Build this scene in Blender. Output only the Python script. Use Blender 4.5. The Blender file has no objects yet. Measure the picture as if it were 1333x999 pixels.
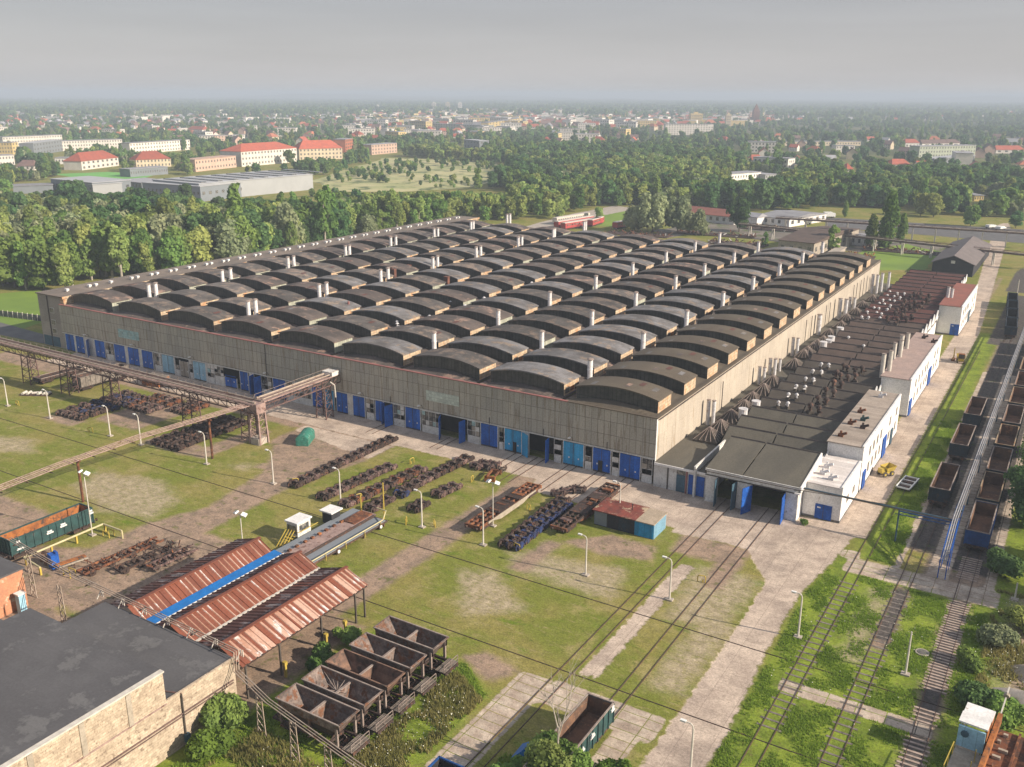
import bpy, math, random
import numpy as np
from mathutils import Matrix, Vector
R = math.radians
random.seed(7); RNG = np.random.default_rng(7)
sc = bpy.context.scene
COL = sc.collection

# ------------------------------------------------------------------ camera
CR = ((0.8522026341376203, -0.15859238014002058, 0.4985971593685873),
      (0.5231951130536466, 0.25067665660759175, -0.8145109499011179),
      (0.004188561290367307, 0.9549919742037432, 0.29660206533460637))
CC = Vector((52.80381934160451, -130.17987738912905, 60.0))
FPX = 1211.97
cam_d = bpy.data.cameras.new('camera'); cam = bpy.data.objects.new('camera', cam_d); COL.objects.link(cam)
m = Matrix(CR).to_4x4(); m.translation = CC; cam.matrix_world = m
cam_d.sensor_fit = 'HORIZONTAL'; cam_d.sensor_width = 36; cam_d.lens = FPX / 1333 * 36
cam_d.clip_start = 1; cam_d.clip_end = 60000
sc.camera = cam

# ------------------------------------------------------------------ light
SUN_EL, SUN_AZ = R(27), R(9)            # azimuth measured from +x towards +y
w = bpy.data.worlds.new('World'); sc.world = w; w.use_nodes = True
nt = w.node_tree; nt.nodes.clear()
out = nt.nodes.new('ShaderNodeOutputWorld'); bg = nt.nodes.new('ShaderNodeBackground')
sky = nt.nodes.new('ShaderNodeTexSky'); sky.sky_type = 'NISHITA'; sky.sun_disc = False
sky.sun_elevation = SUN_EL; sky.sun_rotation = math.pi / 2 - SUN_AZ
sky.air_density = 1.0; sky.dust_density = 2.0; sky.ozone_density = 1.5
tc = nt.nodes.new('ShaderNodeTexCoord'); mp = nt.nodes.new('ShaderNodeMapping'); mp.inputs['Scale'].default_value = (1.0, 1.6, 14)
ns = nt.nodes.new('ShaderNodeTexNoise'); ns.inputs['Scale'].default_value = 1.6; ns.inputs['Detail'].default_value = 6; ns.inputs['Roughness'].default_value = 0.55
nt.links.new(tc.outputs['Generated'], mp.inputs[0]); nt.links.new(mp.outputs[0], ns.inputs['Vector'])
sepz = nt.nodes.new('ShaderNodeSeparateXYZ'); nt.links.new(tc.outputs['Generated'], sepz.inputs[0])
rz = nt.nodes.new('ShaderNodeValToRGB')      # high thin cloud veil, greyer away from the horizon
rz.color_ramp.elements[0].position = 0.0; rz.color_ramp.elements[0].color = (4.05, 3.88, 3.85, 1)
rz.color_ramp.elements[1].position = 0.16; rz.color_ramp.elements[1].color = (2.25, 2.32, 2.6, 1)
e_ = rz.color_ramp.elements.new(0.06); e_.color = (3.2, 3.1, 3.18, 1)
e_ = rz.color_ramp.elements.new(0.6); e_.color = (3.0, 3.2, 3.7, 1)
nt.links.new(sepz.outputs['Z'], rz.inputs[0])
mr = nt.nodes.new('ShaderNodeMapRange'); mr.inputs[1].default_value = 0.3; mr.inputs[2].default_value = 0.7; mr.inputs[3].default_value = 0.93; mr.inputs[4].default_value = 1.07
nt.links.new(ns.outputs['Fac'], mr.inputs[0])
vm = nt.nodes.new('ShaderNodeVectorMath'); vm.operation = 'SCALE'
nt.links.new(rz.outputs[0], vm.inputs[0]); nt.links.new(mr.outputs[0], vm.inputs['Scale'])
mx = nt.nodes.new('ShaderNodeMix'); mx.data_type = 'RGBA'; mx.inputs[0].default_value = 0.85
nt.links.new(sky.outputs[0], mx.inputs[6]); nt.links.new(vm.outputs[0], mx.inputs[7])
nt.links.new(mx.outputs[2], bg.inputs[0]); bg.inputs[1].default_value = 0.1
nt.links.new(bg.outputs[0], out.inputs[0])
sd = bpy.data.lights.new('sun', 'SUN'); sd.energy = 4.9; sd.angle = R(0.6); sd.color = (1.0, 0.87, 0.71)
so = bpy.data.objects.new('sun', sd); COL.objects.link(so)
sdir = Vector((math.cos(SUN_EL) * math.cos(SUN_AZ), math.cos(SUN_EL) * math.sin(SUN_AZ), math.sin(SUN_EL)))
so.rotation_euler = sdir.to_track_quat('Z', 'Y').to_euler(); so.location = sdir * 300
vs = sc.view_settings; vs.view_transform = 'Standard'; vs.look = 'None'; vs.gamma = 1; vs.exposure = 0.66; vs.use_curve_mapping = False
sc.cycles.max_bounces = 4; sc.cycles.diffuse_bounces = 2; sc.cycles.glossy_bounces = 2; sc.cycles.transmission_bounces = 2
sc.cycles.volume_bounces = 0; sc.cycles.transparent_max_bounces = 4; sc.cycles.caustics_reflective = False; sc.cycles.caustics_refractive = False
HAZE_DENSITY = 0.00032
hb = bpy.data.meshes.new('haze')
hx0, hx1, hy0, hy1, hz0, hz1 = -13000, 9000, -500, 15000, -1.0, 80
hb.from_pydata([(x, y, z) for z in (hz0, hz1) for y in (hy0, hy1) for x in (hx0, hx1)], [],
               [(0, 2, 3, 1), (4, 5, 7, 6), (0, 1, 5, 4), (2, 6, 7, 3), (0, 4, 6, 2), (1, 3, 7, 5)])
haze = bpy.data.objects.new('haze', hb); COL.objects.link(haze); haze['kind'] = 'stuff'
hm = bpy.data.materials.new('haze'); hm.use_nodes = True; hm.node_tree.nodes.clear()
ho = hm.node_tree.nodes.new('ShaderNodeOutputMaterial'); hv = hm.node_tree.nodes.new('ShaderNodeVolumePrincipled')
hv.inputs['Color'].default_value = (0.61, 0.71, 0.84, 1); hv.inputs['Density'].default_value = HAZE_DENSITY; hv.inputs['Anisotropy'].default_value = 0.0
hm.node_tree.links.new(hv.outputs[0], ho.inputs['Volume']); hb.materials.append(hm)

# ------------------------------------------------------------------ helpers
def G(px, py, z=0.0):
    """ground (or height z) point of the surveyed site seen at photo pixel px,py"""
    c = Vector((px - 666.5, -(py - 499.5), -FPX)); d = Matrix(CR) @ c
    return CC + d * ((z - CC.z) / d.z)
_Rt = np.array(CR).T
def proj(P):
    c = (np.asarray(P, float) - np.array(CC)) @ np.array(CR)
    return 666.5 + FPX * c[..., 0] / -c[..., 2], 499.5 - FPX * c[..., 1] / -c[..., 2], -c[..., 2]
def empty(name, loc=(0, 0, 0), rz=0.0):
    o = bpy.data.objects.new(name, None); COL.objects.link(o); o.location = loc; o.rotation_euler = (0, 0, rz)
    o.empty_display_size = 0.3
    return o
def tag(o, label=None, cat=None, group=None, kind=None):
    if label: o['label'] = label
    if cat: o['category'] = cat
    if group: o['group'] = group
    if kind: o['kind'] = kind
    return o
def copy_tree(o, parent=None):
    c = o.copy(); COL.objects.link(c)
    if parent is not None: c.parent = parent
    for ch in list(o.children): copy_tree(ch, c)
    return c
class MB:
    def __init__(s): s.v = []; s.f = []; s.m = []; s.mats = []
    def mi(s, mat):
        if mat not in s.mats: s.mats.append(mat)
        return s.mats.index(mat)
    def add(s, vs_, fs, mat):
        n = len(s.v); i = s.mi(mat); s.v += [tuple(v) for v in vs_]
        for f in fs: s.f.append(tuple(a + n for a in f)); s.m.append(i)
        return s
    def box(s, x0, x1, y0, y1, z0, z1, mat, top=None):
        vs_ = [(x0, y0, z0), (x1, y0, z0), (x1, y1, z0), (x0, y1, z0), (x0, y0, z1), (x1, y0, z1), (x1, y1, z1), (x0, y1, z1)]
        fs = [(0, 3, 2, 1), (0, 1, 5, 4), (1, 2, 6, 5), (2, 3, 7, 6), (3, 0, 4, 7)]
        s.add(vs_, fs, mat); n = len(s.v); i = s.mi(top or mat); s.f.append((n - 4, n - 3, n - 2, n - 1)); s.m.append(i); return s
    def bar(s, p, q, w_, h_, mat):
        p = Vector(p); q = Vector(q); d = (q - p).normalized()
        up = Vector((0, 0, 1)) if abs(d.z) < 0.95 else Vector((0, 1, 0))
        a = d.cross(up).normalized() * (w_ / 2); b = a.cross(d).normalized() * (h_ / 2)
        vs_ = [p - a - b, p + a - b, p + a + b, p - a + b, q - a - b, q + a - b, q + a + b, q - a + b]
        return s.add(vs_, [(0, 1, 2, 3), (4, 7, 6, 5), (0, 4, 5, 1), (1, 5, 6, 2), (2, 6, 7, 3), (3, 7, 4, 0)], mat)
    def cyl(s, p, q, r0, mat, r1=None, n=8, cap=True):
        p = Vector(p); q = Vector(q); d = (q - p).normalized(); r1 = r0 if r1 is None else r1
        up = Vector((0, 0, 1)) if abs(d.z) < 0.9 else Vector((1, 0, 0))
        a = d.cross(up).normalized(); b = a.cross(d)
        vs_ = []
        for c, r in ((p, r0), (q, r1)):
            for k in range(n):
                t = 2 * math.pi * k / n; vs_.append(c + a * (r * math.cos(t)) + b * (r * math.sin(t)))
        fs = [(k, (k + 1) % n, n + (k + 1) % n, n + k) for k in range(n)]
        if cap: fs += [tuple(range(n))[::-1], tuple(range(n, 2 * n))]
        return s.add(vs_, fs, mat)
    def tube(s, pts, r, mat, n=6):
        for a, b in zip(pts[:-1], pts[1:]): s.cyl(a, b, r, mat, n=n)
        return s
    def prism(s, prof, axis, a, b, mat):
        """extrude 2D profile (counter-clockwise) along axis 'x' or 'y' from a to b; profile coords are (other, z)"""
        n = len(prof)
        mk = (lambda u, z, t: (t, u, z)) if axis == 'x' else (lambda u, z, t: (u, t, z))
        vs_ = [mk(u, z, a) for u, z in prof] + [mk(u, z, b) for u, z in prof]
        fs = [(k, (k + 1) % n, n + (k + 1) % n, n + k) for k in range(n)] + [tuple(range(n))[::-1], tuple(range(n, 2 * n))]
        return s.add(vs_, fs, mat)
    def obj(s, name, parent=None, loc=None, rz=0, smooth=False):
        me = bpy.data.meshes.new(name); me.from_pydata(s.v, [], s.f)
        for mt in s.mats: me.materials.append(mt)
        me.polygons.foreach_set('material_index', s.m)
        if smooth: me.polygons.foreach_set('use_smooth', [True] * len(s.f))
        me.update()
        o = bpy.data.objects.new(name, me); COL.objects.link(o)
        if parent is not None: o.parent = parent
        if loc is not None: o.location = loc
        o.rotation_euler = (0, 0, rz)
        return o

def mat(name, c, c2=None, scale=0.4, detail=5, stretch=(1, 1, 1), rough=0.85, metal=0.0, spots=None, spot_scale=1.2, spot_amt=0.25,
        spot_stretch=(1, 1, 1), rnd=0.0, bump=0.0, bump_scale=6, spec=0.3, sharp=0.5, seams=None, fine=0.15):
    """weathered procedural surface: two tones by broad noise, shaped stains, optional panel seams"""
    mt = bpy.data.materials.new(name); mt.use_nodes = True; t = mt.node_tree; N = t.nodes; L = t.links; N.clear()
    o = N.new('ShaderNodeOutputMaterial'); b = N.new('ShaderNodeBsdfPrincipled'); L.new(b.outputs[0], o.inputs[0])
    b.inputs['Roughness'].default_value = rough; b.inputs['Metallic'].default_value = metal; b.inputs['Specular IOR Level'].default_value = spec
    g = N.new('ShaderNodeNewGeometry')
    def noise(sca, det, st, ro=0.6):
        mpn = N.new('ShaderNodeMapping'); mpn.inputs['Scale'].default_value = st; L.new(g.outputs['Position'], mpn.inputs[0])
        n = N.new('ShaderNodeTexNoise'); n.inputs['Scale'].default_value = sca; n.inputs['Detail'].default_value = det; n.inputs['Roughness'].default_value = ro
        L.new(mpn.outputs[0], n.inputs['Vector']); return n.outputs['Fac']
    def rng(s_, a, b_, c_, d_):
        r = N.new('ShaderNodeMapRange'); r.interpolation_type = 'SMOOTHSTEP'
        for i, v in enumerate((a, b_, c_, d_)): r.inputs[1 + i].default_value = v
        L.new(s_, r.inputs[0]); return r.outputs[0]
    def mix(f, A, B, mode='MIX'):
        mxn = N.new('ShaderNodeMix'); mxn.data_type = 'RGBA'; mxn.blend_type = mode
        if isinstance(f, float): mxn.inputs[0].default_value = f
        else: L.new(f, mxn.inputs[0])
        for i, q in ((6, A), (7, B)):
            if isinstance(q, tuple): mxn.inputs[i].default_value = (*q[:3], 1)
            else: L.new(q, mxn.inputs[i])
        return mxn.outputs[2]
    c2 = c2 or tuple(x * 0.72 for x in c)
    h = 0.5 * (1 - sharp) * 0.45 + 0.03
    col = mix(rng(noise(scale, detail, stretch), 0.5 - h, 0.5 + h, 0, 1), c, c2)
    if spots: col = mix(rng(noise(spot_scale, 6, spot_stretch, 0.7), 0.62 - spot_amt * 0.3, 0.70 - spot_amt * 0.3, 0, 1), col, spots)
    if fine:
        f = rng(noise(4.0, 3, (1, 1, 1)), 0.25, 0.75, 1 - fine, 1 + fine)
        vmn = N.new('ShaderNodeVectorMath'); vmn.operation = 'SCALE'; L.new(col, vmn.inputs[0]); L.new(f, vmn.inputs['Scale']); col = vmn.outputs[0]
    if seams:   # (axis u, axis v, width, height, line width, dark factor)
        ax, ay, bw, bh, lw, dk = seams[:6]
        sp = N.new('ShaderNodeSeparateXYZ'); L.new(g.outputs['Position'], sp.inputs[0])
        cb = N.new('ShaderNodeCombineXYZ'); L.new(sp.outputs[ax], cb.inputs[0]); L.new(sp.outputs[ay], cb.inputs[1])
        br = N.new('ShaderNodeTexBrick'); br.offset = seams[6] if len(seams) > 6 else 0.0; br.inputs['Scale'].default_value = 1.0
        br.inputs['Brick Width'].default_value = bw; br.inputs['Row Height'].default_value = bh; br.inputs['Mortar Size'].default_value = lw; br.inputs['Mortar Smooth'].default_value = 0.3
        q_ = seams[7] if len(seams) > 7 else 0.16; br.inputs['Color1'].default_value = (0.97 - q_,) * 3 + (1,); br.inputs['Color2'].default_value = (0.97 + q_,) * 3 + (1,); br.inputs['Mortar'].default_value = (dk, dk, dk, 1)
        L.new(cb.outputs[0], br.inputs['Vector'])
        col = mix(1.0, col, br.outputs['Color'], 'MULTIPLY')
    if rnd:
        oi = N.new('ShaderNodeObjectInfo'); r = N.new('ShaderNodeMapRange'); r.inputs[3].default_value = 1 - rnd; r.inputs[4].default_value = 1 + rnd
        L.new(oi.outputs['Random'], r.inputs[0]); vmn = N.new('ShaderNodeVectorMath'); vmn.operation = 'SCALE'
        L.new(col, vmn.inputs[0]); L.new(r.outputs[0], vmn.inputs['Scale']); col = vmn.outputs[0]
    L.new(col, b.inputs['Base Color'])
    if bump:
        bp = N.new('ShaderNodeBump'); bp.inputs['Strength'].default_value = bump; bp.inputs['Distance'].default_value = 0.1
        L.new(noise(bump_scale, 4, (1, 1, 1)), bp.inputs['Height']); L.new(bp.outputs[0], b.inputs['Normal'])
    return mt

M = {}
M['clad'] = mat('asbestos_cladding', (0.43, 0.395, 0.325), (0.37, 0.35, 0.30), scale=0.12, stretch=(1, 1, 0.5), seams=('X', 'Z', 1.15, 2.3, 0.05, 0.5, 0, .09),
                spots=(0.29, 0.25, 0.19), spot_scale=0.9, spot_stretch=(1.6, 1.6, 0.12), spot_amt=0.3)
M['clad_side'] = mat('side_cladding', (0.46, 0.405, 0.335), (0.41, 0.36, 0.30), scale=0.15, seams=('Y', 'Z', 1.2, 4.0, 0.03, 0.78, 0, .06),
                     spots=(0.30, 0.24, 0.17), spot_scale=0.9, spot_stretch=(1.6, 1.6, 0.12), spot_amt=0.22)
M['felt'] = mat('roof_felt', (0.125, 0.113, 0.105), (0.078, 0.07, 0.066), scale=0.35, spots=(0.20, 0.155, 0.125), spot_scale=0.45, spot_amt=0.4, seams=('X', 'Y', 2.6, 1.0, 0.03, 0.7, 0.5), rnd=0.3)
M['felt_brown'] = mat('brown_roof_felt', (0.115, 0.096, 0.072), (0.092, 0.075, 0.057), scale=0.2, rnd=0.08)
M['felt_grey'] = mat('grey_roof_felt', (0.20, 0.195, 0.20), (0.115, 0.108, 0.105), scale=0.3, spots=(0.24, 0.19, 0.15), spot_scale=0.4, spot_amt=0.3, seams=('X', 'Y', 2.6, 1.0, 0.02, 0.75, 0.5), rnd=0.12)
M['felt_low'] = mat('vault_felt', (0.125, 0.10, 0.088), (0.085, 0.072, 0.066), scale=0.2, spots=(0.28, 0.19, 0.15), spot_scale=0.3, spot_amt=0.25, seams=('X', 'Y', 3.0, 1.0, 0.02, 0.8, 0.5))
M['annex_roof'] = mat('annex_roof_felt', (0.21, 0.17, 0.14), (0.16, 0.135, 0.115), scale=0.15, seams=('X', 'Y', 30, 3.0, 0.03, 0.8, .5, .07))
M['glaz'] = mat('dirty_glazing', (0.082, 0.08, 0.07), (0.055, 0.055, 0.05), scale=0.8, seams=('X', 'Z', 0.75, 3.0, 0.05, 0.45), rough=0.5)
M['end_tan'] = mat('weathered_end_board', (0.55, 0.44, 0.31), (0.42, 0.32, 0.22), scale=1.2, spots=(0.50, 0.28, 0.15), spot_scale=1.0, spot_amt=0.35, seams=('Y', 'Z', 0.9, 0.55, 0.04, 0.6))
M['end_green'] = mat('green_glass_end', (0.40, 0.41, 0.33), (0.32, 0.33, 0.27), scale=1.0, seams=('Y', 'Z', 0.6, 2.0, 0.05, 0.7))
M['annex_wall'] = mat('annex_render', (0.34, 0.30, 0.27), (0.27, 0.245, 0.22), scale=0.2, seams=('X', 'Z', 60, 3.1, 0.03, 0.75))
M['red_trim'] = mat('red_coping', (0.33, 0.13, 0.12), (0.22, 0.11, 0.10), scale=0.5)
M['white'] = mat('white_paint', (0.74, 0.73, 0.72), (0.62, 0.61, 0.60), scale=0.5, spots=(0.45, 0.42, 0.38), spot_scale=0.8, spot_stretch=(1, 1, 0.3), spot_amt=0.08)
M['white_wall'] = mat('whitewashed_wall', (0.80, 0.78, 0.76), (0.68, 0.66, 0.64), scale=0.3, spots=(0.5, 0.46, 0.42), spot_scale=0.7, spot_stretch=(1, 1, 0.3), spot_amt=0.05)
M['old_white'] = mat('old_white_wall', (0.66, 0.65, 0.62), (0.54, 0.52, 0.49), scale=0.8, spots=(0.36, 0.33, 0.3), spot_scale=1.1, spot_amt=0.15)
M['blue'] = mat('blue_door_paint', (0.012, 0.12, 0.50), (0.012, 0.09, 0.38), scale=0.7, rough=0.5, seams=('X', 'Z', 0.9, 9, 0.03, 0.6), fine=0.25)
M['blue_plain'] = mat('blue_paint', (0.015, 0.10, 0.42), (0.012, 0.07, 0.30), scale=0.7, rough=0.5, fine=0.25)
M['cyan'] = mat('cyan_door_paint', (0.03, 0.33, 0.62), (0.03, 0.27, 0.52), scale=0.7, rough=0.5, seams=('X', 'Z', 0.9, 9, 0.03, 0.7))
M['pale_blue'] = mat('pale_blue_door_paint', (0.30, 0.52, 0.66), (0.26, 0.44, 0.56), scale=0.7, rough=0.6, seams=('X', 'Z', 1.1, 9, 0.03, 0.7))
M['slate_blue'] = mat('slate_blue_paint', (0.06, 0.12, 0.17), (0.05, 0.10, 0.14), scale=0.7, rough=0.6)
M['beige'] = mat('beige_door', (0.38, 0.33, 0.27), (0.30, 0.26, 0.21), scale=0.8)
M['frame_dark'] = mat('dark_frame', (0.10, 0.085, 0.07), (0.06, 0.05, 0.045), scale=1.0)
M['pane'] = mat('window_glass', (0.06, 0.063, 0.065), (0.20, 0.19, 0.17), scale=1.3, rough=0.15, spec=0.6, sharp=0.9)
M['panel_green'] = mat('green_glass_panel', (0.55, 0.60, 0.52), (0.47, 0.53, 0.46), scale=0.8, seams=('X', 'Z', 0.62, 0.55, 0.03, 0.75))
M['panel_teal'] = mat('teal_glass_panel', (0.32, 0.50, 0.51), (0.36, 0.47, 0.44), scale=0.8, seams=('X', 'Z', 0.62, 0.55, 0.03, 0.75))
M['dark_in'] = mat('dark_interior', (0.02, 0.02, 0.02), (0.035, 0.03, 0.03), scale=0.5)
M['zinc'] = mat('galvanised_pipe', (0.62, 0.61, 0.62), (0.48, 0.47, 0.48), scale=1.5, rough=0.55, metal=0.0, spots=(0.35, 0.25, 0.2), spot_scale=1.4, spot_amt=0.12)
M['flue_white'] = mat('whitewashed_flue', (0.74, 0.72, 0.72), (0.60, 0.58, 0.58), scale=1.5, rough=.6, spots=(0.4, 0.3, 0.25), spot_scale=1.4, spot_amt=0.1)
M['brick_dark'] = mat('brown_brick', (0.20, 0.085, 0.055), (0.13, 0.06, 0.045), scale=1.0, seams=('X', 'Z', 0.3, 0.1, 0.012, 0.7, 0.5))
M['rust'] = mat('rust', (0.17, 0.062, 0.03), (0.075, 0.038, 0.026), scale=0.9, spots=(0.26, 0.11, 0.05), spot_scale=1.6, spot_amt=0.3, rnd=0.15)
M['rust_dark'] = mat('dark_rust', (0.062, 0.042, 0.036), (0.035, 0.027, 0.025), scale=1.5, spots=(0.13, 0.062, 0.04), spot_scale=1.5, spot_amt=0.3, rnd=0.3)
M['rust_purple'] = mat('purple_rust', (0.115, 0.07, 0.065), (0.065, 0.042, 0.04), scale=1.5, spots=(0.21, 0.14, 0.12), spot_scale=2.2, spot_amt=0.35, rnd=0.3)
M['bogie_blue'] = mat('blue_primer', (0.025, 0.045, 0.14), (0.03, 0.03, 0.05), scale=1.0, rnd=0.2)
M['steel_tyre'] = mat('worn_wheel_steel', (0.16, 0.13, 0.11), (0.09, 0.065, 0.055), scale=2.0, rough=0.6, metal=0.3)
M['rail'] = mat('rail_steel', (0.10, 0.07, 0.055), (0.07, 0.05, 0.042), scale=1.0, rough=0.6)
M['sleeper'] = mat('sleeper_concrete', (0.42, 0.33, 0.28), (0.30, 0.23, 0.19), scale=2.0)
M['concrete'] = mat('concrete', (0.42, 0.37, 0.32), (0.33, 0.29, 0.25), scale=0.5, spots=(0.24, 0.2, 0.17), spot_scale=0.9, spot_amt=0.15, bump=0.2)
M['conc_post'] = mat('concrete_post', (0.60, 0.56, 0.50), (0.48, 0.45, 0.40), scale=2.0)
M['lamp_white'] = mat('lamp_head', (0.78, 0.78, 0.76), (0.68, 0.68, 0.66), scale=2.0, rough=0.4)
M['yellow'] = mat('yellow_paint', (0.50, 0.38, 0.07), (0.38, 0.28, 0.06), scale=2.0, rough=0.5)
M['yellow_pale'] = mat('pale_yellow_pipe', (0.52, 0.47, 0.28), (0.42, 0.37, 0.22), scale=2.0, rough=0.5)
M['green_paint'] = mat('green_paint', (0.05, 0.22, 0.17), (0.04, 0.16, 0.12), scale=1.5, rough=0.5, spots=(0.25, 0.3, 0.26), spot_scale=2, spot_amt=0.15)
M['wagon_green'] = mat('wagon_green', (0.028, 0.075, 0.075), (0.022, 0.052, 0.052), scale=0.9, rough=0.6, spots=(0.10, 0.10, 0.09), spot_scale=1.4, spot_amt=0.08)
M['wagon_navy'] = mat('wagon_navy', (0.018, 0.035, 0.055), (0.018, 0.026, 0.035), scale=0.9, rough=0.6, spots=(0.07, 0.05, 0.04), spot_scale=1.2, spot_amt=0.15)
M['wagon_blue'] = mat('wagon_blue', (0.015, 0.075, 0.25), (0.012, 0.05, 0.17), scale=0.9, rough=0.6)
M['wagon_in'] = mat('wagon_inside', (0.19, 0.105, 0.065), (0.11, 0.068, 0.05), scale=0.6, spots=(0.28, 0.15, 0.08), spot_scale=0.8, spot_amt=0.2)
M['wagon_rust'] = mat('rusty_inside', (0.36, 0.135, 0.04), (0.20, 0.075, 0.03), scale=0.8, spots=(0.08, 0.05, 0.04), spot_scale=0.9, spot_amt=0.3)
M['rim'] = mat('wagon_rim', (0.30, 0.25, 0.22), (0.22, 0.17, 0.15), scale=1.5)
M['old_wood'] = mat('grey_wood', (0.22, 0.19, 0.165), (0.13, 0.11, 0.095), scale=0.9, spots=(0.09, 0.08, 0.07), spot_scale=1.2, spot_amt=0.25)
M['hop_steel'] = mat('hopper_steel', (0.21, 0.165, 0.145), (0.11, 0.085, 0.075), scale=0.9, spots=(0.15, 0.07, 0.04), spot_scale=1.3, spot_amt=0.38, rnd=0.15, fine=.3)  # rusted steel, own colour of the greyer hopper wagons
M['hop_brown'] = mat('hopper_brown', (0.22, 0.13, 0.09), (0.12, 0.075, 0.06), scale=0.7, spots=(0.07, 0.05, 0.04), spot_scale=1.0, spot_amt=0.3)
M['gal_conc'] = mat('gallery_pink', (0.34, 0.24, 0.21), (0.24, 0.17, 0.155), scale=0.7, spots=(0.16, 0.09, 0.07), spot_scale=1.4, spot_amt=0.25)
M['gal_lat'] = mat('gallery_lattice', (0.16, 0.095, 0.085), (0.10, 0.065, 0.06), scale=1.4)
M['pipe_wrap'] = mat('lagged_pipe', (0.40, 0.33, 0.27), (0.30, 0.24, 0.19), scale=1.0, spots=(0.2, 0.1, 0.07), spot_scale=1.4, spot_amt=0.15)
M['rooffelt_dark'] = mat('bitumen_roof', (0.105, 0.103, 0.108), (0.085, 0.083, 0.088), scale=0.15, seams=('X', 'Y', 9, 1.0, 0.012, 0.88, .5, .04), spots=(0.13, 0.128, 0.13), spot_scale=.3, fine=0.08)
M['cream_brick'] = mat('cream_brick', (0.50, 0.41, 0.31), (0.40, 0.32, 0.24), scale=0.8, seams=('Y', 'Z', 0.6, 0.28, 0.025, 0.72, 0.5), spots=(0.25, 0.19, 0.14), spot_scale=1.8, spot_amt=0.2, bump=0.3)
M['orange_brick'] = mat('orange_brick', (0.50, 0.23, 0.13), (0.42, 0.2, 0.12), scale=0.8, spots=(0.55, 0.42, 0.3), spot_scale=0.9, spot_amt=0.15)
M['saw_dark'] = mat('sawtooth_felt', (0.088, 0.075, 0.062), (0.065, 0.056, 0.048), scale=0.25)
M['saw_grey'] = mat('sawtooth_felt_grey', (0.118, 0.107, 0.085), (0.09, 0.083, 0.068), scale=0.25, stretch=(1, 0.3, 1))
M['saw_brown'] = mat('sawtooth_felt_brown', (0.115, 0.082, 0.068), (0.085, 0.064, 0.054), scale=0.3)
M['saw_red'] = mat('sawtooth_felt_red', (0.13, 0.055, 0.045), (0.085, 0.045, 0.04), scale=0.4, stretch=(0.3, 2, 1))
M['tan_roof'] = mat('tan_roof_sheet', (0.36, 0.30, 0.25), (0.30, 0.25, 0.21), scale=0.5, seams=('X', 'Y', 30, 1.1, 0.04, 0.82))
M['white_roof'] = mat('white_roof_sheet', (0.68, 0.63, 0.60), (0.58, 0.53, 0.50), scale=0.5, seams=('X', 'Y', 30, 0.9, 0.05, 0.82))
M['pink_roof'] = mat('pink_roof_sheet', (0.37, 0.27, 0.235), (0.31, 0.235, 0.21), scale=0.4)
M['red_flat'] = mat('red_roof_sheet', (0.27, 0.10, 0.075), (0.22, 0.09, 0.07), scale=0.4)
M['barn_roof'] = mat('barn_roof', (0.17, 0.145, 0.14), (0.14, 0.12, 0.118), scale=0.4)
M['barn_dark'] = mat('barn_timber', (0.035, 0.035, 0.04), (0.025, 0.026, 0.032), scale=0.6)
M['roof_red'] = mat('red_tiles', (0.38, 0.095, 0.055), (0.30, 0.085, 0.055), scale=0.3, rnd=0.25)
M['roof_orange'] = mat('orange_tiles', (0.42, 0.15, 0.08), (0.34, 0.12, 0.07), scale=0.3, rnd=0.2)
M['roof_brown'] = mat('brown_tiles', (0.19, 0.115, 0.095), (0.14, 0.09, 0.08), scale=0.3, rnd=0.25)
M['roof_gray'] = mat('grey_sheet_roof', (0.30, 0.30, 0.32), (0.24, 0.24, 0.26), scale=0.3, rnd=0.2)
M['render_white'] = mat('white_render', (0.72, 0.68, 0.62), (0.62, 0.58, 0.53), scale=0.2, rnd=0.12)
M['render_cream'] = mat('cream_render', (0.62, 0.53, 0.38), (0.55, 0.46, 0.33), scale=0.2, rnd=0.12)
M['render_pink'] = mat('pink_render', (0.55, 0.38, 0.30), (0.48, 0.34, 0.27), scale=0.2, rnd=0.12)
M['render_yellow'] = mat('yellow_render', (0.62, 0.47, 0.20), (0.55, 0.42, 0.19), scale=0.2, rnd=0.1)
M['render_green'] = mat('green_render', (0.42, 0.46, 0.36), (0.36, 0.40, 0.31), scale=0.2, rnd=0.1)
M['ware_grey'] = mat('grey_sheet_wall', (0.20, 0.22, 0.245), (0.18, 0.20, 0.22), scale=0.1, fine=0.05)
M['ware_light'] = mat('light_sheet_wall', (0.36, 0.37, 0.38), (0.33, 0.34, 0.35), scale=0.1, fine=0.05)
M['ware_roof'] = mat('light_membrane_roof', (0.40, 0.41, 0.43), (0.35, 0.36, 0.38), scale=0.1, fine=0.05)
M['asphalt'] = mat('asphalt', (0.13, 0.125, 0.125), (0.10, 0.098, 0.10), scale=0.3)
M['bark'] = mat('bark', (0.16, 0.13, 0.10), (0.09, 0.075, 0.06), scale=2.0, stretch=(1, 1, 0.3))
M['birch_bark'] = mat('birch_bark', (0.42, 0.38, 0.33), (0.27, 0.24, 0.2), scale=2.0, spots=(0.12, 0.1, 0.09), spot_scale=3, spot_stretch=(1, 1, 2), spot_amt=0.1)
M['tarp'] = mat('blue_tarpaulin', (0.01, 0.15, 0.45), (0.01, 0.12, 0.36), scale=1.0, rough=0.45)
M['sand'] = mat('sand', (0.40, 0.32, 0.24), (0.33, 0.27, 0.2), scale=0.8, bump=0.4)
M['bus_red'] = mat('red_coach_paint', (0.42, 0.07, 0.07), (0.34, 0.06, 0.06), scale=1.0, rough=0.4)
M['bus_white'] = mat('cream_coach_paint', (0.62, 0.56, 0.50), (0.55, 0.49, 0.44), scale=1.0, rough=0.4)

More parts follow.
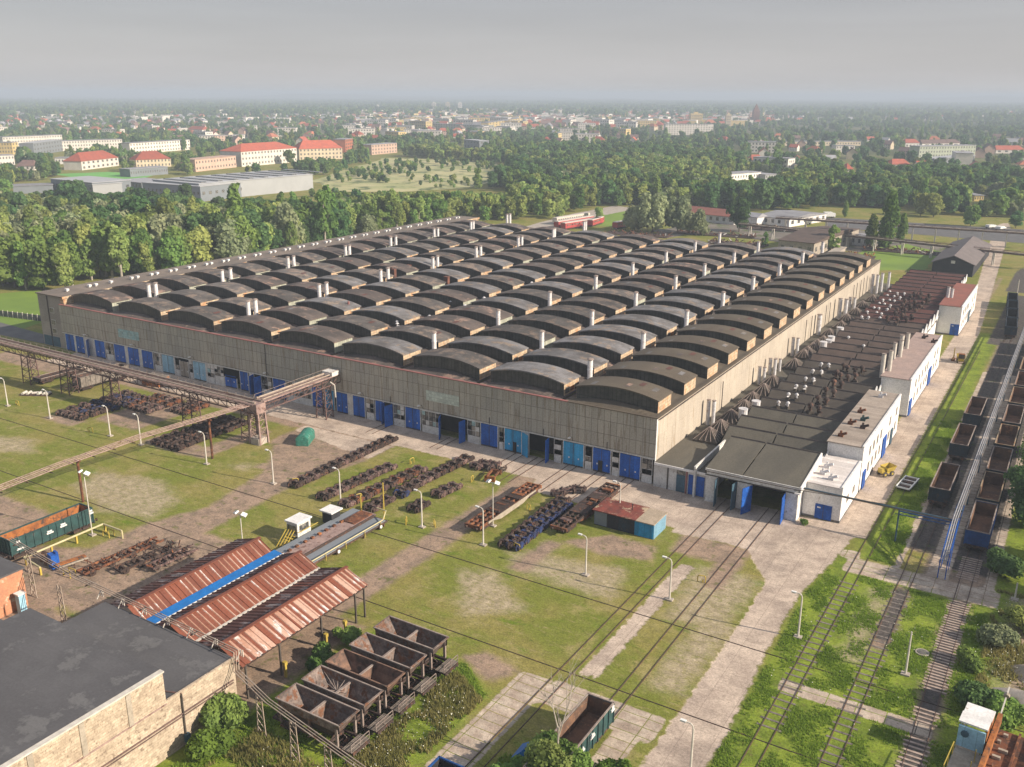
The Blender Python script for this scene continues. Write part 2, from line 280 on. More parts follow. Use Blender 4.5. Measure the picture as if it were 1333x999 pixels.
def leafmat(name, c, c2, rnd=0.32, tr=0.42):
    mt = bpy.data.materials.new(name); mt.use_nodes = True; t = mt.node_tree; N = t.nodes; L = t.links; N.clear()
    o = N.new('ShaderNodeOutputMaterial'); d = N.new('ShaderNodeBsdfDiffuse'); tl = N.new('ShaderNodeBsdfTranslucent'); ms = N.new('ShaderNodeMixShader')
    ms.inputs[0].default_value = tr; L.new(d.outputs[0], ms.inputs[1]); L.new(tl.outputs[0], ms.inputs[2]); L.new(ms.outputs[0], o.inputs[0])
    g = N.new('ShaderNodeNewGeometry'); n = N.new('ShaderNodeTexNoise'); n.inputs['Scale'].default_value = 0.35; n.inputs['Detail'].default_value = 3
    L.new(g.outputs['Position'], n.inputs['Vector'])
    r = N.new('ShaderNodeMapRange'); r.inputs[1].default_value = 0.35; r.inputs[2].default_value = 0.65; L.new(n.outputs['Fac'], r.inputs[0])
    mx_ = N.new('ShaderNodeMix'); mx_.data_type = 'RGBA'; mx_.inputs[6].default_value = (*c, 1); mx_.inputs[7].default_value = (*c2, 1); L.new(r.outputs[0], mx_.inputs[0])
    oi = N.new('ShaderNodeObjectInfo'); hs = N.new('ShaderNodeHueSaturation')
    r1 = N.new('ShaderNodeMapRange'); r1.inputs[3].default_value = 0.475; r1.inputs[4].default_value = 0.515; L.new(oi.outputs['Random'], r1.inputs[0]); L.new(r1.outputs[0], hs.inputs['Hue'])
    wn = N.new('ShaderNodeTexWhiteNoise'); wn.noise_dimensions = '1D'; L.new(oi.outputs['Random'], wn.inputs['W'])
    r2 = N.new('ShaderNodeMapRange'); r2.inputs[3].default_value = 1 - rnd; r2.inputs[4].default_value = 1 + rnd; L.new(wn.outputs['Value'], r2.inputs[0]); L.new(r2.outputs[0], hs.inputs['Value'])
    L.new(mx_.outputs[2], hs.inputs['Color'])
    L.new(hs.outputs[0], d.inputs[0]); L.new(hs.outputs[0], tl.inputs[0])
    return mt
M['leaf_mid'] = leafmat('mid_green_leaves', (0.208, 0.316, 0.080), (0.135, 0.234, 0.064))
M['leaf_dark'] = leafmat('dark_green_leaves', (0.118, 0.215, 0.076), (0.081, 0.155, 0.059))
M['leaf_light'] = leafmat('light_green_leaves', (0.340, 0.412, 0.131), (0.223, 0.305, 0.086))
M['leaf_grey'] = leafmat('grey_green_leaves', (0.371, 0.412, 0.232), (0.252, 0.305, 0.160))
M['leaf_bright'] = leafmat('bright_green_leaves', (0.16, 0.25, 0.045), (0.10, 0.165, 0.035), rnd=0.15)
M['grass_blade'] = leafmat('grass_blades', (0.27, 0.37, 0.06), (0.18, 0.27, 0.04), rnd=0.1)
M['grass_dry'] = leafmat('dry_grass_blades', (0.34, 0.32, 0.12), (0.24, 0.25, 0.08), rnd=0.1)
M['flower'] = mat('white_flower_heads', (0.65, 0.65, 0.55), (0.5, 0.5, 0.42), scale=2)

# ------------------------------------------------------------------ ground sheet with worn areas
def sdf(X, Y, poly):
    d = np.full(X.shape, 1e9); ins = np.zeros(X.shape, bool); n = len(poly)
    for i in range(n):
        x0, y0 = poly[i]; x1, y1 = poly[(i + 1) % n]; dx, dy = x1 - x0, y1 - y0
        t = np.clip(((X - x0) * dx + (Y - y0) * dy) / (dx * dx + dy * dy + 1e-9), 0, 1)
        d = np.minimum(d, np.hypot(X - x0 - t * dx, Y - y0 - t * dy))
        c = ((y0 > Y) != (y1 > Y)) & (X < (x1 - x0) * (Y - y0) / (y1 - y0 + 1e-12) + x0); ins ^= c
    return np.where(ins, d, -d)
def union(X, Y, polys):
    s = np.full(X.shape, -9.0)
    for p in polys:
        s = np.maximum(s, sdf(X, Y, p))
    return np.clip(s, -9, 9)
def rect(x0, x1, y0, y1): return [(x0, y0), (x1, y0), (x1, y1), (x0, y1)]
def dense(a, b, st, lo, hi):
    mid = np.arange(a, b, st); left = a - np.geomspace(st * 3, a - lo, 26)[::-1]; right = b + np.geomspace(st * 3, hi - b, 26)
    return np.concatenate([left, mid, right])
gx = dense(-175, 70, 0.7, -16000, 14000); gy = dense(-108, 200, 0.8, -2000, 19000)
GX, GY = np.meshgrid(gx, gy)
CONC = [rect(-150, -45, -8.6, 0.5), [(-67, -9), (-46, -9), (-46, -16), (-67, -12)],
        rect(-46, -16, -8.3, 0.5), [(-17, -8.3), (-17, -12.5), (9, -13), (9, -14.5), (17, -13.8), (20, -14), (25, -21.8), (25.3, -49), (25.2, -120), (30.6, -120), (30.6, -53), (29.6, -36), (29.4, -22), (30.8, -12), (31.8, 0.6), (31.8, 1), (0, 1), (-17, 1)],
        [(28, -2), (33.2, -2), (33.2, 140), (30.5, 200), (22, 380), (15, 380), (24, 230), (28, 165)],
        rect(13.6, 15.6, -52, -22.5), rect(-170, -120, 2, 9)]
SLAB = [rect(8.1, 12, -80, -54.7), rect(12, 24.8, -58.5, -54.2), rect(20.9, 23.6, -66, -58.5), rect(32.4, 51, -13.2, -8.6), rect(32.6, 47.8, -43.4, -41.2), rect(42.2, 44.8, -12, 100), rect(38.1, 38.9, -9, 100), rect(49.0, 50.2, -12, 100), rect(31.2, 33.6, -9.2, -6.6), rect(50, 55, -46, -41)]
DIRT = [[(-67, -8), (-46, -8), (-46, -18), (-49, -30), (-46.5, -61), (-47, -74), (-40, -74), (-38, -80), (-60, -120), (-66, -120), (-64, -76), (-66, -72), (-66, -66), (-57, -62), (-57, -52), (-54, -44), (-57, -30), (-61, -24), (-67, -18)],
        [(-21, -8), (-17, -8), (-15.7, -20), (-16, -56), (-17.5, -60), (-20.6, -60), (-20.2, -32), (-19.8, -16)],
        [(-12, -57), (-12, -80), (-34, -80), (-34, -57)], [(3, -53.8), (8, -55), (6, -58.6), (1, -56)],
        rect(-70, -92, -58, -76), [(-50, -50), (-42, -50), (-38, -55), (-38, -73), (-50, -73)],
        rect(-74, -70, -15, -31), rect(-86, -74, -31.5, -27), rect(-113, -104, -33, -29.5), rect(-60, -56, -27, -29), rect(41.6, 50, -12, 150), rect(45.6, 48.2, -53, -13), rect(39.2, 41.3, -30, -13.5), rect(38.6, 42, -2, 150), rect(-165, -140, -14, -8), rect(-150, -60, -11, -8),
        [(2, -20), (9, -20), (10, -24), (4, -26), (-3, -25.5)], [(-5, -26), (-2.5, -26), (-2.7, -36), (-5.5, -36)], [(10.5, -14), (21, -14), (20.5, -27), (18.3, -27), (17.5, -20), (11, -20)],
        rect(-104, -92, -28, -12), rect(30, 31, 140, 230), rect(54, 60, -34, -10)]
BARE = [[(-80, -44), (-68, -41), (-60, -45), (-58, -51), (-66, -53), (-78, -50)], [(-112, -44), (-103, -41), (-98, -45), (-107, -49)], [(-63, -30.5), (-60, -30.5), (-60, -29), (-63, -29)],
        [(16, -22), (24, -22), (24, -36), (17, -36)], [(-10, -40), (-6, -38), (2, -44), (-4, -49)], [(-8, -32), (8, -28), (10, -36), (-4, -36)], [(20.8, -33), (25, -34), (24.6, -50), (21, -50)], [(37.2, -16), (38.8, -16), (38.6, -34), (36.8, -34)], rect(52.5, 64, -36, -8)]
LUSH = [[(30.6, -60), (30, -36), (29.6, -22), (31, -9), (34, -9), (46, -14), (52, -14), (52, -60)], rect(33.4, 38, -8, 140), [(-11, -57), (2.5, -57), (7.5, -60), (7.6, -90), (-14, -90)], rect(14, 26, -100, -67), rect(48.6, 70, -40, 120), rect(-70, -20, 0, 0.1)]
att = {'conc': union(GX, GY, CONC), 'slab': union(GX, GY, SLAB), 'shaded_gravel': union(GX, GY, [rect(41.8, 49.6, -5, 160), rect(38.8, 42.2, -1, 150), rect(45.9, 47.8, -52, -13.5), rect(36, 42.5, 128, 200), rect(39.4, 41.1, -28, -14), rect(34, 47, 205, 260)]), 'dirt': union(GX, GY, DIRT), 'bare': union(GX, GY, BARE), 'lush': union(GX, GY, LUSH)}
nx_, ny_ = len(gx), len(gy)
co = np.stack([GX, GY, np.zeros_like(GX)], -1).reshape(-1, 3)
ii = (np.arange(ny_ - 1)[:, None] * nx_ + np.arange(nx_ - 1)[None]).ravel()
fa = np.stack([ii, ii + 1, ii + 1 + nx_, ii + nx_], -1)
gm = bpy.data.meshes.new('ground')
gm.vertices.add(len(co)); gm.vertices.foreach_set('co', co.ravel())
gm.loops.add(fa.size); gm.loops.foreach_set('vertex_index', fa.ravel().astype(np.int32))
gm.polygons.add(len(fa)); gm.polygons.foreach_set('loop_start', np.arange(0, fa.size, 4, dtype=np.int32)); gm.polygons.foreach_set('loop_total', np.full(len(fa), 4, np.int32))
gm.update(calc_edges=True)
for k_, v_ in att.items():
    a_ = gm.attributes.new(k_, 'FLOAT', 'POINT'); a_.data.foreach_set('value', v_.ravel().astype(np.float32))
ground = bpy.data.objects.new('ground', gm); COL.objects.link(ground); tag(ground, kind='structure')

def ground_material():
    mt = bpy.data.materials.new('ground'); mt.use_nodes = True; t = mt.node_tree; N = t.nodes; L = t.links; N.clear()
    o = N.new('ShaderNodeOutputMaterial'); b = N.new('ShaderNodeBsdfPrincipled'); L.new(b.outputs[0], o.inputs[0])
    b.inputs['Roughness'].default_value = 0.95; b.inputs['Specular IOR Level'].default_value = 0.1
    g = N.new('ShaderNodeNewGeometry')
    def noise(s_, det=4, ro=0.6, st=(1, 1, 1)):
        mpn = N.new('ShaderNodeMapping'); mpn.inputs['Scale'].default_value = st; L.new(g.outputs['Position'], mpn.inputs[0])
        n = N.new('ShaderNodeTexNoise'); n.inputs['Scale'].default_value = s_; n.inputs['Detail'].default_value = det; n.inputs['Roughness'].default_value = ro
        L.new(mpn.outputs[0], n.inputs['Vector']); return n.outputs['Fac']
    def rng(s_, a, b_, c_=0, d_=1):
        r = N.new('ShaderNodeMapRange'); r.interpolation_type = 'SMOOTHSTEP'
        for i, v in enumerate((a, b_, c_, d_)): r.inputs[1 + i].default_value = v
        L.new(s_, r.inputs[0]); return r.outputs[0]
    def mix(f, A, B, mode='MIX'):
        mxn = N.new('ShaderNodeMix'); mxn.data_type = 'RGBA'; mxn.blend_type = mode
        if isinstance(f, float): mxn.inputs[0].default_value = f
        else: L.new(f, mxn.inputs[0])
        for i, q in ((6, A), (7, B)):
            if isinstance(q, tuple): mxn.inputs[i].default_value = (*q[:3], 1)
            else: L.new(q, mxn.inputs[i])
        return mxn.outputs[2]
    def mth(op, a, b_):
        n = N.new('ShaderNodeMath'); n.operation = op
        for i, q in ((0, a), (1, b_)):
            if isinstance(q, (int, float)): n.inputs[i].default_value = q
            else: L.new(q, n.inputs[i])
        return n.outputs[0]
    def attr(nm):
        a = N.new('ShaderNodeAttribute'); a.attribute_name = nm; return a.outputs['Fac']
    def mask(nm, amp, wd, sc_=0.6):   # ragged edge
        n = mth('MULTIPLY', mth('SUBTRACT', noise(sc_, 6, 0.7), 0.5), amp * 2); s_ = mth('ADD', attr(nm), n); return rng(s_, -wd, wd)
    # grass: mown, dry and green patches
    gA = mix(rng(noise(0.07, 5), 0.42, 0.6), (0.170, 0.190, 0.036), (0.240, 0.212, 0.064))
    gA = mix(rng(noise(0.22, 6, 0.7), 0.5, 0.68), gA, (0.29, 0.25, 0.10))
    gA = mix(rng(noise(0.13, 5, 0.65, (1, 2.2, 1)), 0.55, 0.7), gA, (0.125, 0.175, 0.020))
    gA = mix(rng(noise(1.7, 6, 0.75), 0.52, 0.75, 0, 0.55), gA, (0.085, 0.105, 0.024))
    gL = mix(rng(noise(0.3, 6, 0.7), 0.4, 0.62), (0.215, 0.275, 0.034), (0.13, 0.18, 0.025))
    gL = mix(rng(noise(1.3, 6, 0.75), 0.52, 0.7), gL, (0.165, 0.165, 0.050))
    gL = mix(rng(noise(3.5, 5, 0.75), 0.5, 0.72, 0, 0.7), gL, (0.055, 0.080, 0.016))
    gA = mix(rng(noise(0.55, 8, 0.85, (.4, 1.6, 1)), 0.54, 0.62, 0, .75), gA, (0.30, 0.25, 0.12)); gA = mix(rng(noise(0.8, 8, 0.85), 0.57, 0.63, 0, .8), gA, (0.075, 0.11, 0.018))
    col = mix(mask('lush', 1.2, 1.0), gA, gL)
    # far countryside: fields and woodland floor
    fa_ = mix(rng(noise(0.0016, 5, 0.6, (0.6, 1.6, 1)), 0.46, 0.56), (0.050, 0.070, 0.030), (0.15, 0.145, 0.075))
    sp = N.new('ShaderNodeSeparateXYZ'); L.new(g.outputs['Position'], sp.inputs[0])
    col = mix(rng(sp.outputs['Y'], 500, 1200), col, fa_)
    bare = mth('MULTIPLY', mask('bare', 2.6, 1.6, 0.35), rng(noise(1.1, 6, 0.75, (1, 1.8, 1)), 0.32, 0.54, 0.15, 1.0))
    col = mix(bare, col, mix(rng(noise(0.8, 5), 0.4, 0.6), (0.40, 0.33, 0.225), (0.31, 0.26, 0.165)))
    dcol = mix(rng(noise(0.35, 6, 0.7), 0.4, 0.62), (0.34, 0.245, 0.18), (0.24, 0.18, 0.135))
    dcol = mix(rng(noise(1.4, 6, 0.75), 0.55, 0.72), dcol, (0.115, 0.092, 0.072))
    dcol = mix(rng(noise(0.5, 6, 0.75), 0.56, 0.64, 0, 0.8), dcol, (0.115, 0.125, 0.04))
    col = mix(mask('dirt', 1.1, 0.7), col, dcol)
    kcol = mix(rng(noise(1.3, 6, 0.75), 0.42, 0.62), (0.115, 0.10, 0.092), (0.065, 0.058, 0.054)); kcol = mix(rng(noise(0.45, 6, 0.75), 0.56, 0.66, 0, .8), kcol, (0.09, 0.12, 0.03))
    col = mix(mask('shaded_gravel', 0.6, 0.4), col, kcol)  # dark gravel, with the shade beside the wagons painted into its tone
    # poured concrete apron and roads
    ccol = mix(rng(noise(0.25, 6, 0.65), 0.38, 0.62), (0.52, 0.425, 0.345), (0.41, 0.33, 0.27))
    cb = N.new('ShaderNodeCombineXYZ'); L.new(sp.outputs['X'], cb.inputs[0]); L.new(sp.outputs['Y'], cb.inputs[1])
    def brick(bw, bh, ms, lo, hi, mo, off):
        br = N.new('ShaderNodeTexBrick'); br.offset = off; br.inputs['Scale'].default_value = 1
        for nm, v in (('Brick Width', bw), ('Row Height', bh), ('Mortar Size', ms), ('Mortar Smooth', 0.2)): br.inputs[nm].default_value = v
        for nm, v in (('Color1', lo), ('Color2', hi), ('Mortar', mo)): br.inputs[nm].default_value = (v, v, v, 1)
        wv = N.new('ShaderNodeVectorMath'); wv.operation = 'ADD'; nn = N.new('ShaderNodeTexNoise'); nn.inputs['Scale'].default_value = 0.8; L.new(g.outputs['Position'], nn.inputs['Vector'])
        ws = N.new('ShaderNodeVectorMath'); ws.operation = 'SCALE'; ws.inputs['Scale'].default_value = 0.12; L.new(nn.outputs['Color'], ws.inputs[0]); L.new(cb.outputs[0], wv.inputs[0]); L.new(ws.outputs[0], wv.inputs[1])
        L.new(wv.outputs[0], br.inputs['Vector']); return br
    br = brick(3.0, 3.6, 0.035, 0.94, 1.05, 0.7, 0)
    ccol = mix(1.0, ccol, br.outputs['Color'], 'MULTIPLY')
    ccol = mix(rng(noise(0.9, 6, 0.75), 0.60, 0.70, 0, 0.75), ccol, (0.15, 0.12, 0.10))
    ccol = mix(rng(noise(2.6, 5, 0.7), 0.62, 0.74, 0, 0.5), ccol, (0.10, 0.085, 0.07))
    ccol = mix(rng(noise(0.11, 5, 0.7), 0.48, 0.66, 0, 0.55), ccol, (0.235, 0.19, 0.16))
    ccol = mix(rng(noise(0.6, 7, 0.8, (2.5, .5, 1)), 0.60, 0.68, 0, 0.6), ccol, (0.20, 0.165, 0.14))
    col = mix(mask('conc', 0.9, 0.18, 0.9), col, ccol)
    # laid slabs with grass in the joints
    b2 = brick(2.9, 1.45, 0.05, 0.88, 1.08, 0.0, 0.0)
    scol = mix(1.0, mix(rng(noise(0.5, 6, 0.7), 0.4, 0.6), (0.50, 0.42, 0.34), (0.38, 0.30, 0.24)), b2.outputs['Color'], 'MULTIPLY')
    scol = mix(rng(noise(1.8, 6, 0.7), 0.6, 0.72, 0, 0.7), scol, (0.12, 0.10, 0.07))
    keep = mth('MULTIPLY', mth('SUBTRACT', 1.0, b2.outputs['Fac']), mask('slab', 0.35, 0.12, 1.4))
    col = mix(keep, col, scol)
    f = mth('MULTIPLY', rng(noise(4.0, 5, 0.85), 0.3, 0.7, 0.66, 1.32), rng(noise(0.9, 7, 0.85), 0.32, 0.68, 0.80, 1.18)); vmn = N.new('ShaderNodeVectorMath'); vmn.operation = 'SCALE'
    L.new(col, vmn.inputs[0]); L.new(f, vmn.inputs['Scale']); L.new(vmn.outputs[0], b.inputs['Base Color'])
    bp = N.new('ShaderNodeBump'); bp.inputs['Strength'].default_value = 0.5; bp.inputs['Distance'].default_value = 0.15
    soft = mth('SUBTRACT', 1.0, mth('MULTIPLY', mask('conc', 0.5, 0.2, 0.9), 0.85))
    L.new(mth('MULTIPLY', noise(3.0, 6, 0.75), soft), bp.inputs['Height']); L.new(bp.outputs[0], b.inputs['Normal'])
    return mt
gm.materials.append(ground_material())

def sheet(name, pts, z, mt, jag=0.0, seg=6.0):
    """flat area laid on the ground with a wandering outline"""
    P = []
    for i in range(len(pts)):
        a = Vector(pts[i][:2]); b = Vector(pts[(i + 1) % len(pts)][:2]); n = max(1, int((b - a).length / seg))
        for k in range(n):
            q = a.lerp(b, k / n)
            if jag: q += Vector((random.uniform(-jag, jag), random.uniform(-jag, jag)))
            P.append((q.x, q.y, z))
    me = bpy.data.meshes.new(name); me.from_pydata(P, [], [tuple(range(len(P)))]); me.materials.append(mt); me.validate()
    if me.polygons[0].normal.z < 0: me.flip_normals()
    o = bpy.data.objects.new(name, me); COL.objects.link(o); tag(o, kind='structure'); return o
M['meadow'] = mat('meadow_grass', (0.46, 0.42, 0.22), (0.31, 0.33, 0.14), scale=0.03, detail=6, spots=(0.085, 0.115, 0.04), spot_scale=0.06, spot_amt=0.3, fine=0.1)
M['lawn'] = mat('bright_lawn', (0.18, 0.27, 0.035), (0.13, 0.205, 0.035), scale=0.04, detail=6, fine=0.1)
M['pitch'] = mat('sports_pitch', (0.16, 0.42, 0.09), (0.14, 0.36, 0.08), scale=0.05, fine=0.05)
M['rough_yard'] = mat('gravel_yard', (0.20, 0.175, 0.15), (0.15, 0.13, 0.11), scale=0.1, spots=(0.09, 0.11, 0.04), spot_scale=0.15, spot_amt=0.35)
M['wood_floor'] = mat('woodland_floor', (0.045, 0.065, 0.022), (0.03, 0.045, 0.018), scale=0.05)
sheet('meadow', [G(x, y) for x, y in ((405, 236), (470, 216), (500, 206), (560, 207), (640, 210), (662, 222), (655, 236), (600, 245), (520, 250), (440, 250))], 0.03, M['meadow'], 3, 20)
sheet('lawn', [G(x, y) for x, y in ((-60, 430), (10, 436), (62, 418), (56, 378), (30, 380), (-60, 388))], 0.03, M['lawn'], 0.6, 5)
sheet('lawn', [G(x, y) for x, y in ((760, 293), (812, 297), (832, 290), (828, 274), (790, 275), (765, 283))], 0.03, M['lawn'], 1, 8)
sheet('lawn', [G(x, y) for x, y in ((1120, 352), (1200, 352), (1232, 330), (1180, 318), (1120, 325))], 0.03, M['lawn'], 1, 6)
sheet('sports_field', [G(x, y) for x, y in ((70, 227), (135, 238), (175, 236), (205, 227), (140, 224))], 0.03, M['pitch'], 0)
sheet('path', [G(x, y) for x, y in ((680, 296), (700, 300), (760, 286), (830, 272), (800, 268), (745, 279))], 0.04, M['concrete'], 0.5, 8)
sheet('road', [G(x, y) for x, y in ((1075, 283), (1200, 291), (1345, 300), (1345, 318), (1200, 306), (1078, 296))], 0.05, M['asphalt'])
sheet('yard', [G(x, y) for x, y in ((870, 310), (905, 302), (985, 312), (1060, 322), (1130, 330), (1240, 345), (1240, 322), (1120, 300), (1000, 294), (930, 290), (850, 300))], 0.02, M['rough_yard'], 1, 8)
sheet('car_park', [G(x, y) for x, y in ((150, 258), (200, 268), (262, 270), (262, 262), (190, 252))], 0.04, M['concrete'])
sheet('road', [G(x, y) for x, y in ((0, 420), (58, 436), (58, 448), (0, 436), (-40, 430), (-40, 416))], 0.05, M['asphalt'])

# low wooded hills on the horizon
M['hill'] = mat('far_hill', (0.055, 0.085, 0.045), (0.12, 0.125, 0.07), scale=0.0016, stretch=(1, 2, 1), detail=5, fine=0)
def hills():
    vs_, fs = [], []
    for r0, r1, hh, sd_ in ((7600, 9300, 34, 3), (9600, 11600, 62, 8)):
        n = 90; b0 = len(vs_)
        for i in range(n + 1):
            a = R(60 + 105 * i / n); z = hh * (0.45 + 0.35 * math.sin(i * 0.21 + sd_) + 0.2 * math.sin(i * 0.57 + 2 * sd_) + 0.08 * math.sin(i * 1.9))
            z = max(2, z) * min(1, i / 12, (n - i) / 12)
            for rr, zz in ((r0, -1), ((r0 + r1) / 2 - 250, z * 0.9), ((r0 + r1) / 2 + 200, z), (r1, -1)):
                vs_.append((CC.x + rr * math.cos(a), CC.y + rr * math.sin(a), zz))
        for i in range(n):
            for k in range(3):
                p = b0 + i * 4 + k; fs.append((p, p + 4, p + 5, p + 1))
    me = bpy.data.meshes.new('hills'); me.from_pydata(vs_, [], fs); me.materials.append(M['hill'])
    o = bpy.data.objects.new('hills', me); COL.objects.link(o); tag(o, kind='structure')
hills()

# ------------------------------------------------------------------ main hall
hall = empty('factory_hall', (0, 0, 0)); tag(hall, 'huge workshop hall with nine rows of arched roof monitors and blue gates along its front', 'factory hall')
HX, HY, HZ = -155.0, 176.0, 11.2; PITCH = 17.2
wl = MB(); wl.box(HX, 0, 0, 0.35, 4.4, HZ, M['clad'])                       # front cladding above the gates
wl.box(HX, 0, HY - 0.35, HY, 0, HZ, M['clad']); wl.box(HX, HX + 0.3, 0.35, HY - 0.35, 0, HZ, M['clad'])
wl.box(-0.35, 0, 0.35, HY - 0.35, 0, HZ, M['clad_side'])
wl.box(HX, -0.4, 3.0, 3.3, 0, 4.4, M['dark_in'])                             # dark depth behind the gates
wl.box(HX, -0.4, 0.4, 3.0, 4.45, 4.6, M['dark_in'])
wl.obj('wall', hall)
tr_ = MB(); tr_.box(HX, -16, -0.12, 0.42, HZ, HZ + 0.13, M['red_trim']); tr_.box(-16, 0.15, -0.12, 0.42, HZ, HZ + 0.13, M['felt_brown']); tr_.box(-0.42, 0.15, 0.42, HY, HZ, HZ + 0.13, M['felt_brown'])
tr_.box(HX, 0, -0.1, 0, 4.28, 4.42, M['old_white']); tr_.obj('coping', hall)
cg = MB(); cg.box(-0.06, 0.05, -0.06, 0.3, 0, HZ, M['white']); cg.obj('corner_strip', hall)
RISE = 1.05
def arch(t, x0, x1, z0, rise):   # t 0..1 across the span
    u = 2 * t - 1; return x0 + (x1 - x0) * t, z0 + rise * (1 - u * u)
NA = 18
for c_ in range(9):
    xr = -PITCH * c_; xl = xr - PITCH
    v = MB(); pts = [arch(k / NA, xl + 0.35, xr - 0.35, HZ - 0.25, RISE) for k in range(NA + 1)]
    n = NA + 1; z0_ = HZ + 0.02
    vs_ = [(x, 0.36, z0_) for x, z in pts] + [(x, y, max(z, z0_)) for y in (2.2, HY - 0.36) for x, z in pts]
    v.add(vs_, [(q * n + k, q * n + k + 1, (q + 1) * n + k + 1, (q + 1) * n + k) for q in (0, 1) for k in range(NA)], M['felt_brown'] if c_ == 0 else M['felt_low'])
    v.add([(xr - 0.35, 0.36, HZ - 0.25), (xr + 0.35, 0.36, HZ - 0.25), (xr + 0.35, HY - .36, HZ - 0.25), (xr - 0.35, HY - .36, HZ - 0.25)], [(0, 1, 2, 3)], M['felt_low'])
    v.obj('roof_vault', hall)
def monitor_mesh(roofm, endm, seed):
    rr = random.Random(seed); v = MB(); W2, D, H = 7.35, 5.4, 1.95; dh = 2.15
    bot = [arch(k / NA, -W2, W2, -0.15, RISE) for k in range(NA + 1)]
    for i in range(NA):
        (xa, za), (xb, zb) = bot[i], bot[i + 1]
        for y0, sgn in ((0, 1), (D, -1)):
            f = [(xa, y0, za), (xb, y0, zb), (xb, y0, zb + dh), (xa, y0, za + dh)]
            v.add(f if sgn > 0 else f[::-1], [(0, 1, 2, 3)], M['glaz'])
    # roof slab with small overhang, made of felt strips
    ov = 0.28; n = NA + 1
    top = [arch(k / NA, -W2 - 0.2, W2 + 0.2, dh - 0.12, RISE) for k in range(n)]
    vs_ = [(x, y, z + dz) for dz in (0, 0.22) for y in (-ov, D + ov) for x, z in top]
    fs = []
    for i in range(NA):
        fs += [(2 * n + i, 2 * n + i + 1, 3 * n + i + 1, 3 * n + i), (i, n + i, n + i + 1, i + 1), (i, i + 1, 2 * n + i + 1, 2 * n + i), (n + i, 3 * n + i, 3 * n + i + 1, n + i + 1)]
    fs += [(0, 2 * n, 3 * n, n), (n - 1, 2 * n - 1, 4 * n - 1, 3 * n - 1)]
    v.add(vs_, fs, roofm)
    for sx in (-1, 1):
        x0 = sx * W2
        v.box(min(x0 - 0.02, x0 + 0.02), max(x0 - 0.02, x0 + 0.02), 0, D, -0.2, dh - 0.1, endm)
        if endm is M['end_tan'] and rr.random() < 0.6:
            for k in range(3):
                y0 = 0.5 + k * 1.75; v.box(x0 + sx * 0.02, x0 + sx * 0.12, y0, y0 + 1.3, rr.uniform(0.2, 0.5), rr.uniform(1.0, 1.5), M['wagon_rust'] if rr.random() < .3 else M['frame_dark'])
    if rr.random() < 0.45:    # felt patches
        for _ in range(4):
            k = rr.randint(3, NA - 3); y0 = rr.uniform(0.3, D - 2.2); (xa, za), (xb, zb) = top[k], top[k + 1]
            v.add([(xa, y0, za + .25), (xb, y0, zb + .25), (xb, y0 + 1.8, zb + .25), (xa, y0 + 1.8, za + .25)], [(0, 1, 2, 3)], rr.choice([M['felt_low'], M['saw_red'], M['felt_grey']]))
    o = v.obj('roof_monitor'); me = o.data; bpy.data.objects.remove(o); return me
mons_b = [monitor_mesh(M['felt_brown'], M['end_tan'], 1)]
mons_m = [monitor_mesh(M['felt'], M['end_tan'], 2), monitor_mesh(M['felt_grey'], M['end_tan'], 3), monitor_mesh(M['felt'], M['end_tan'], 5), monitor_mesh(M['felt_grey'], M['end_tan'], 9), monitor_mesh(M['felt_low'], M['end_tan'], 11)]
mons_g = [monitor_mesh(M['felt'], M['end_green'], 6), monitor_mesh(M['felt_low'], M['end_green'], 7)]
rest = MB(); slots = []
for c_ in range(9):
    for r_ in range(15):
        x = -8.3 - 17.1 * c_; y = 2.4 + 11.2 * r_
        slots.append((math.hypot(x - CC.x, y - CC.y), c_, r_, x, y))
slots.sort(); rr = random.Random(4); far_me = []
for i, (d_, c_, r_, x, y) in enumerate(slots):
    if c_ == 0: me = mons_b[0]
    elif c_ == 1: me = rr.choice([mons_m[1], mons_m[3], mons_m[0], mons_m[1]])
    elif (c_ + r_ * 3) % 4 == 0 or c_ == 8: me = rr.choice(mons_g)
    else: me = rr.choice(mons_m)
    if i < 99:
        o = bpy.data.objects.new('roof_monitor', me); COL.objects.link(o); o.parent = hall; o.location = (x, y, HZ)
    else:
        far_me.append((me, x, y, 1))
for me, x, y, sx_ in far_me:
    base = len(rest.v); rest.v += [(p.co.x * sx_ + x, p.co.y + y, p.co.z + HZ) for p in me.vertices]
    for p in me.polygons:
        rest.f.append(tuple(a + base for a in p.vertices)); rest.m.append(rest.mi(me.materials[p.material_index]))
tag(rest.obj('roof_monitor', hall), kind='stuff')

# gates and windows of the front
def gate(x0, x1, key, state='shut', h=4.15):
    f = MB()
    if state == 'open':
        wd = (x1 - x0)
        return
    f.box(x0, x1, -0.05, 0.08, 0.05, h, M[key]); f.box(x0 - 0.12, x0, -0.08, 0.1, 0, h + 0.12, M['old_white']); f.box(x1, x1 + 0.12, -0.08, 0.1, 0, h + 0.12, M['old_white'])
    xm = (x0 + x1) / 2; f.box(xm - 0.04, xm + 0.04, -0.09, -0.05, 0.1, h - 0.05, M['frame_dark'])
    for zz in (0.9, 2.6): f.box(x0 + 0.05, x1 - 0.05, -0.085, -0.05, zz, zz + 0.09, M[key])
    for k in range(1, 4):
        for xx in (x0 + (xm - x0) * k / 4, xm + (x1 - xm) * k / 4): f.box(xx - .02, xx + .02, -.07, -.05, .1, h - .05, M[key])
    f.box(x0, x1, -.056, -.05, .05, .28, M['frame_dark'])
    o = f.obj('gate', hall)
    if rr.random() < 0.5:
        g_ = MB(); g_.box(xm - 0.9, xm - 0.68, -0.11, -0.05, 1.35, 1.6, M['white']); g_.box(xm + 0.9, xm + 1.12, -0.11, -0.05, 1.35, 1.6, M['white']); g_.obj('sign_plate', o)
    return o
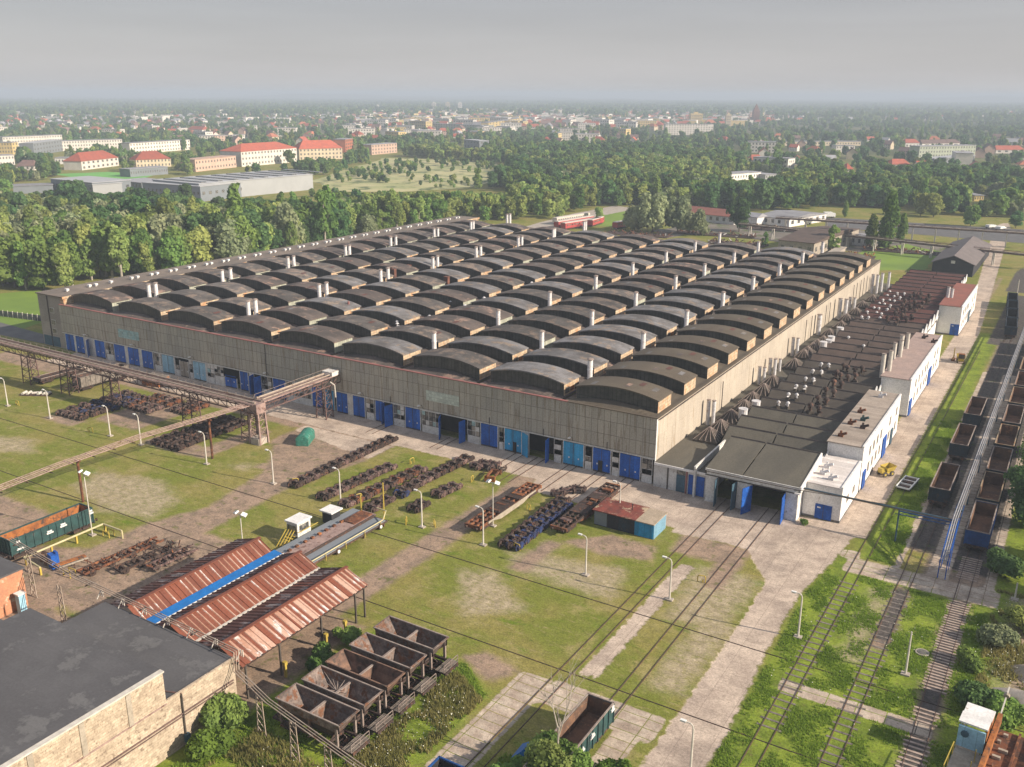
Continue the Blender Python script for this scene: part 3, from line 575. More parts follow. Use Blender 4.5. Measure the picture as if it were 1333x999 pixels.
def leaf(x, key, ang, w_=1.75, h=4.1, side=1):
    """an opened gate leaf hinged at x, swung out over the apron"""
    f = MB(); f.box(0, w_, -0.06, 0.06, 0, h, M[key]); f.box(0.1, w_ - 0.1, -0.1, -0.06, 1.0, 1.1, M[key]); f.box(0.1, w_ - 0.1, 0.06, 0.1, 2.6, 2.7, M[key])
    o = f.obj('gate_leaf', hall, (x, -0.1, 0.06)); o.rotation_euler.z = R(ang); return o
def win(x0, x1, z0=1.6, z1=4.2, sill=True):
    f = MB(); f.box(x0, x1, 0.0, 0.12, z0, z1, M['pane']); n = max(1, int((x1 - x0) / 0.75))
    for k in range(n + 1):
        x = x0 + (x1 - x0) * k / n; f.box(x - 0.04, x + 0.04, -0.06, 0.0, z0, z1, M['frame_dark' if k % 2 else 'old_white'])
    nz = max(1, int((z1 - z0) / 0.7))
    for k in range(nz + 1):
        z = z0 + (z1 - z0) * k / nz; f.box(x0, x1, -0.045, 0.0, z - 0.035, z + 0.035, M['old_white' if k % 2 else 'frame_dark'])
    for _ in range(6):
        k = rr.randint(0, n - 1); q = rr.randint(0, nz - 1); ww = (x1 - x0) / n; hh = (z1 - z0) / nz
        f.box(x0 + k * ww + .05, x0 + (k + 1) * ww - .05, -0.02, 0.0, z0 + q * hh + .04, z0 + (q + 1) * hh - .04, rr.choice([M['old_white'], M['beige'], M['panel_teal'], M['old_white']]))
    if z0 > 0.3: f.box(x0, x1, -0.03, 0.15, 0, z0, M['old_white'])
    return f.obj('window', hall)
BZ = [(-153.9, -150.6, 'blue'), (-149.9, -146.8, 'blue'), (-142.6, -139.0, 'blue'), (-135.5, -131.6, 'blue'), (-130.5, -126.7, 'blue'), (-125.6, -121.9, 'blue'),
      (-118.7, -114.8, 'pale_blue'), (-112.8, -110.2, 'beige'), (-108.5, -104.6, 'pale_blue'), (-84.4, -80.9, 'blue'), (-73.6, -70.6, 'blue'),
      (-70.2, -67.9, 'cyan'), (-67.2, -64.4, 'blue'), (-63.0, -60.1, 'blue'), (-57.4, -55.5, 'blue'), (-50.2, -46.8, 'blue'), (-33.3, -29.8, 'blue'),
      (-28.3, -24.9, 'cyan'), (-16.6, -12.8, 'cyan'), (-11.0, -7.8, 'blue'), (-6.1, -2.5, 'blue')]
for a_, b_, k_ in BZ: gate(a_, b_, k_, h=4.15 if k_ != 'beige' else 3.6)
gate(-98.7, -95.2, 'blue', h=2.2); gate(-94.0, -91.7, 'blue', h=4.15)
for a_, b_ in ((-138.6, -135.9), (-121.4, -119.0), (-114.4, -113.1), (-109.8, -108.8), (-104.1, -102.0), (-87.8, -84.9), (-60.0 + .3, -57.8), (-53.1, -50.5), (-46.4, -42.4), (-36.2, -33.6), (-18.4, -17.0), (-12.5, -11.3), (-7.5, -6.3), (-2.2, -0.4)):
    win(a_, b_, 1.5)
win(-101.8, -99.0, 2.1); win(-98.7, -91.4, 2.5, 4.2, False) if False else None
win(-80.6, -74.0, 1.5); win(-29.5, -28.6, 1.5); win(-143.2 - 1.9, -142.9, 1.5) if False else None
wp = MB()
for a_, b_ in ((-146.5, -142.8), (-126.6, -125.7), (-131.5, -130.6), (-114.7, -114.5), (-91.3, -90.0), (-64.3, -63.1), (-24.8, -23.4), (-74.0, -73.7), (-104.5, -104.2), (-150.5, -150.0)):
    wp.box(a_, b_, -0.02, 0.2, 0, 4.3, M['old_white'])
wp.obj('pier', hall)
# open gateways with swung leaves
leaf(-144.9, 'blue', -50); leaf(-87.9, 'blue', -95); leaf(-53.3, 'blue', -100, 1.9); leaf(-55.2, 'blue', -92, 0.9)
leaf(-42.1, 'blue', -62, 2.2); leaf(-36.7, 'blue', -98, 1.6); leaf(-24.7, 'cyan', -30, 1.9); leaf(-19.4, 'blue', -82, 1.5); leaf(-90.0, 'blue', -75, 1.6)
for a_, b_, k_ in ((-70.9, -75.5, 'x'),): pass
dd = MB(); dd.box(-10.0, -9.2, -0.12, -0.05, 0.1, 2.1, M['dark_in']); dd.box(-26.6, -25.9, -0.12, -0.05, 0.1, 2.0, M['dark_in']); dd.obj('wicket_door', hall)
for x0, x1, z0, z1, k_ in ((-45.3, -38.0, 6.4, 8.3, 'panel_green'), (-133.3, -126.0, 6.2, 8.2, 'panel_teal')):
    p_ = MB(); p_.box(x0, x1, -0.06, 0.0, z0, z1, M[k_]); p_.obj('glass_panel', hall)
for x in (-144.5, -127.5, -108, -85.5, -60.3, -46.2, -17.4 + 2.5):
    l_ = MB(); l_.tube([(x, 0, 4.6), (x, -0.35, 5.3), (x, -1.0, 5.45)], 0.04, M['frame_dark']); l_.box(x - 0.18, x + 0.18, -1.5, -0.9, 5.36, 5.5, M['lamp_white']); l_.obj('wall_lamp', hall)
for x in (-86.0, -20.5, -53.7, -31.5, -8.5):
    l_ = MB(); l_.cyl((x, -0.08, 4.4 if x > -80 else 4.4), (x, -0.08, 5.6 if x > -80 else 11.1), 0.06, M['frame_dark'], n=6); l_.obj('downpipe', hall)
# chimneys (survey points at their foot, roof height 11.3)
def flue(x, y, h=4.3, r=0.38, key='zinc', cap=True):
    v = MB(); v.cyl((0, 0, 0), (0, 0, h), r, M[key], n=10)
    for zz in (h * 0.33, h * 0.66): v.cyl((0, 0, zz), (0, 0, zz + 0.1), r * 1.12, M[key], n=10)
    if cap: v.cyl((0, 0, h + 0.12), (0, 0, h + 0.35), r * 1.5, M['rim'], r * 0.8, n=10); v.cyl((0, 0, h), (0, 0, h + 0.14), r * 0.4, M['rim'], n=6)
    return v
SING = [(764, 497), (833.3, 459.3), (701, 457.5), (767.6, 428.6), (890, 428.6), (824.8, 403.2), (711.5, 402.5), (937.5, 402.8), (562.3, 459.3), (644.3, 427.7), (770.6, 379.8), (874.2, 379.8), (819.4, 361.8), (862.2, 345.3),
        (976.8, 381.4), (914.5, 363.3), (1011.4, 362.6), (952, 346), (1040.7, 346), (899.5, 331), (982.9, 331.8), (931.8, 319), (1066, 331.8)]
DBL = [(189, 391.4), (198.2, 389.5), (285.4, 371.5), (293.5, 368.8), (318, 415), (328, 412.6), (410.8, 391.5), (418.9, 388.8), (489.2, 370.8), (496.2, 368), (502.5, 325), (508, 323.5), (558, 313), (563, 312), (606.9, 303), (611.7, 302.5),
       (558.6, 353.6), (564.3, 352), (616.4, 339.3), (622, 337.8), (668.5, 325), (673.4, 323.8), (650.9, 292.8), (655, 292), (713.8, 313.3), (718, 313), (753.8, 303), (757.4, 302.5), (367.5, 353), (374, 351.3), (440, 337), (446, 336)]
proto_f = flue(0, 0, 5.0, .46, 'flue_white').obj('chimney', hall, (0, 0, 0)); used_p = [False]
def put_flue(px, py, proto, z=11.1):
    p = G(px, py, z + .9); p.x = -16.85 - 17.1 * round((-16.85 - p.x) / 17.1)      # they stand in the valleys between the vaults
    o = proto if not used_p[0] else proto.copy()
    if used_p[0]: COL.objects.link(o)
    used_p[0] = True; o.location = (p.x, p.y, z - 0.1); return o
for p in SING + DBL: put_flue(*p, proto_f)
for px, py, h in ((512.8, 366, 3.3), (532.3, 359, 3.0), (581.8, 376, 3.2), (600, 369, 2.4), (454.5, 412, 3.6)):
    p = G(px, py, 11.1); v = MB()
    if px == 454.5: v.cyl((0, 0, 0), (0, 0, h), 0.25, M['red_trim'], n=8)
    else: v.box(-0.6, 0.6, -0.5, 0.5, 0, h, M['brick_dark']); v.box(-0.7, 0.7, -0.6, 0.6, h, h + 0.15, M['brick_dark'])
    v.obj('brick_chimney', hall, (p.x, p.y, 11.0))
for px, py in ((517, 421), (559, 414), (587, 395), (605, 400), (630, 390), (668, 375), (603, 402), (519, 428), (692, 370), (452, 384), (478, 376), (517, 424)):
    p = G(px, py, 12.5); v = MB(); v.cyl((0, 0, 0), (0, 0, 1.0), 0.14, M['zinc'], n=6); v.cyl((0, 0, 1.0), (0, 0, 1.25), 0.45, M['zinc'], 0.2, n=8)
    v.obj('roof_vent', hall, (p.x, p.y, 11.9))

# office annex along the left side of the hall
annex = empty('office_annex', (-155, 0, 0)); tag(annex, 'tall narrow flat roofed annex along the left side of the hall with roof vents', 'building')
v = MB(); v.box(-9, -1.5 + 1.5, 0.5, 181, 0, 12.9, M['annex_wall']); v.obj('wall', annex)
v = MB(); v.box(-9.3, 1.4, 0.2, 181.4, 12.9, 13.15, M['annex_roof']); v.box(1.4, 1.55, 0.2, 181.4, 12.6, 13.2, M['end_tan']); v.obj('roof', annex)
v = MB(); v.box(0.0, 1.3, 0.6, 181, 11.2, 12.9, M['end_tan']); v.obj('clerestory', annex)
for z0 in (8.6, 5.6, 3.4):
    v = MB(); v.box(-4.5, -2.9, 0.42, 0.52, z0, z0 + 1.3, M['old_white']); v.box(-4.4, -3.75, 0.38, 0.44, z0 + 0.1, z0 + 1.2, M['pane']); v.box(-3.65, -3.0, 0.38, 0.44, z0 + 0.1, z0 + 1.2, M['pane']); v.obj('window', annex)
v = MB(); v.box(-5.2, -5.0, 0.3, 0.5, 0, 12.9, M['frame_dark']); v.obj('downpipe', annex)
v = MB(); v.box(-8.5, -2.2, 0.4, 0.5, 0.2, 2.6, M['slate_blue']); v.obj('entrance_door', annex)
v = MB(); v.cyl((0, 0, 0), (0, 0, 0.35), 0.25, M['white'], n=8); v.box(-0.45, 0.45, -0.35, 0.35, 0.3, 0.75, M['white']); pv = v.obj('roof_vent', annex, (-3.5, 5, 13.1)); first = True
yy = 5.0; k = 0
while yy < 178:
    for dy in ((0,) if k in (0, 2) else (0, 1.8)):
        o = pv if first else pv.copy()
        if not first: COL.objects.link(o)
        first = False; o.location = (-3.6, yy + dy, 13.1)
    yy += 6.2; k += 1

# ------------------------------------------------------------------ low lean-to strip between the hall and the sawtooth shed
lean = empty('lean_to', (0, 0, 0)); tag(lean, 'low dark roofed lean-to squeezed between the hall side wall and the sawtooth shed', 'building')
v = MB(); v.box(0.15, 9.0, -0.5, 176, 0, 3.9, M['old_white']); v.obj('wall', lean)
v = MB(); v.box(0.1, 9.1, -0.7, 176, 3.9, 4.05, M['saw_grey']); v.box(0.2, 9.1, -0.75, -0.6, 3.75, 4.12, M['white_wall']); v.obj('roof', lean)
v = MB(); v.box(4.0, 5.4, -0.62, -0.5, 0.05, 2.9, M['slate_blue']); v.obj('door', lean)
v = MB(); v.box(6.0, 8.6, -0.62, -0.5, 0.05, 3.3, M['blue_plain']); v.obj('door', lean)
v = MB(); v.box(4.0, 5.4, -0.62, -0.5, 3.0, 3.7, M['pane']); v.obj('window', lean)
v = MB(); v.box(2.4, 2.6, -0.6, -0.5, 0, 3.8, M['frame_dark']); v.box(5.55, 5.8, -0.7, -0.5, 0, 3.8, M['red_trim']); v.obj('downpipe', lean)

def tepee(p, s=1.0):
    """pyramidal roof light with pale ribs"""
    v = MB(); h = 2.3 * s; b = 2.1 * s
    for i in range(4):
        c_ = [(-b, -b), (b, -b), (b, b), (-b, b)]; a, q = c_[i], c_[(i + 1) % 4]
        v.add([(a[0], a[1], 0.35), (q[0], q[1], 0.35), (0, 0, h)], [(0, 1, 2)], M['saw_dark'])
    v.box(-b - .1, b + .1, -b - .1, b + .1, 0, 0.36, M['frame_dark'])
    for i in range(4):
        c_ = [(-b, -b), (b, -b), (b, b), (-b, b)]; a, q = c_[i], c_[(i + 1) % 4]
        for t in (0, 0.25, 0.5, 0.75):
            x, y = a[0] + (q[0] - a[0]) * t, a[1] + (q[1] - a[1]) * t
            v.bar((x * 1.03, y * 1.03, 0.4), (x * .06, y * .06, h + .1), 0.085, 0.085, M['rim'])
    return v.obj('pyramid_rooflight', lean, p)
k4 = lambda x, y: (900 + x / 4, 440 + y / 4)
for i, q in enumerate(((50, 520), (105, 478), (160, 425), (225, 372), (270, 330), (322, 285), (372, 240), (490, 150), (575, 90), (610, 50))):
    p = G(*k4(*q), 4.1); tepee((3.9 + 0.25 * (i % 2), p.y, 4.05), 0.95)
for y in (75, 82, 90, 98, 108, 117, 126, 136, 146): tepee((3.8 + 0.4 * math.sin(y), y, 4.05), 0.8)
def stack(x, y, h, r, n=1, key='zinc', z=4.05, par=None, name='exhaust_pipe'):
    v = MB()
    for k in range(n):
        v.cyl((k * r * 3, 0, 0), (k * r * 3, 0, h), r, M[key], n=10); v.cyl((k * r * 3, 0, h), (k * r * 3, 0, h + 0.12), r * 1.15, M['rim'], n=10)
    return v.obj(name, par or lean, (x, y, z))
for x, y, h, r, n in ((1.0, 21, 4.6, 0.33, 2), (1.2, 50, 3.6, 0.33, 2), (1.0, 58, 3.4, 0.35, 2), (1.2, 61.5, 2.6, .3, 2), (1.0, 75, 4.2, 0.35, 2), (1.0, 98, 5.0, 0.55, 1), (1.3, 118, 5.4, 0.5, 2), (1.3, 130, 3.6, .4, 2), (1.5, 158, 5.5, .45, 2), (3.4, 162, 5.5, .45, 1), (5.0, 164, 5.6, .4, 1)):
    stack(x, y, h, r, n)
for y in (30, 88, 93, 107, 111, 138, 142, 147, 151): stack(0.4, y, 5.5, 0.08, 1, 'frame_dark', name='downpipe')
for x, y in ((6.5, 80), (7.2, 82.5), (6.8, 86), (6.5, 96), (6.8, 30), (6.2, 24.5)):     # cylindrical filter tanks
    v = MB(); v.cyl((0, 0, 0.8), (0, 0, 2.8), 0.8, M['zinc'], n=12); v.cyl((0, 0, 0), (0, 0, 0.8), 0.15, M['zinc'], 0.8, n=12); v.cyl((0, 0, 2.8), (0, 0, 3.0), 0.85, M['zinc'], n=12); v.obj('filter_tank', lean, (x, y, 4.05))

# ------------------------------------------------------------------ sawtooth shed
saw = empty('sawtooth_shed', (7, -1.6, 0)); tag(saw, 'long low shed with ridged sawtooth roof and two open doorways in its whitewashed end', 'workshop')
SX0, SX1, SY0 = 0.0, 16.2, 0.0; E5 = 5.4
v = MB()
for x0, x1, z0, z1 in ((2.2, 4.0, 0, 4.4), (7.1, 9.3, 0, 4.4), (14.4, 16.2, 0, 4.4), (2.2, 16.2, 4.4, E5)): v.box(x0, x1, 0.0, 0.35, z0, z1, M['old_white'])
v.box(SX1 - 0.3, SX1, 0.35, 194.5, 0, E5 - 0.3, M['white_wall']); v.box(SX0, SX0 + .3, 0.35, 194.5, 0, E5 - 0.3, M['old_white']); v.box(0.3, SX1 - .3, 194.2, 194.5, 0, E5 - .3, M['old_white'])
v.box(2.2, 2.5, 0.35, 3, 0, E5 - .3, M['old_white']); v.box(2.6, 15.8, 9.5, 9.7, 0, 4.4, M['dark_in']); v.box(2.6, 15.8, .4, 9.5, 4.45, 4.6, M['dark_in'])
v.obj('wall', saw)
v = MB(); v.box(2.0, 16.4, -0.12, 0.0, E5 - 0.25, E5 + 0.05, M['white']); v.box(2.0, 16.4, -0.08, 0, 4.35, 4.5, M['frame_dark']); v.obj('fascia', saw)
for (x, key, ang, w_) in ((4.0, 'slate_blue', -85, 1.5), (7.0, 'slate_blue', -100, 1.4), (9.4, 'blue_plain', -112, 2.2), (14.4, 'blue_plain', -86, 2.4)):
    f = MB(); f.box(0, w_, -0.05, 0.05, 0, 4.2, M[key]); f.box(.1, w_ - .1, .05, .09, 1, 1.1, M[key]); f.box(.1, w_ - .1, .05, .09, 3, 3.1, M[key]); o = f.obj('gate_leaf', saw, (x, -0.05, 0.06)); o.rotation_euler.z = R(ang)
v = MB(); v.box(15.7, 16.5, -0.3, 11, 4.4, 4.6, M['white_wall']); v.obj('eaves', saw)
teeth = [(0.0, 11.3, 'saw_grey', 6.9)]; y = 11.3; k = 0
while y < 190:
    step = 6.02; key = 'saw_grey' if k < 3 else ('saw_dark' if k < 9 else ('saw_brown' if k < 17 else 'saw_red'))
    teeth.append((y, y + step, key, 6.6)); y += step; k += 1
for i, (y0, y1, key, zr) in enumerate(teeth):
    xa = 0.6 if i == 0 else (-0.3)
    v = MB(); x0 = 2.0 if i == 0 else SX0 - 0.3; x1 = SX1 + 0.2; zl = E5 if i == 0 else 3.7
    for a, b in ((x0, 7.6), (7.85, x1)):   # two halves either side of the valley gutter
        v.add([(a, y0 - (0.25 if i == 0 else 0), zl), (b, y0 - (0.25 if i == 0 else 0), zl), (b, y1 + 0.2, zr), (a, y1 + 0.2, zr), (a, y1 + .2, zr - .2), (b, y1 + .2, zr - .2), (a, y0, zl - .15), (b, y0, zl - .15)],
              [(0, 1, 2, 3), (3, 2, 5, 4), (0, 6, 7, 1), (1, 7, 5, 2), (0, 3, 4, 6), (7, 6, 4, 5)], M[key])
        v.box(a, b, y1 + 0.16, y1 + 0.3, zr - 0.22, zr + 0.2, M['frame_dark']); v.box(a, b, y1 + .12, y1 + .16, zr - .1, zr + .12, M['barn_roof'])  # dark lip painted in as the shadow line between ridges, pale strip before it
    v.box(7.6, 7.85, y0 + .1, y1 + .2, zl - .1, zl + .02, M['frame_dark'])
    v.obj('roof_bay', saw)
    v = MB(); v.box(x0 + 0.05, x1 - 0.05, y1 - 0.05, y1 + 0.1, 4.9, zr - 0.16, M['pane'])
    v.prism([(y0, 4.6), (y1 + .1, 4.6), (y1 + .1, zr + .22), (y0, zl + .12)], 'x', x1 - .02, x1 + .2, M['white_wall'])
    v.prism([(y0, 4.6), (y1 + .1, 4.6), (y1 + .1, zr - .1), (y0, zl)], 'x', x0 - .1, x0 + .04, M['saw_dark'])
    v.obj('gable', saw)
def fan(keyc, s=1.0):
    v = MB(); c = M[keyc]
    v.cyl((0, 0, 0), (0, 0, 1.3 * s), 0.28 * s, c, n=8); v.cyl((0, 0, 1.1 * s), (0, 0, 1.5 * s), 0.62 * s, c, 0.5 * s, n=10); v.cyl((0, 0, 1.5 * s), (0, 0, 1.75 * s), 0.5 * s, c, 0.15 * s, n=10)
    v.cyl((0.1, 0, 0.5 * s), (0.9 * s, 0, 0.5 * s), 0.22 * s, c, n=6); v.box(-0.5 * s, 0.5 * s, -0.5 * s, 0.5 * s, -0.5, 0.12, M['frame_dark'])
    return v
fw = fan('zinc', .6).obj('roof_fan', saw, (0, 0, 0)); fb = fan('rust_dark', .95).obj('roof_fan', saw, (0, 0, 0)); fn = [0, 0]
def put_fan(which, x, y, z=6.1):
    p = (fw, fb)[which]; o = p if fn[which] == 0 else p.copy()
    if fn[which]: COL.objects.link(o)
    fn[which] += 1; o.location = (x - 7, y + 1.6, z); o.rotation_euler.z = rr.uniform(0, 6)
for i, y in enumerate((32, 37.8, 43.8, 49.8, 56, 62)):
    put_fan(0, 10.3 + .2 * (i % 2), y); put_fan(0, 11.9, y + 0.4)
for i, y in enumerate((31.5, 36.8, 42.5, 48.5, 54, 60)):
    put_fan(1, 16.0, y + .6); put_fan(1, 17.6, y)
    if i in (4, 5): put_fan(1, 18.6, y + 2); put_fan(1, 15.0, y + 2)
for y in (112, 118, 124, 130, 136, 142, 148):
    for x in (8.4, 10.2, 12.0): put_fan(0, x + rr.uniform(-.4, .4), y + rr.uniform(-.8, .8))
    for x in (14.6, 16.6, 18.8): put_fan(1, x + rr.uniform(-.4, .4), y + rr.uniform(-.8, .8))
for x, y in ((10.2, 88), (14.8, 82)): put_fan(0, x, y)

# ------------------------------------------------------------------ white workshops along the road
def white_block(y0, y1, h, roofkey, label, name, x0=23.3, x1=28.8, doors=(), wins=(), front=None, wallk='white_wall'):
    b = empty(name, (x0, y0, 0)); tag(b, label, 'building'); L_, W_ = y1 - y0, x1 - x0
    v = MB(); v.box(0, W_, 0, L_, 0.35, h, M[wallk]); v.box(-0.03, W_ + 0.03, -0.03, L_ + 0.03, 0, 0.35, M['felt_grey']); v.box(W_ - .25, W_ + .05, 0, L_, h, h + 0.28, M['white']); v.obj('wall', b)
    v = MB(); v.box(-0.2, W_ - .26, -0.15, L_ + .15, h + 0.01, h + 0.14, M[roofkey]); v.obj('roof', b)
    for (a, c, z1, key) in doors:
        v = MB(); v.box(W_, W_ + 0.22, a, c, 0.1, z1, M[key]); v.box(W_ + .22, W_ + .26, (a + c) / 2 - .03, (a + c) / 2 + .03, 0.1, z1, M['frame_dark']); v.obj('door', b)
    for (a, c, z0, z1) in wins:
        v = MB(); v.box(W_ - 0.02, W_ + 0.04, a, c, z0, z1, M['pane']); v.box(W_, W_ + .08, a - .08, c + .08, z0 - .12, z0, M['old_white']); v.box(W_ + .03, W_ + .06, (a + c) / 2 - .03, (a + c) / 2 + .03, z0, z1, M['white']); v.obj('window', b)
    if front:
        a, c, z1, key = front; v = MB(); v.box(a, c, -0.12, 0.0, 0.1, z1, M[key]); v.box((a + c) / 2 - .03, (a + c) / 2 + .03, -0.16, -0.12, 0.1, z1, M['frame_dark']); v.box(a + .3, a + .8, -.15, -.12, z1 - .6, z1 - .4, M['white']); v.obj('door', b)
    return b
b1 = white_block(1.2, 13.5, 5.4, 'white_roof', 'lowest white workshop block, nearest of its row, with a blue door in its front', 'white_workshop', doors=[], wins=[(3.5, 5, 2, 3), (7.5, 9, 2, 3)], front=(1.9, 4.3, 2.4, 'blue_plain'))
b2 = white_block(14.3, 46, 7.5, 'tan_roof', 'white workshop block with ribbed tan flat roof, second from the near end of the road', 'white_workshop', doors=[(1.2, 3.2, 3.0, 'blue_plain'), (17, 20, 3.6, 'blue_plain'), (24.5, 26, 3, 'slate_blue')], wins=[(a, a + 1.3, z, z + 1.5) for a in (5, 8, 11, 14, 22, 28) for z in (1.8, 4.6)])
b3 = white_block(56.8, 98, 7.5, 'pink_roof', 'long white workshop block with pinkish flat roof and pale exhaust stacks', 'white_workshop', doors=[(0.6, 3.2, 3.2, 'blue_plain'), (24, 27.5, 3.8, 'blue_plain')], wins=[(a, a + 1.4, z, z + 1.5) for a in (6, 10, 14, 18, 21, 31, 35) for z in (1.8, 4.6)])
b4 = white_block(133, 168, 7.6, 'red_flat', 'white workshop block with dull red flat roof at the far end of the road', 'white_workshop', doors=[(18, 21, 3.2, 'slate_blue')], wins=[(a, a + 1.6, z, z + 1.6) for a in (4, 8, 12, 15, 24, 29) for z in (1.8, 4.6)], front=(3.3, 5.4, 3.0, 'blue_plain'))
for par, pts in ((b3, ((-0.4, 2.5, 5.0, .42), (0.6, 4.2, 5.4, .4), (-.4, 14.5, 4.6, .38), (0.5, 16.5, 4.8, .38), (-.3, 22, 4.6, .45), (0.5, 24.5, 4.6, .4), (-.3, 10, 3, .25), (-.2, 8, 2.2, .25))), (b4, ((0.5, 11, 4.2, .42), (1.4, 11.4, 3.8, .4)))):
    for x, y, h, r in pts:
        v = MB(); v.cyl((0, 0, -1.2), (0, 0, h - 1.2), r, M['conc_post'] if par is b3 else M['zinc'], n=12); v.cyl((0, 0, h - 1.2), (0, 0, h - 1.1), r * 1.12, M['rim'], n=12); v.obj('exhaust_stack', par, (x, y, 7.6))
for par, z, pts in ((b1, 5.5, ((1.6, 4.0, 'zinc'), (3.2, 2.5, 'zinc'), (1.5, 7, 'zinc'))), (b2, 7.6, ((1.2, 3.2, 'rust'), (1.2, 10, 'rust'), (1.3, 17, 'rust'), (2.6, 13, 'wagon_green'), (3.4, 9, 'rust_dark'), (2.6, 28, 'zinc'))), (b3, 7.6, ((2.2, 36, 'rust_dark'), (4.6, 33, 'rust_dark')))):
    for x, y, key in pts:
        v = MB(); v.box(-.4, .4, -.35, .35, 0, .5, M[key]); v.cyl((0, 0, .5), (0, 0, 1.0), .18, M[key], n=8); v.cyl((.2, 0, .45), (.9, 0, .75), .22, M[key], n=8); v.obj('roof_fan', par, (x, y, z))

# ------------------------------------------------------------------ dark barn and back yard halls
barn = empty('timber_barn', (8.3, 226, 0)); tag(barn, 'dark timber barn with a grey gable roof beyond the sawtooth shed', 'barn')
v = MB(); v.prism([(0.4, 0), (13.6, 0), (13.6, 4.0), (7, 6.6), (0.4, 4.0)], 'y', 0, 55, M['barn_dark']); v.obj('wall', barn)
v = MB(); v.prism([(-0.2, 4.0), (7, 6.85), (14.2, 4.0), (14.2, 4.2), (7, 7.05), (-0.2, 4.2)][::-1], 'y', -0.5, 55.5, M['barn_roof']); v.obj('roof', barn)
v = MB(); v.box(6.3, 7.6, -.15, 0, 4.2, 5.2, M['old_white']); v.obj('hatch', barn)
def low_hall(name, label, pA, pB, depth, h, wallk, roofk, pitch=0.0, wins=0, z=0, cat='building', winkey='pane', rows=1, group=None, over=0.4, hip=0.0):
    """rectangular building whose near long wall runs from pA to pB on the ground"""
    A = Vector(pA[:2]); B = Vector(pB[:2]); L_ = (B - A).length; ang = math.atan2(B.y - A.y, B.x - A.x)
    b = empty(name, (A.x, A.y, 0), ang); tag(b, label, cat, group)
    v = MB(); v.box(0, L_, 0, depth, 0, h, M[wallk])
    if pitch and not hip:
        v.add([(0, 0, h), (0, depth, h), (0, depth / 2, h + pitch)], [(0, 2, 1)], M[wallk]); v.add([(L_, 0, h), (L_, depth, h), (L_, depth / 2, h + pitch)], [(0, 1, 2)], M[wallk])
    v.obj('wall', b)
    r = MB()
    if pitch:
        o_ = over; s = hip
        lo = h - o_ * pitch / (depth / 2) * 0.6
        P = [(-o_, -o_, lo), (L_ + o_, -o_, lo), (L_ + o_, depth + o_, lo), (-o_, depth + o_, lo), (-o_ + s, depth / 2, h + pitch + .12), (L_ + o_ - s, depth / 2, h + pitch + .12)]
        Q = [(x, y, zz - 0.18) for x, y, zz in P]
        r.add(P + Q, [(0, 1, 5, 4), (2, 3, 4, 5), (1, 2, 5), (3, 0, 4), (0, 6, 7, 1), (1, 7, 8, 2), (2, 8, 9, 3), (3, 9, 6, 0)] + ([] if s else []), M[roofk])
        if not s: pass
    else:
        r.box(-over, L_ + over, -over, depth + over, h, h + 0.35, M[roofk])
    r.obj('roof', b)
    if wins:
        n2 = max(1, int(depth / 5)); budget = 96; pf = ps = None
        for q in range(rows):
            zc = h * (q + 0.55) / rows; hh = min(1.7, h / rows * 0.5); st = L_ / wins; ws = depth / n2
            for k in range(wins + n2):
                if budget <= 0: break
                budget -= 1
                if k < wins:
                    if pf is None: v = MB(); v.box(-st * .2, st * .2, -0.06, 0.0, -hh / 2, hh / 2, M[winkey]); pf = v.obj('window', b); w1 = pf
                    else: w1 = pf.copy(); COL.objects.link(w1)
                    w1.location = (st * (k + .5), 0, zc)
                else:
                    if ps is None: v = MB(); v.box(0.0, 0.06, -ws * .2, ws * .2, -hh / 2, hh / 2, M[winkey]); ps = v.obj('window', b); w1 = ps
                    else: w1 = ps.copy(); COL.objects.link(w1)
                    w1.location = (L_, ws * (k - wins + .5), zc)
    return b
low_hall('storage_shed', 'long low shed with rusty red roof behind the willows', G(872, 284), G(955, 293), 13, 3.8, 'old_white', 'red_flat', 2.4, 10)
low_hall('storage_shed', 'long white shed with pale grey roof beside the far yard', G(984, 291), G(1027, 296), 34, 3.8, 'white_wall', 'roof_gray', 1.2, 5)
low_hall('machine_hall', 'brown roofed machine hall behind the far corner of the factory hall', G(1012, 332), G(1058, 337), 52, 6.0, 'beige', 'saw_brown', 1.8, 4)
low_hall('storage_shed', 'small flat grey building behind the pipe bridge', G(1098, 318), G(1130, 321), 10, 3.5, 'old_white', 'roof_gray', 0, 4)
low_hall('storage_shed', 'tiny white gabled shed by the pipe bridge', G(968, 292), G(985, 294), 8, 4.0, 'white_wall', 'roof_gray', 1.5, 0)
low_hall('brick_hut', 'low concrete walled bay with stacked scrap by the machine hall', G(1076, 346), G(1100, 330), 3, 2.2, 'concrete', 'concrete', 0, 0)

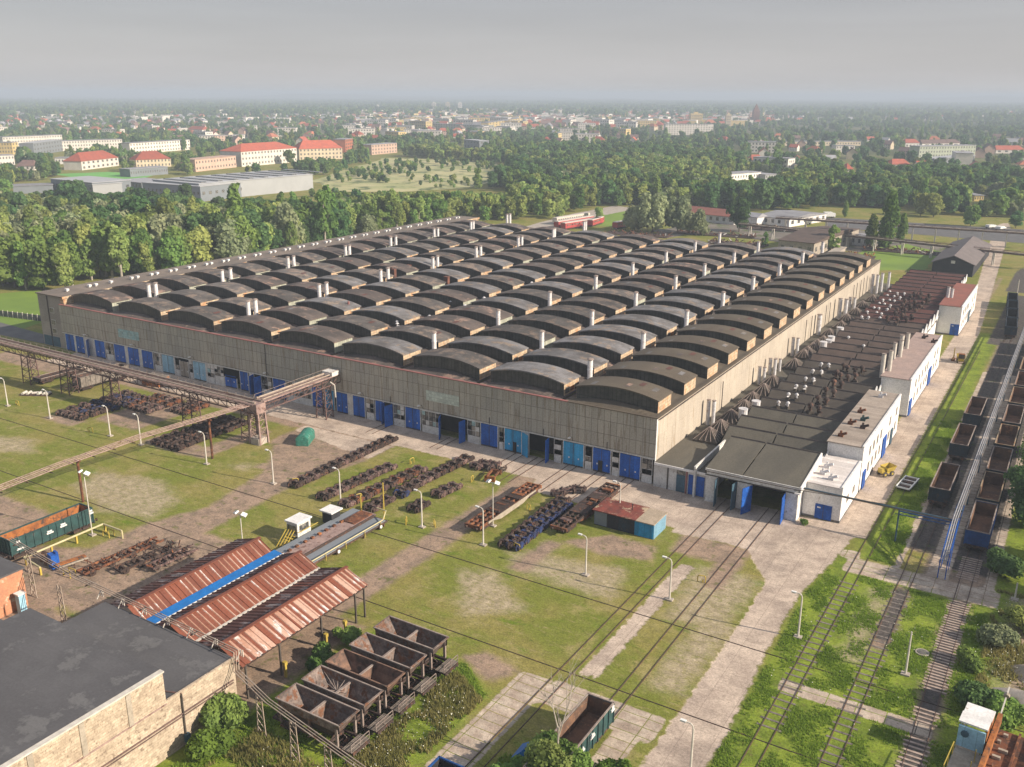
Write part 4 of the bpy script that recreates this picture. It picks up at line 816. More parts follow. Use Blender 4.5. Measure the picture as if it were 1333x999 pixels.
# pipe bridges behind the yard
def pipe_bridge(label, A, B, z, n, w_=1.6, name='pipe_bridge', key='gal_lat', sup='conc_post'):
    A = Vector(A); B = Vector(B); b = empty(name, (A.x, A.y, 0), math.atan2(B.y - A.y, B.x - A.x)); tag(b, label, 'pipe bridge'); L_ = (B - A).length
    v = MB()
    for y in (-w_ / 2, w_ / 2):
        v.box(0, L_, y - .12, y + .12, z - .25, z + .05, M[key]); v.box(0, L_, y - .08, y + .08, z + 0.9, z + 1.0, M[key])
        for k in range(int(L_ / 4)): v.bar((k * 4, y, z), (k * 4 + 4, y, z + .95), .08, .08, M[key])
    for k in range(int(L_ / 4)): v.box(k * 4, k * 4 + .15, -w_ / 2, w_ / 2, z - .1, z, M[key])
    v.obj('frame', b)
    for y, r in ((-0.4, .28), (.4, .22)):
        v = MB(); v.cyl((0, y, z + .3), (L_, y, z + .3), r, M['pipe_wrap'], n=8); v.obj('pipe', b)
    for k in range(n):
        x = L_ * (k + .5) / n; v = MB()
        for y in (-w_ / 2, w_ / 2): v.box(x - .2, x + .2, y - .2, y + .2, 0, z - .25, M[sup])
        v.box(x - .25, x + .25, -w_ / 2 - .3, w_ / 2 + .3, z - .55, z - .25, M[sup]); v.obj('support', b)
    return b
pipe_bridge('nearer long dark pipe bridge crossing behind the factory yard', G(962, 292, 5)[:2], G(1360, 335, 5)[:2], 5.0, 11)
pipe_bridge('farther pipe bridge running along the street behind the yard', G(1010, 284, 6)[:2], G(1360, 306, 6)[:2], 6.0, 12, 2.4)

# ------------------------------------------------------------------ railway tracks
def track(x, y0, y1, label, sleepers=None, x2=None, z=0.02, smat='sleeper'):
    t = empty('railway_track', (x, y0, 0)); tag(t, label, 'railway track'); sl = ((x2 - x) / (y1 - y0)) if x2 is not None else 0
    t.rotation_euler.z = -math.atan(sl); L_ = math.hypot(y1 - y0, (x2 - x) if x2 is not None else 0)
    for sx in (-0.75, 0.75):
        v = MB(); v.box(sx - 0.036, sx + 0.036, 0, L_, z, z + 0.06, M['rail']); v.box(sx - 0.05, sx + 0.05, 0, L_, z - .015, z + 0.012, M['rust']); v.obj('rail', t)
    if sleepers:
        first_s = None
        for a, b, st in sleepers:
            y = a
            while y < b:
                if first_s is None:
                    v = MB(); v.box(-1.25, 1.25, -0.13, 0.13, -0.05, 0.07 if smat == 'sleeper' else .035, M[smat]); first_s = v.obj('sleeper', t); o = first_s
                else: o = first_s.copy(); COL.objects.link(o)
                o.location = (rr.uniform(-.04, .04), y - y0, 0); y += st
    return t
track(12.1, -82, 1, 'railway track into the dark left doorway of the sawtooth shed', x2=12.6 - .05)
track(19.3, -60, 1, 'railway track into the right doorway with blue leaves of the sawtooth shed', x2=19.2)
track(33.8, -62, 120, 'leftmost overgrown track on the right grass field, next to the concrete road', [(-50, -16, 1.25)], 34.6, smat='old_wood')
track(40.2, -62, 150, 'middle track on the right grass field, under the three separate dark wagons', [(-52, -15, 1.25)], 40.3, smat='old_wood')
track(46.85, -64, 170, 'rightmost track with bare pale sleepers under the long wagon row', [(-52.8, -44, 0.72), (-41, -38.2, .72), (-34.8, -13.4, 0.6), (-7, 0, .65)])
for x, d_ in ((-25.2, 'cyan gate farthest left of the pair'), (-21.0, 'open gateway beside the cyan leaf'), (-14.8, 'wide cyan gate'), (-9.3, 'blue gate with dark wicket'), (-4.2, 'blue gate nearest the corner'), (-39.5, 'dark open gateway left of the kiosk yard'), (-54.2, 'half open blue gate in the middle of the front')):
    track(x, -12 if x > -30 else -6, 0.2, 'short apron track into the ' + d_)
def cable_channel(y, x0, x1, label):
    t = empty('crane_rail', (x0, y, 0)); tag(t, label, 'crane rail'); L_ = x1 - x0
    v = MB(); v.box(0, L_, -.035, .035, 0.02, .06, M['rust_dark']); v.box(0, L_, -.06, .06, 0, .025, M['rust_dark']); v.obj('rail', t)
cable_channel(-37.4, -140, 58, 'dark single rail crossing the whole grass yard, the one nearer the hall')
cable_channel(-52.4, -100, 48, 'dark single rail crossing the yard beside the hopper wagons, the one farther from the hall')
for x in (-160, -165): pass

# ------------------------------------------------------------------ lamp posts
def lamp_post(x, y, label, h=5.5, kind='arm', lean_=0.0, group=None):
    t = empty('street_lamp', (x, y, 0)); tag(t, label, 'lamp post', group)
    v = MB(); v.box(-.45, .45, -.35, .35, 0, .18, M['concrete']); v.obj('base', t)
    v = MB()
    if kind == 'arm':
        v.cyl((0, 0, .1), (0, 0, h - .3), .13, M['conc_post'], .09, n=8)
        pts = [(0, 0, h - .35), (-.06, 0, h - .05), (-.3, 0, h + .12), (-.75, 0, h + .16)]; v.tube(pts, .07, M['conc_post']); v.obj('post', t)
        v = MB(); v.box(-1.25, -.7, -.14, .14, h + .08, h + .24, M['lamp_white']); v.box(-1.2, -.75, -.1, .1, h + .03, h + .08, M['pane']); v.obj('lamp_head', t)
    elif kind == 'bare':
        v.cyl((0, 0, .1), (0, 0, h), .13, M['conc_post'], .08, n=8); v.obj('post', t)
    else:
        v.cyl((0, 0, .1), (0, 0, h), .08, M['conc_post'], .06, n=8); v.bar((-.6, 0, h), (.6, 0, h), .08, .08, M['conc_post']); v.obj('post', t)
        for sx in (-1, 1):
            q = MB(); q.box(-.35, .35, -.3, .3, -.1, .12, M['lamp_white']); o = q.obj('floodlight', t, (sx * .75, 0, h + .12)); o.rotation_euler = (R(25), R(sx * 18), R(sx * 20))
    return t
for x, lb in ((-125.4, 'white hooked lamp post at the far left end of the long row'), (-111.4, 'white hooked lamp post in front of the dark axle piles on the left'), (-93.2, 'white hooked lamp post third from the left in the long row'),
              (-84.6, 'white hooked lamp post standing against the long overhead pipeline'), (-67.6, 'white hooked lamp post beside the brown pipeline post'), (-52.0, 'white hooked lamp post at the edge of the dirt road near the green container'),
              (-37.8, 'white hooked lamp post at the near end of the left bogie rows'), (-22.3, 'white forked lamp post among the bogie rows by the dirt path'), (-11.7, 'white hooked lamp post in front of the flat wagons'),
              (4.3, 'white hooked lamp post on the grass below the red roofed kiosk'), (16.0, 'white hooked lamp post by the narrow slab path between the two tracks'), (31.9, 'white hooked lamp post on the right edge of the concrete road')):
    lamp_post(x, -32.3, lb, 5.5)
lamp_post(43.8, -33.4, 'bare white post without a lamp on the right grass field', 5.3, 'bare')
lamp_post(-60.4, -59.1, 'tall twin floodlight mast beside the green wagon', 9.5, 'flood')
lamp_post(-37.0, -52.6, 'twin floodlight mast behind the rust striped roofs', 6.5, 'flood')
lamp_post(-13.8, -26.5, 'twin floodlight mast behind the hooked lamp at the flat wagons', 6.8, 'flood')
q_ = G(903, 945, 6.8); lamp_post(q_.x, q_.y, 'thin pole with a small lamp on the near end of the concrete road', 6.8, 'arm')
t = lamp_post(0.6, -14.2, 'thin grey mast with one lamp behind the red roofed kiosk', 5.5, 'arm')
lamp_post(37.5, 203, 'short pale post beside the far end of the road', 4.5, 'bare'); lamp_post(52.6, -9.5, 'short white post beside the shaded bushes at the right', 2.4, 'bare')

# yellow hydrant hoops
for i, (x, y, lb) in enumerate(((-124.2, -31, 'small yellow pipe hoop at the foot of the leftmost hooked lamp'), (-98, -33, 'small yellow pipe hoop on the grass left of the pipeline'), (-84.5, -18, 'small yellow pipe hoop beside the axle piles'), (-49, -30.5, 'small yellow pipe hoop at the near end of the longest bogie row'),
        (-36.4, -29.7, 'small yellow pipe hoop between two bogie rows'), (-38.5, -13.5, 'small yellow pipe hoop at the far end of the bogie rows'), (-25.5, -14.5, 'small yellow pipe hoop beside the bogie row nearest the hall'), (-25, -32.5, 'small yellow pipe hoop in front of the smallest bogie row'), (-21, -31, 'small yellow pipe hoop right of the forked lamp post'),
        (-12.2, -19, 'small yellow pipe hoop between the brown flat wagon and the blue bogies'), (-7.0, -31, 'small yellow pipe hoop at the near end of the blue bogie row'), (17.8, -26, 'small yellow pipe hoop on the grass by the slab path'))):
    t = empty('hydrant_hoop', (x, y, 0), 0.3 * i); tag(t, lb, 'pipe hoop'); v = MB(); v.tube([(-.5, 0, 0), (-.5, 0, .8), (-.35, 0, .95), (.35, 0, .95), (.5, 0, .8), (.5, 0, 0)], .07, M['yellow']); v.obj('hoop', t)
    v = MB(); v.cyl((-.2, 0, 0), (-.2, 0, .4), .1, M['yellow'], n=6); v.obj('valve', t)

# ------------------------------------------------------------------ wheelsets, bogies, wagons
def wheelset_mb(r=0.46, x=0.0, y=0.0, z=0.46, key='steel_tyre', ax='x'):
    v = MB(); d = (1, 0, 0) if ax == 'x' else (0, 1, 0)
    P = lambda a, b=0: (x + a * d[0], y + a * d[1], z)
    v.cyl(P(-1.0), P(1.0), .09, M['rust_dark'], n=6)
    for s in (-1, 1):
        v.cyl(P(s * .68), P(s * .80), r, M[key], n=14); v.cyl(P(s * .66), P(s * .69), r * 1.08, M['rust_dark'], n=14); v.cyl(P(s * .80), P(s * .84), r * .55, M['rust_dark'], n=8)
    return v
def make_bogie(fkey, wkey='rust_dark', bulk=1.0):
    """axles along x, side frames along y"""
    t = empty('bogie'); 
    v = MB()
    for sx in (-1, 1):
        v.box(sx * 1.0 - .1, sx * 1.0 + .1, -.85, .85, .42, .68, M[fkey]); v.box(sx * 1.0 - .15, sx * 1.0 + .15, -.3, .3, .2, .85, M[fkey])
        for sy in (-1, 1): v.box(sx * 1.0 - .14, sx * 1.0 + .14, sy * .62 - .17, sy * .62 + .17, .25, .62, M['rust_dark']); v.cyl((sx * 1.0, sy * .25, .3), (sx * 1.0, sy * .25, .75), .13, M['rust_dark'], n=6)
        v.bar((sx * 1.0, -.8, .68), (sx * 1.0, 0, .95), .1, .1, M[fkey]); v.bar((sx * 1.0, .8, .68), (sx * 1.0, 0, .95), .1, .1, M[fkey])
    v.box(-.95, .95, -.2, .2, .6, .92, M[fkey]); v.cyl((0, 0, .92), (0, 0, 1.05), .25, M['steel_tyre'], n=8); v.box(-.9, .9, -.84, -.74, .5, .62, M[fkey]); v.box(-.9, .9, .74, .84, .5, .62, M[fkey])
    v.obj('frame', t)
    for sy in (-1, 1): o = wheelset_mb(key=wkey, y=0).obj('wheelset', t, (0, sy * .6, 0))
    return t
bog = {'purple': make_bogie('rust_purple', 'steel_tyre'), 'dark': make_bogie('rust_dark', 'rust_dark'), 'blue': make_bogie('bogie_blue', 'bogie_blue'), 'rust': make_bogie('rust', 'rust_dark')}
used_b = set()
def place_bogie(kind, x, y, rz, label, group, z=0.0):
    if kind in used_b: o = copy_tree(bog[kind])
    else: o = bog[kind]; used_b.add(kind)
    o.location = (x, y, z); o.rotation_euler.z = rz; tag(o, label, 'bogie', group); return o
def bogie_row(x, y0, y1, kinds, label, group, pitch=1.85, jig=0.1, x2=None):
    y = y0 + .9; n = 0
    while y < y1 - 0.5:
        f = (y - y0) / (y1 - y0); xx = x + ((x2 - x) * f if x2 is not None else 0)
        place_bogie(rr.choice(kinds), xx + rr.uniform(-jig, jig), y, R(rr.uniform(-5, 5)), label, group); y += pitch; n += 1
bogie_row(-48.2, -32.0, -6.0, ['purple', 'purple', 'dark'], 'purplish rusty bogie in the long row nearest the green container', 'bogies in the long row nearest the green container')
bogie_row(-41.2, -33.2, -15.2, ['purple', 'purple', 'dark'], 'rusty bogie in the second grass row counted from the green container', 'bogies in the second grass row', x2=-40)
bogie_row(-36.4, -33.3, -15.0, ['purple', 'dark', 'rust'], 'rusty bogie in the third grass row counted from the green container', 'bogies in the third grass row', x2=-35.1)
bogie_row(-32.2, -25.0, -5.6, ['purple', 'dark', 'dark'], 'dark bogie in the row that runs from the grass onto the apron', 'bogies in the row running onto the apron', x2=-31.2)
bogie_row(-32.2, -32.6, -26.6, ['purple', 'dark'], 'rusty bogie in the short row beside the yellow post', 'bogies in the short row beside the yellow post')
place_bogie('blue', -31.6, -25.2, .05, 'single blue painted bogie at the grass end of a rusty row', None)
bogie_row(-26.8, -23.0, -16.2, ['purple', 'purple'], 'purplish bogie in the short row next to the dirt path', 'bogies in the short row next to the dirt path', x2=-26.0)
bogie_row(-26.6, -29.2, -25.6, ['purple', 'dark'], 'bogie in the smallest pair, by the forked lamp post', 'bogies in the smallest pair by the forked lamp')
for x, y in ((-27.9, -9.5), (-26.2, -9.0), (-27.5, -7.6), (-25.9, -7.3)): place_bogie('purple', x, y, rr.uniform(-.3, .3), 'bogie in the small cluster on the apron', 'bogies clustered on the apron')
bogie_row(-8.7, -31.8, -13.0, ['dark', 'dark', 'blue'], 'black and blue bogie in the blue edged row between the flat wagons', 'bogies in the blue edged row', x2=-9.2, pitch=1.7)
bogie_row(-7.5, -31.6, -13.4, ['blue'], 'blue painted bogie on the sunny edge of the blue row', 'blue bogies on the sunny edge of the row', x2=-8.0, pitch=1.9, jig=.05)
for x, y, r_ in ((-11.0, -12, .4), (-10.2, -10.3, .9), (-9.0, -8.9, .2)): place_bogie('purple', x, y, r_, 'loose rusty bogie lying on the apron beyond the blue row', 'loose bogies beyond the blue row')
# axle and bogie piles on the left
def pile(x0, x1, y0, y1, kinds, label, group, st=2.1):
    x = x0
    while x <= x1:
        y = y0
        while y <= y1: place_bogie(rr.choice(kinds), x + rr.uniform(-.25, .25), y + rr.uniform(-.2, .2), rr.uniform(-.25, .25), label, group); y += st * .92
        x += st * 1.1
pile(-111.5, -105.0, -29.5, -15, ['dark', 'purple', 'blue'], 'dark bogie in the wide left pile with blue ones mixed in', 'bogies in the wide left pile', 2.6)
pile(-104, -98.5, -20, -11, ['purple', 'rust'], 'rusty bogie in the pile beneath the overhead gallery', 'bogies in the pile beneath the gallery', 2.5)
pile(-94.5, -91, -16.5, -10.5, ['purple', 'rust'], 'rusty bogie in the small pile right of the gallery leg', 'bogies in the small pile right of the gallery leg', 2.5)
pile(-82.5, -76, -30.2, -13, ['dark'], 'nearly black bogie in the dense pile left of the gallery tower', 'bogies in the dense black pile', 2.35)

def open_wagon(name, label, x, y0, y1, w_=2.8, h=3.15, out='wagon_navy', inn='wagon_in', endkey=None, rz=0.0, group=None, rimkey='rim', marks=False, wood=False):
    L_ = y1 - y0; t = empty(name, (x, y0, 0), rz); tag(t, label, 'railway wagon', group); zf = 1.15; hw = w_ / 2; th = .07
    v = MB()
    for sx in (-1, 1): a = sx * hw; v.box(min(a, a - sx * th), max(a, a - sx * th), .3, L_ - .3, zf, h, M[out])
    n = max(6, int(L_ / 1.15))
    for k in range(n + 1):
        y = .3 + (L_ - .6) * k / n
        for sx in (-1, 1): a = sx * (hw + .05); v.box(a - .06, a + .06, y - .06, y + .06, zf - .1, h, M[out])
    v.obj('side_wall', t)
    for y in (.3, L_ - .3):
        v = MB(); v.box(-hw, hw, y - .05, y + .05, zf, h, M[endkey or out])
        for k in range(4): xx = -hw + .35 + k * (w_ - .7) / 3; s = -1 if y < 1 else 1; v.box(xx - .06, xx + .06, min(y, y + s * .14), max(y, y + s * .14), zf - .2, h - .05, M[endkey or out])
        v.obj('end_wall', t)
    v = MB(); v.box(-hw + th, hw - th, .36, L_ - .36, zf, zf + .08, M[inn])
    for sx in (-1, 1): a = sx * (hw - th); v.box(min(a, a - sx * .03), max(a, a - sx * .03), .36, L_ - .36, zf + .08, h - .08, M[inn])
    v.box(-hw + .1, hw - .1, .35, .39, zf + .08, h - .08, M[inn]); v.box(-hw + .1, hw - .1, L_ - .39, L_ - .35, zf + .08, h - .08, M[inn]); v.obj('lining', t)
    v = MB()
    for sx in (-1, 1): v.box(sx * hw - .08, sx * hw + .08, .22, L_ - .22, h, h + .1, M[rimkey])
    v.box(-hw, hw, .2, .36, h, h + .1, M[rimkey]); v.box(-hw, hw, L_ - .36, L_ - .2, h, h + .1, M[rimkey]); v.obj('top_rail', t)
    v = MB(); v.box(-hw + .2, hw - .2, .1, L_ - .1, .9, zf, M['rust_dark']); v.box(-hw + .05, hw - .05, 0.0, .2, .85, 1.2, M['rust_dark']); v.box(-hw + .05, hw - .05, L_ - .2, L_, .85, 1.2, M['rust_dark']); v.obj('underframe', t)
    for y, s in ((0, -1), (L_, 1)):
        for xx in (-.87, .87): v = MB(); v.cyl((xx, y, 1.03), (xx, y + s * .5, 1.03), .09, M['rust_dark'], n=8); v.cyl((xx, y + s * .5, 1.03), (xx, y + s * .56, 1.03), .23, M['rust_dark'], n=10); v.obj('buffer', t)
    for yc in (2.0, L_ - 2.0):
        b_ = MB()
        for sx in (-1, 1): b_.box(sx * 1.05 - .08, sx * 1.05 + .08, yc - 1.3, yc + 1.3, .4, .75, M['rust_dark'])
        b_.box(-1, 1, yc - .2, yc + .2, .6, .9, M['rust_dark']); bo = b_.obj('bogie_frame', t)
        for dy in (-.9, .9): wheelset_mb(key='rust_dark', y=0, z=.47).obj('wheelset', bo, (0, yc + dy, .14 - .0))
    if marks:
        v = MB()
        for sx in (1,):
            for yy, zz, ww, hh in ((L_ * .08, 2.4, .7, .5), (L_ * .08, 1.6, 1.1, .22), (L_ * .42, 2.1, 1.0, .45), (L_ * .58, 2.3, 1.0, .5), (L_ * .93, 2.5, .7, .6)):
                v.box(hw + .01, hw + .125, yy, yy + ww, zz, zz + hh * .4, M['white']); v.box(hw + .01, hw + .124, yy + .1, yy + ww * .8, zz + hh * .6, zz + hh, M['white'])
        v.obj('marking', t)
    return t
RW = [(1.3, 13.2), (13.9, 26.3), (26.9, 39.3), (40.3, 52.5), (53.6, 65.8), (66.9, 79.2), (80.2, 92.5), (93.5, 105.8), (106.8, 119), (120, 132.3)]
names = ['nearest', 'second nearest', 'third nearest', 'fourth nearest', 'fifth nearest', 'sixth nearest', 'seventh nearest', 'eighth nearest', 'ninth nearest', 'tenth nearest']
for i, (a, b) in enumerate(RW):
    open_wagon('open_wagon', ('open wagon with a bright blue end wall, ' if i == 0 else 'open brown lined wagon, ') + names[i] + ' in the long right hand row', 46.85, a, b, 2.85, 3.2, out='wagon_blue' if i == 0 else 'wagon_navy', inn='wagon_in', endkey='wagon_blue' if i == 0 else None, group='open wagons in the long right hand row', rimkey='end_tan' if i % 2 else 'rim')
for (a, b), lb in (((14.3, 26.6), 'separate dark open wagon nearest the camera, left of the overhead pipe'), ((36.4, 48.8), 'separate dark open wagon, middle one of the three left of the overhead pipe'), ((54.9, 67.5), 'separate dark open wagon, farthest of the three left of the overhead pipe')):
    open_wagon('open_wagon', lb, 40.25, a, b, 2.7, 3.2, group='separate dark open wagons left of the pipe', out='wagon_navy', inn='wagon_in')
for i, (xa, a, b) in enumerate(((40.6, 136, 148), (39.9, 148.6, 160.6), (39.0, 161.2, 173), (38.0, 173.6, 185.5))):
    open_wagon('open_wagon', 'very dark tall wagon in the far short train, ' + ['nearest', 'second', 'third', 'farthest'][i] + ' of four', xa, a, b, 2.6, 3.3, out='wagon_navy', inn='dark_in', group='dark wagons of the far short train', rz=R(4), rimkey='wagon_navy')
open_wagon('open_wagon', 'long dark green open wagon with orange rusted inside at the left edge', -63.3, -70.2, -57.4, 2.8, 3.3, out='wagon_green', inn='wagon_rust', marks=True, rimkey='wagon_green')
open_wagon('open_wagon', 'dark green open wagon with rusty inside behind the bare white tree', 19.45, -71.4, -58.4, 2.8, 3.2, out='wagon_green', inn='wagon_in', marks=True)
open_wagon('open_wagon', 'blue rimmed open wagon cut by the bottom edge, on the slab paving', 12.2, -85, -73.6, 2.7, 3.1, out='wagon_blue', inn='dark_in', rimkey='wagon_blue')
open_wagon('open_wagon', 'old wooden sided open wagon under the overhead gallery', -122.0, -19.4, -7.2, 2.9, 3.2, out='old_wood', inn='rust_dark', rimkey='old_wood')

def flat_wagon(x, y0, y1, label, key='rust', load=True, name='flat_wagon'):
    L_ = y1 - y0; t = empty(name, (x, y0, 0)); tag(t, label, 'flat wagon'); v = MB()
    for sx in (-1.25, -.45, .45, 1.25): v.box(sx - .09, sx + .09, 0, L_, .95, 1.3, M[key])
    for k in range(int(L_ / 1.1) + 1): v.box(-1.3, 1.3, k * 1.1, k * 1.1 + .16, 1.0, 1.28, M[key])
    v.obj('frame', t)
    v = MB()
    for sx in (-1, 1):
        v.add([(sx * 1.3, L_ * .2, .95), (sx * 1.3, L_ * .8, .95), (sx * 1.3, L_ * .68, .45), (sx * 1.3, L_ * .32, .45)], [(0, 1, 2, 3)], M['beige' if key == 'rust' else 'rust'])
        v.add([(sx * 1.34, L_ * .2, .95), (sx * 1.34, L_ * .8, .95), (sx * 1.34, L_ * .68, .45), (sx * 1.34, L_ * .32, .45)], [(3, 2, 1, 0)], M['beige' if key == 'rust' else 'rust'])
        v.box(min(sx * 1.3, sx * 1.38), max(sx * 1.3, sx * 1.38), L_ * .12, L_ * .9, .98, 1.3, M['beige' if sx > 0 and key == 'rust' else key])
    v.obj('side_beam', t)
    v = MB(); v.box(-1.3, 1.3, L_ * .3, L_ * .55, 1.32, 1.42, M['rust_dark']); v.box(-1.2, 1.2, L_ * .62, L_ * .75, 1.32, 1.5, M['rust_dark'])
    for k in range(9): yy = L_ * rr.uniform(.05, .9); v.box(rr.uniform(-1.2, 0), rr.uniform(.1, 1.2), yy, yy + rr.uniform(.2, 1.0), 1.3, 1.3 + rr.uniform(.1, .35), M[rr.choice(['rust', 'rust_dark', 'wagon_rust', 'rust_purple'])])
    v.obj('deck', t)
    for y in (0, L_):
        v = MB(); v.box(-1.35, 1.35, y - .12, y + .12, .85, 1.32, M['wagon_rust' if y else 'rust']); v.obj('headstock', t)
        for xx in (-.87, .87): v = MB(); s = -1 if y == 0 else 1; v.cyl((xx, y, 1.0), (xx, y + s * .5, 1.0), .16, M['rust_dark'], n=8); v.obj('buffer', t)
    for yc in (2.0, L_ - 2.0):
        b_ = MB()
        for sx in (-1, 1): b_.box(sx * 1.05 - .08, sx * 1.05 + .08, yc - 1.3, yc + 1.3, .35, .7, M['rust_dark'])
        b_.box(-1, 1, yc - .2, yc + .2, .5, .85, M['rust_dark'])
        bo = b_.obj('bogie_frame', t)
        for dy in (-.9, .9): wheelset_mb(y=0, z=.47).obj('wheelset', bo, (0, yc + dy, 0.1))
flat_wagon(-15.0, -30.0, -12.6, 'stripped rusty flat wagon frame, the left one beside the dirt path')
flat_wagon(-4.3, -24.0, -6.0, 'stripped dark rusty flat wagon frame beside the red roofed kiosk', 'rust_dark')
t = empty('bolster_frame', (-22.8, -13.5, 0), .25); tag(t, 'short orange rusty frame on trestles lying on the apron', 'steel frame')
v = MB(); v.box(-.9, .9, 0, .3, .2, 1.1, M['wagon_rust']); v.box(-.9, .9, 3.2, 3.5, .2, 1.0, M['rust']); v.box(-.75, -.5, 0, 3.5, .7, 1.1, M['rust']); v.box(.5, .75, 0, 3.5, .7, 1.0, M['rust']); v.obj('frame', t)
wheelset_mb().obj('wheelset', t, (0, 4.6, 0)); wheelset_mb().obj('wheelset', t, (0.2, 5.8, 0))
# scrap frames beside the striped shed
for (x0, y0, L_, rz, lb, key) in ((-50.9, -67.5, 12, R(-3), 'long rusty bogie frame train lying beside the dirt road, leftmost of the scrap rows', 'rust'), (-47.6, -64.5, 9, R(-6), 'black oily scrap row next to the rusty frame train', 'rust_dark'), (-44.6, -61.8, 7, R(-4), 'dark scrap row with pale wheels nearest the striped shed', 'rust_purple')):
    t = empty('scrap_row', (x0, y0, 0), rz); tag(t, lb, 'scrap metal')
    v = MB()
    for sx in (-.8, .8): v.box(sx - .1, sx + .1, 0, L_, .55, .8, M[key])
    for k in range(int(L_ / .8)): v.box(-.9, .9, k * .8, k * .8 + .12, .55, .78, M[key])
    for k in range(26):
        yy = rr.uniform(0, L_); zz = rr.uniform(.3, 1.0); a = Vector((rr.uniform(-.9, .9), yy, zz)); v.bar(a, a + Vector((rr.uniform(-.8, .8), rr.uniform(-.8, .8), rr.uniform(-.3, .8))), .12, .12, M[rr.choice([key, 'rust_dark', 'rust', key])])
    v.obj('scrap', t)
    for k in range(4): wheelset_mb(key='steel_tyre' if key == 'rust_purple' else 'rust_dark').obj('wheelset', t, (rr.uniform(-.2, .2), L_ * (k + .4) / 4, 0))
t = empty('press_machine', (-56.3, -67.6, 0), -.2); tag(t, 'blue cabinet with an orange workbench and oily drums on the dirt yard', 'machine')
v = MB(); v.box(-.6, .6, -.5, .5, 0, 2.0, M['blue_plain']); v.box(-.45, .45, .2, .52, 2.0, 2.2, M['blue_plain']); v.obj('cabinet', t)
v = MB(); v.box(.9, 1.6, -.2, 3.6, .75, .9, M['wagon_rust']); v.box(2.0, 2.2, -.2, 3.6, .7, .85, M['beige']); [v.box(xx, xx + .1, yy, yy + .1, 0, .75, M['rust_dark']) for xx in (.95, 2.05) for yy in (0, 1.7, 3.4)]; v.obj('bench', t)
v = MB(); [v.cyl((-1.5 - k * .7, -.4 + .5 * (k % 2), 0), (-1.5 - k * .7, -.4 + .5 * (k % 2), .9), .32, M['rust_dark' if k % 2 else 'wagon_in'], n=10) for k in range(4)]; v.obj('drum', t)

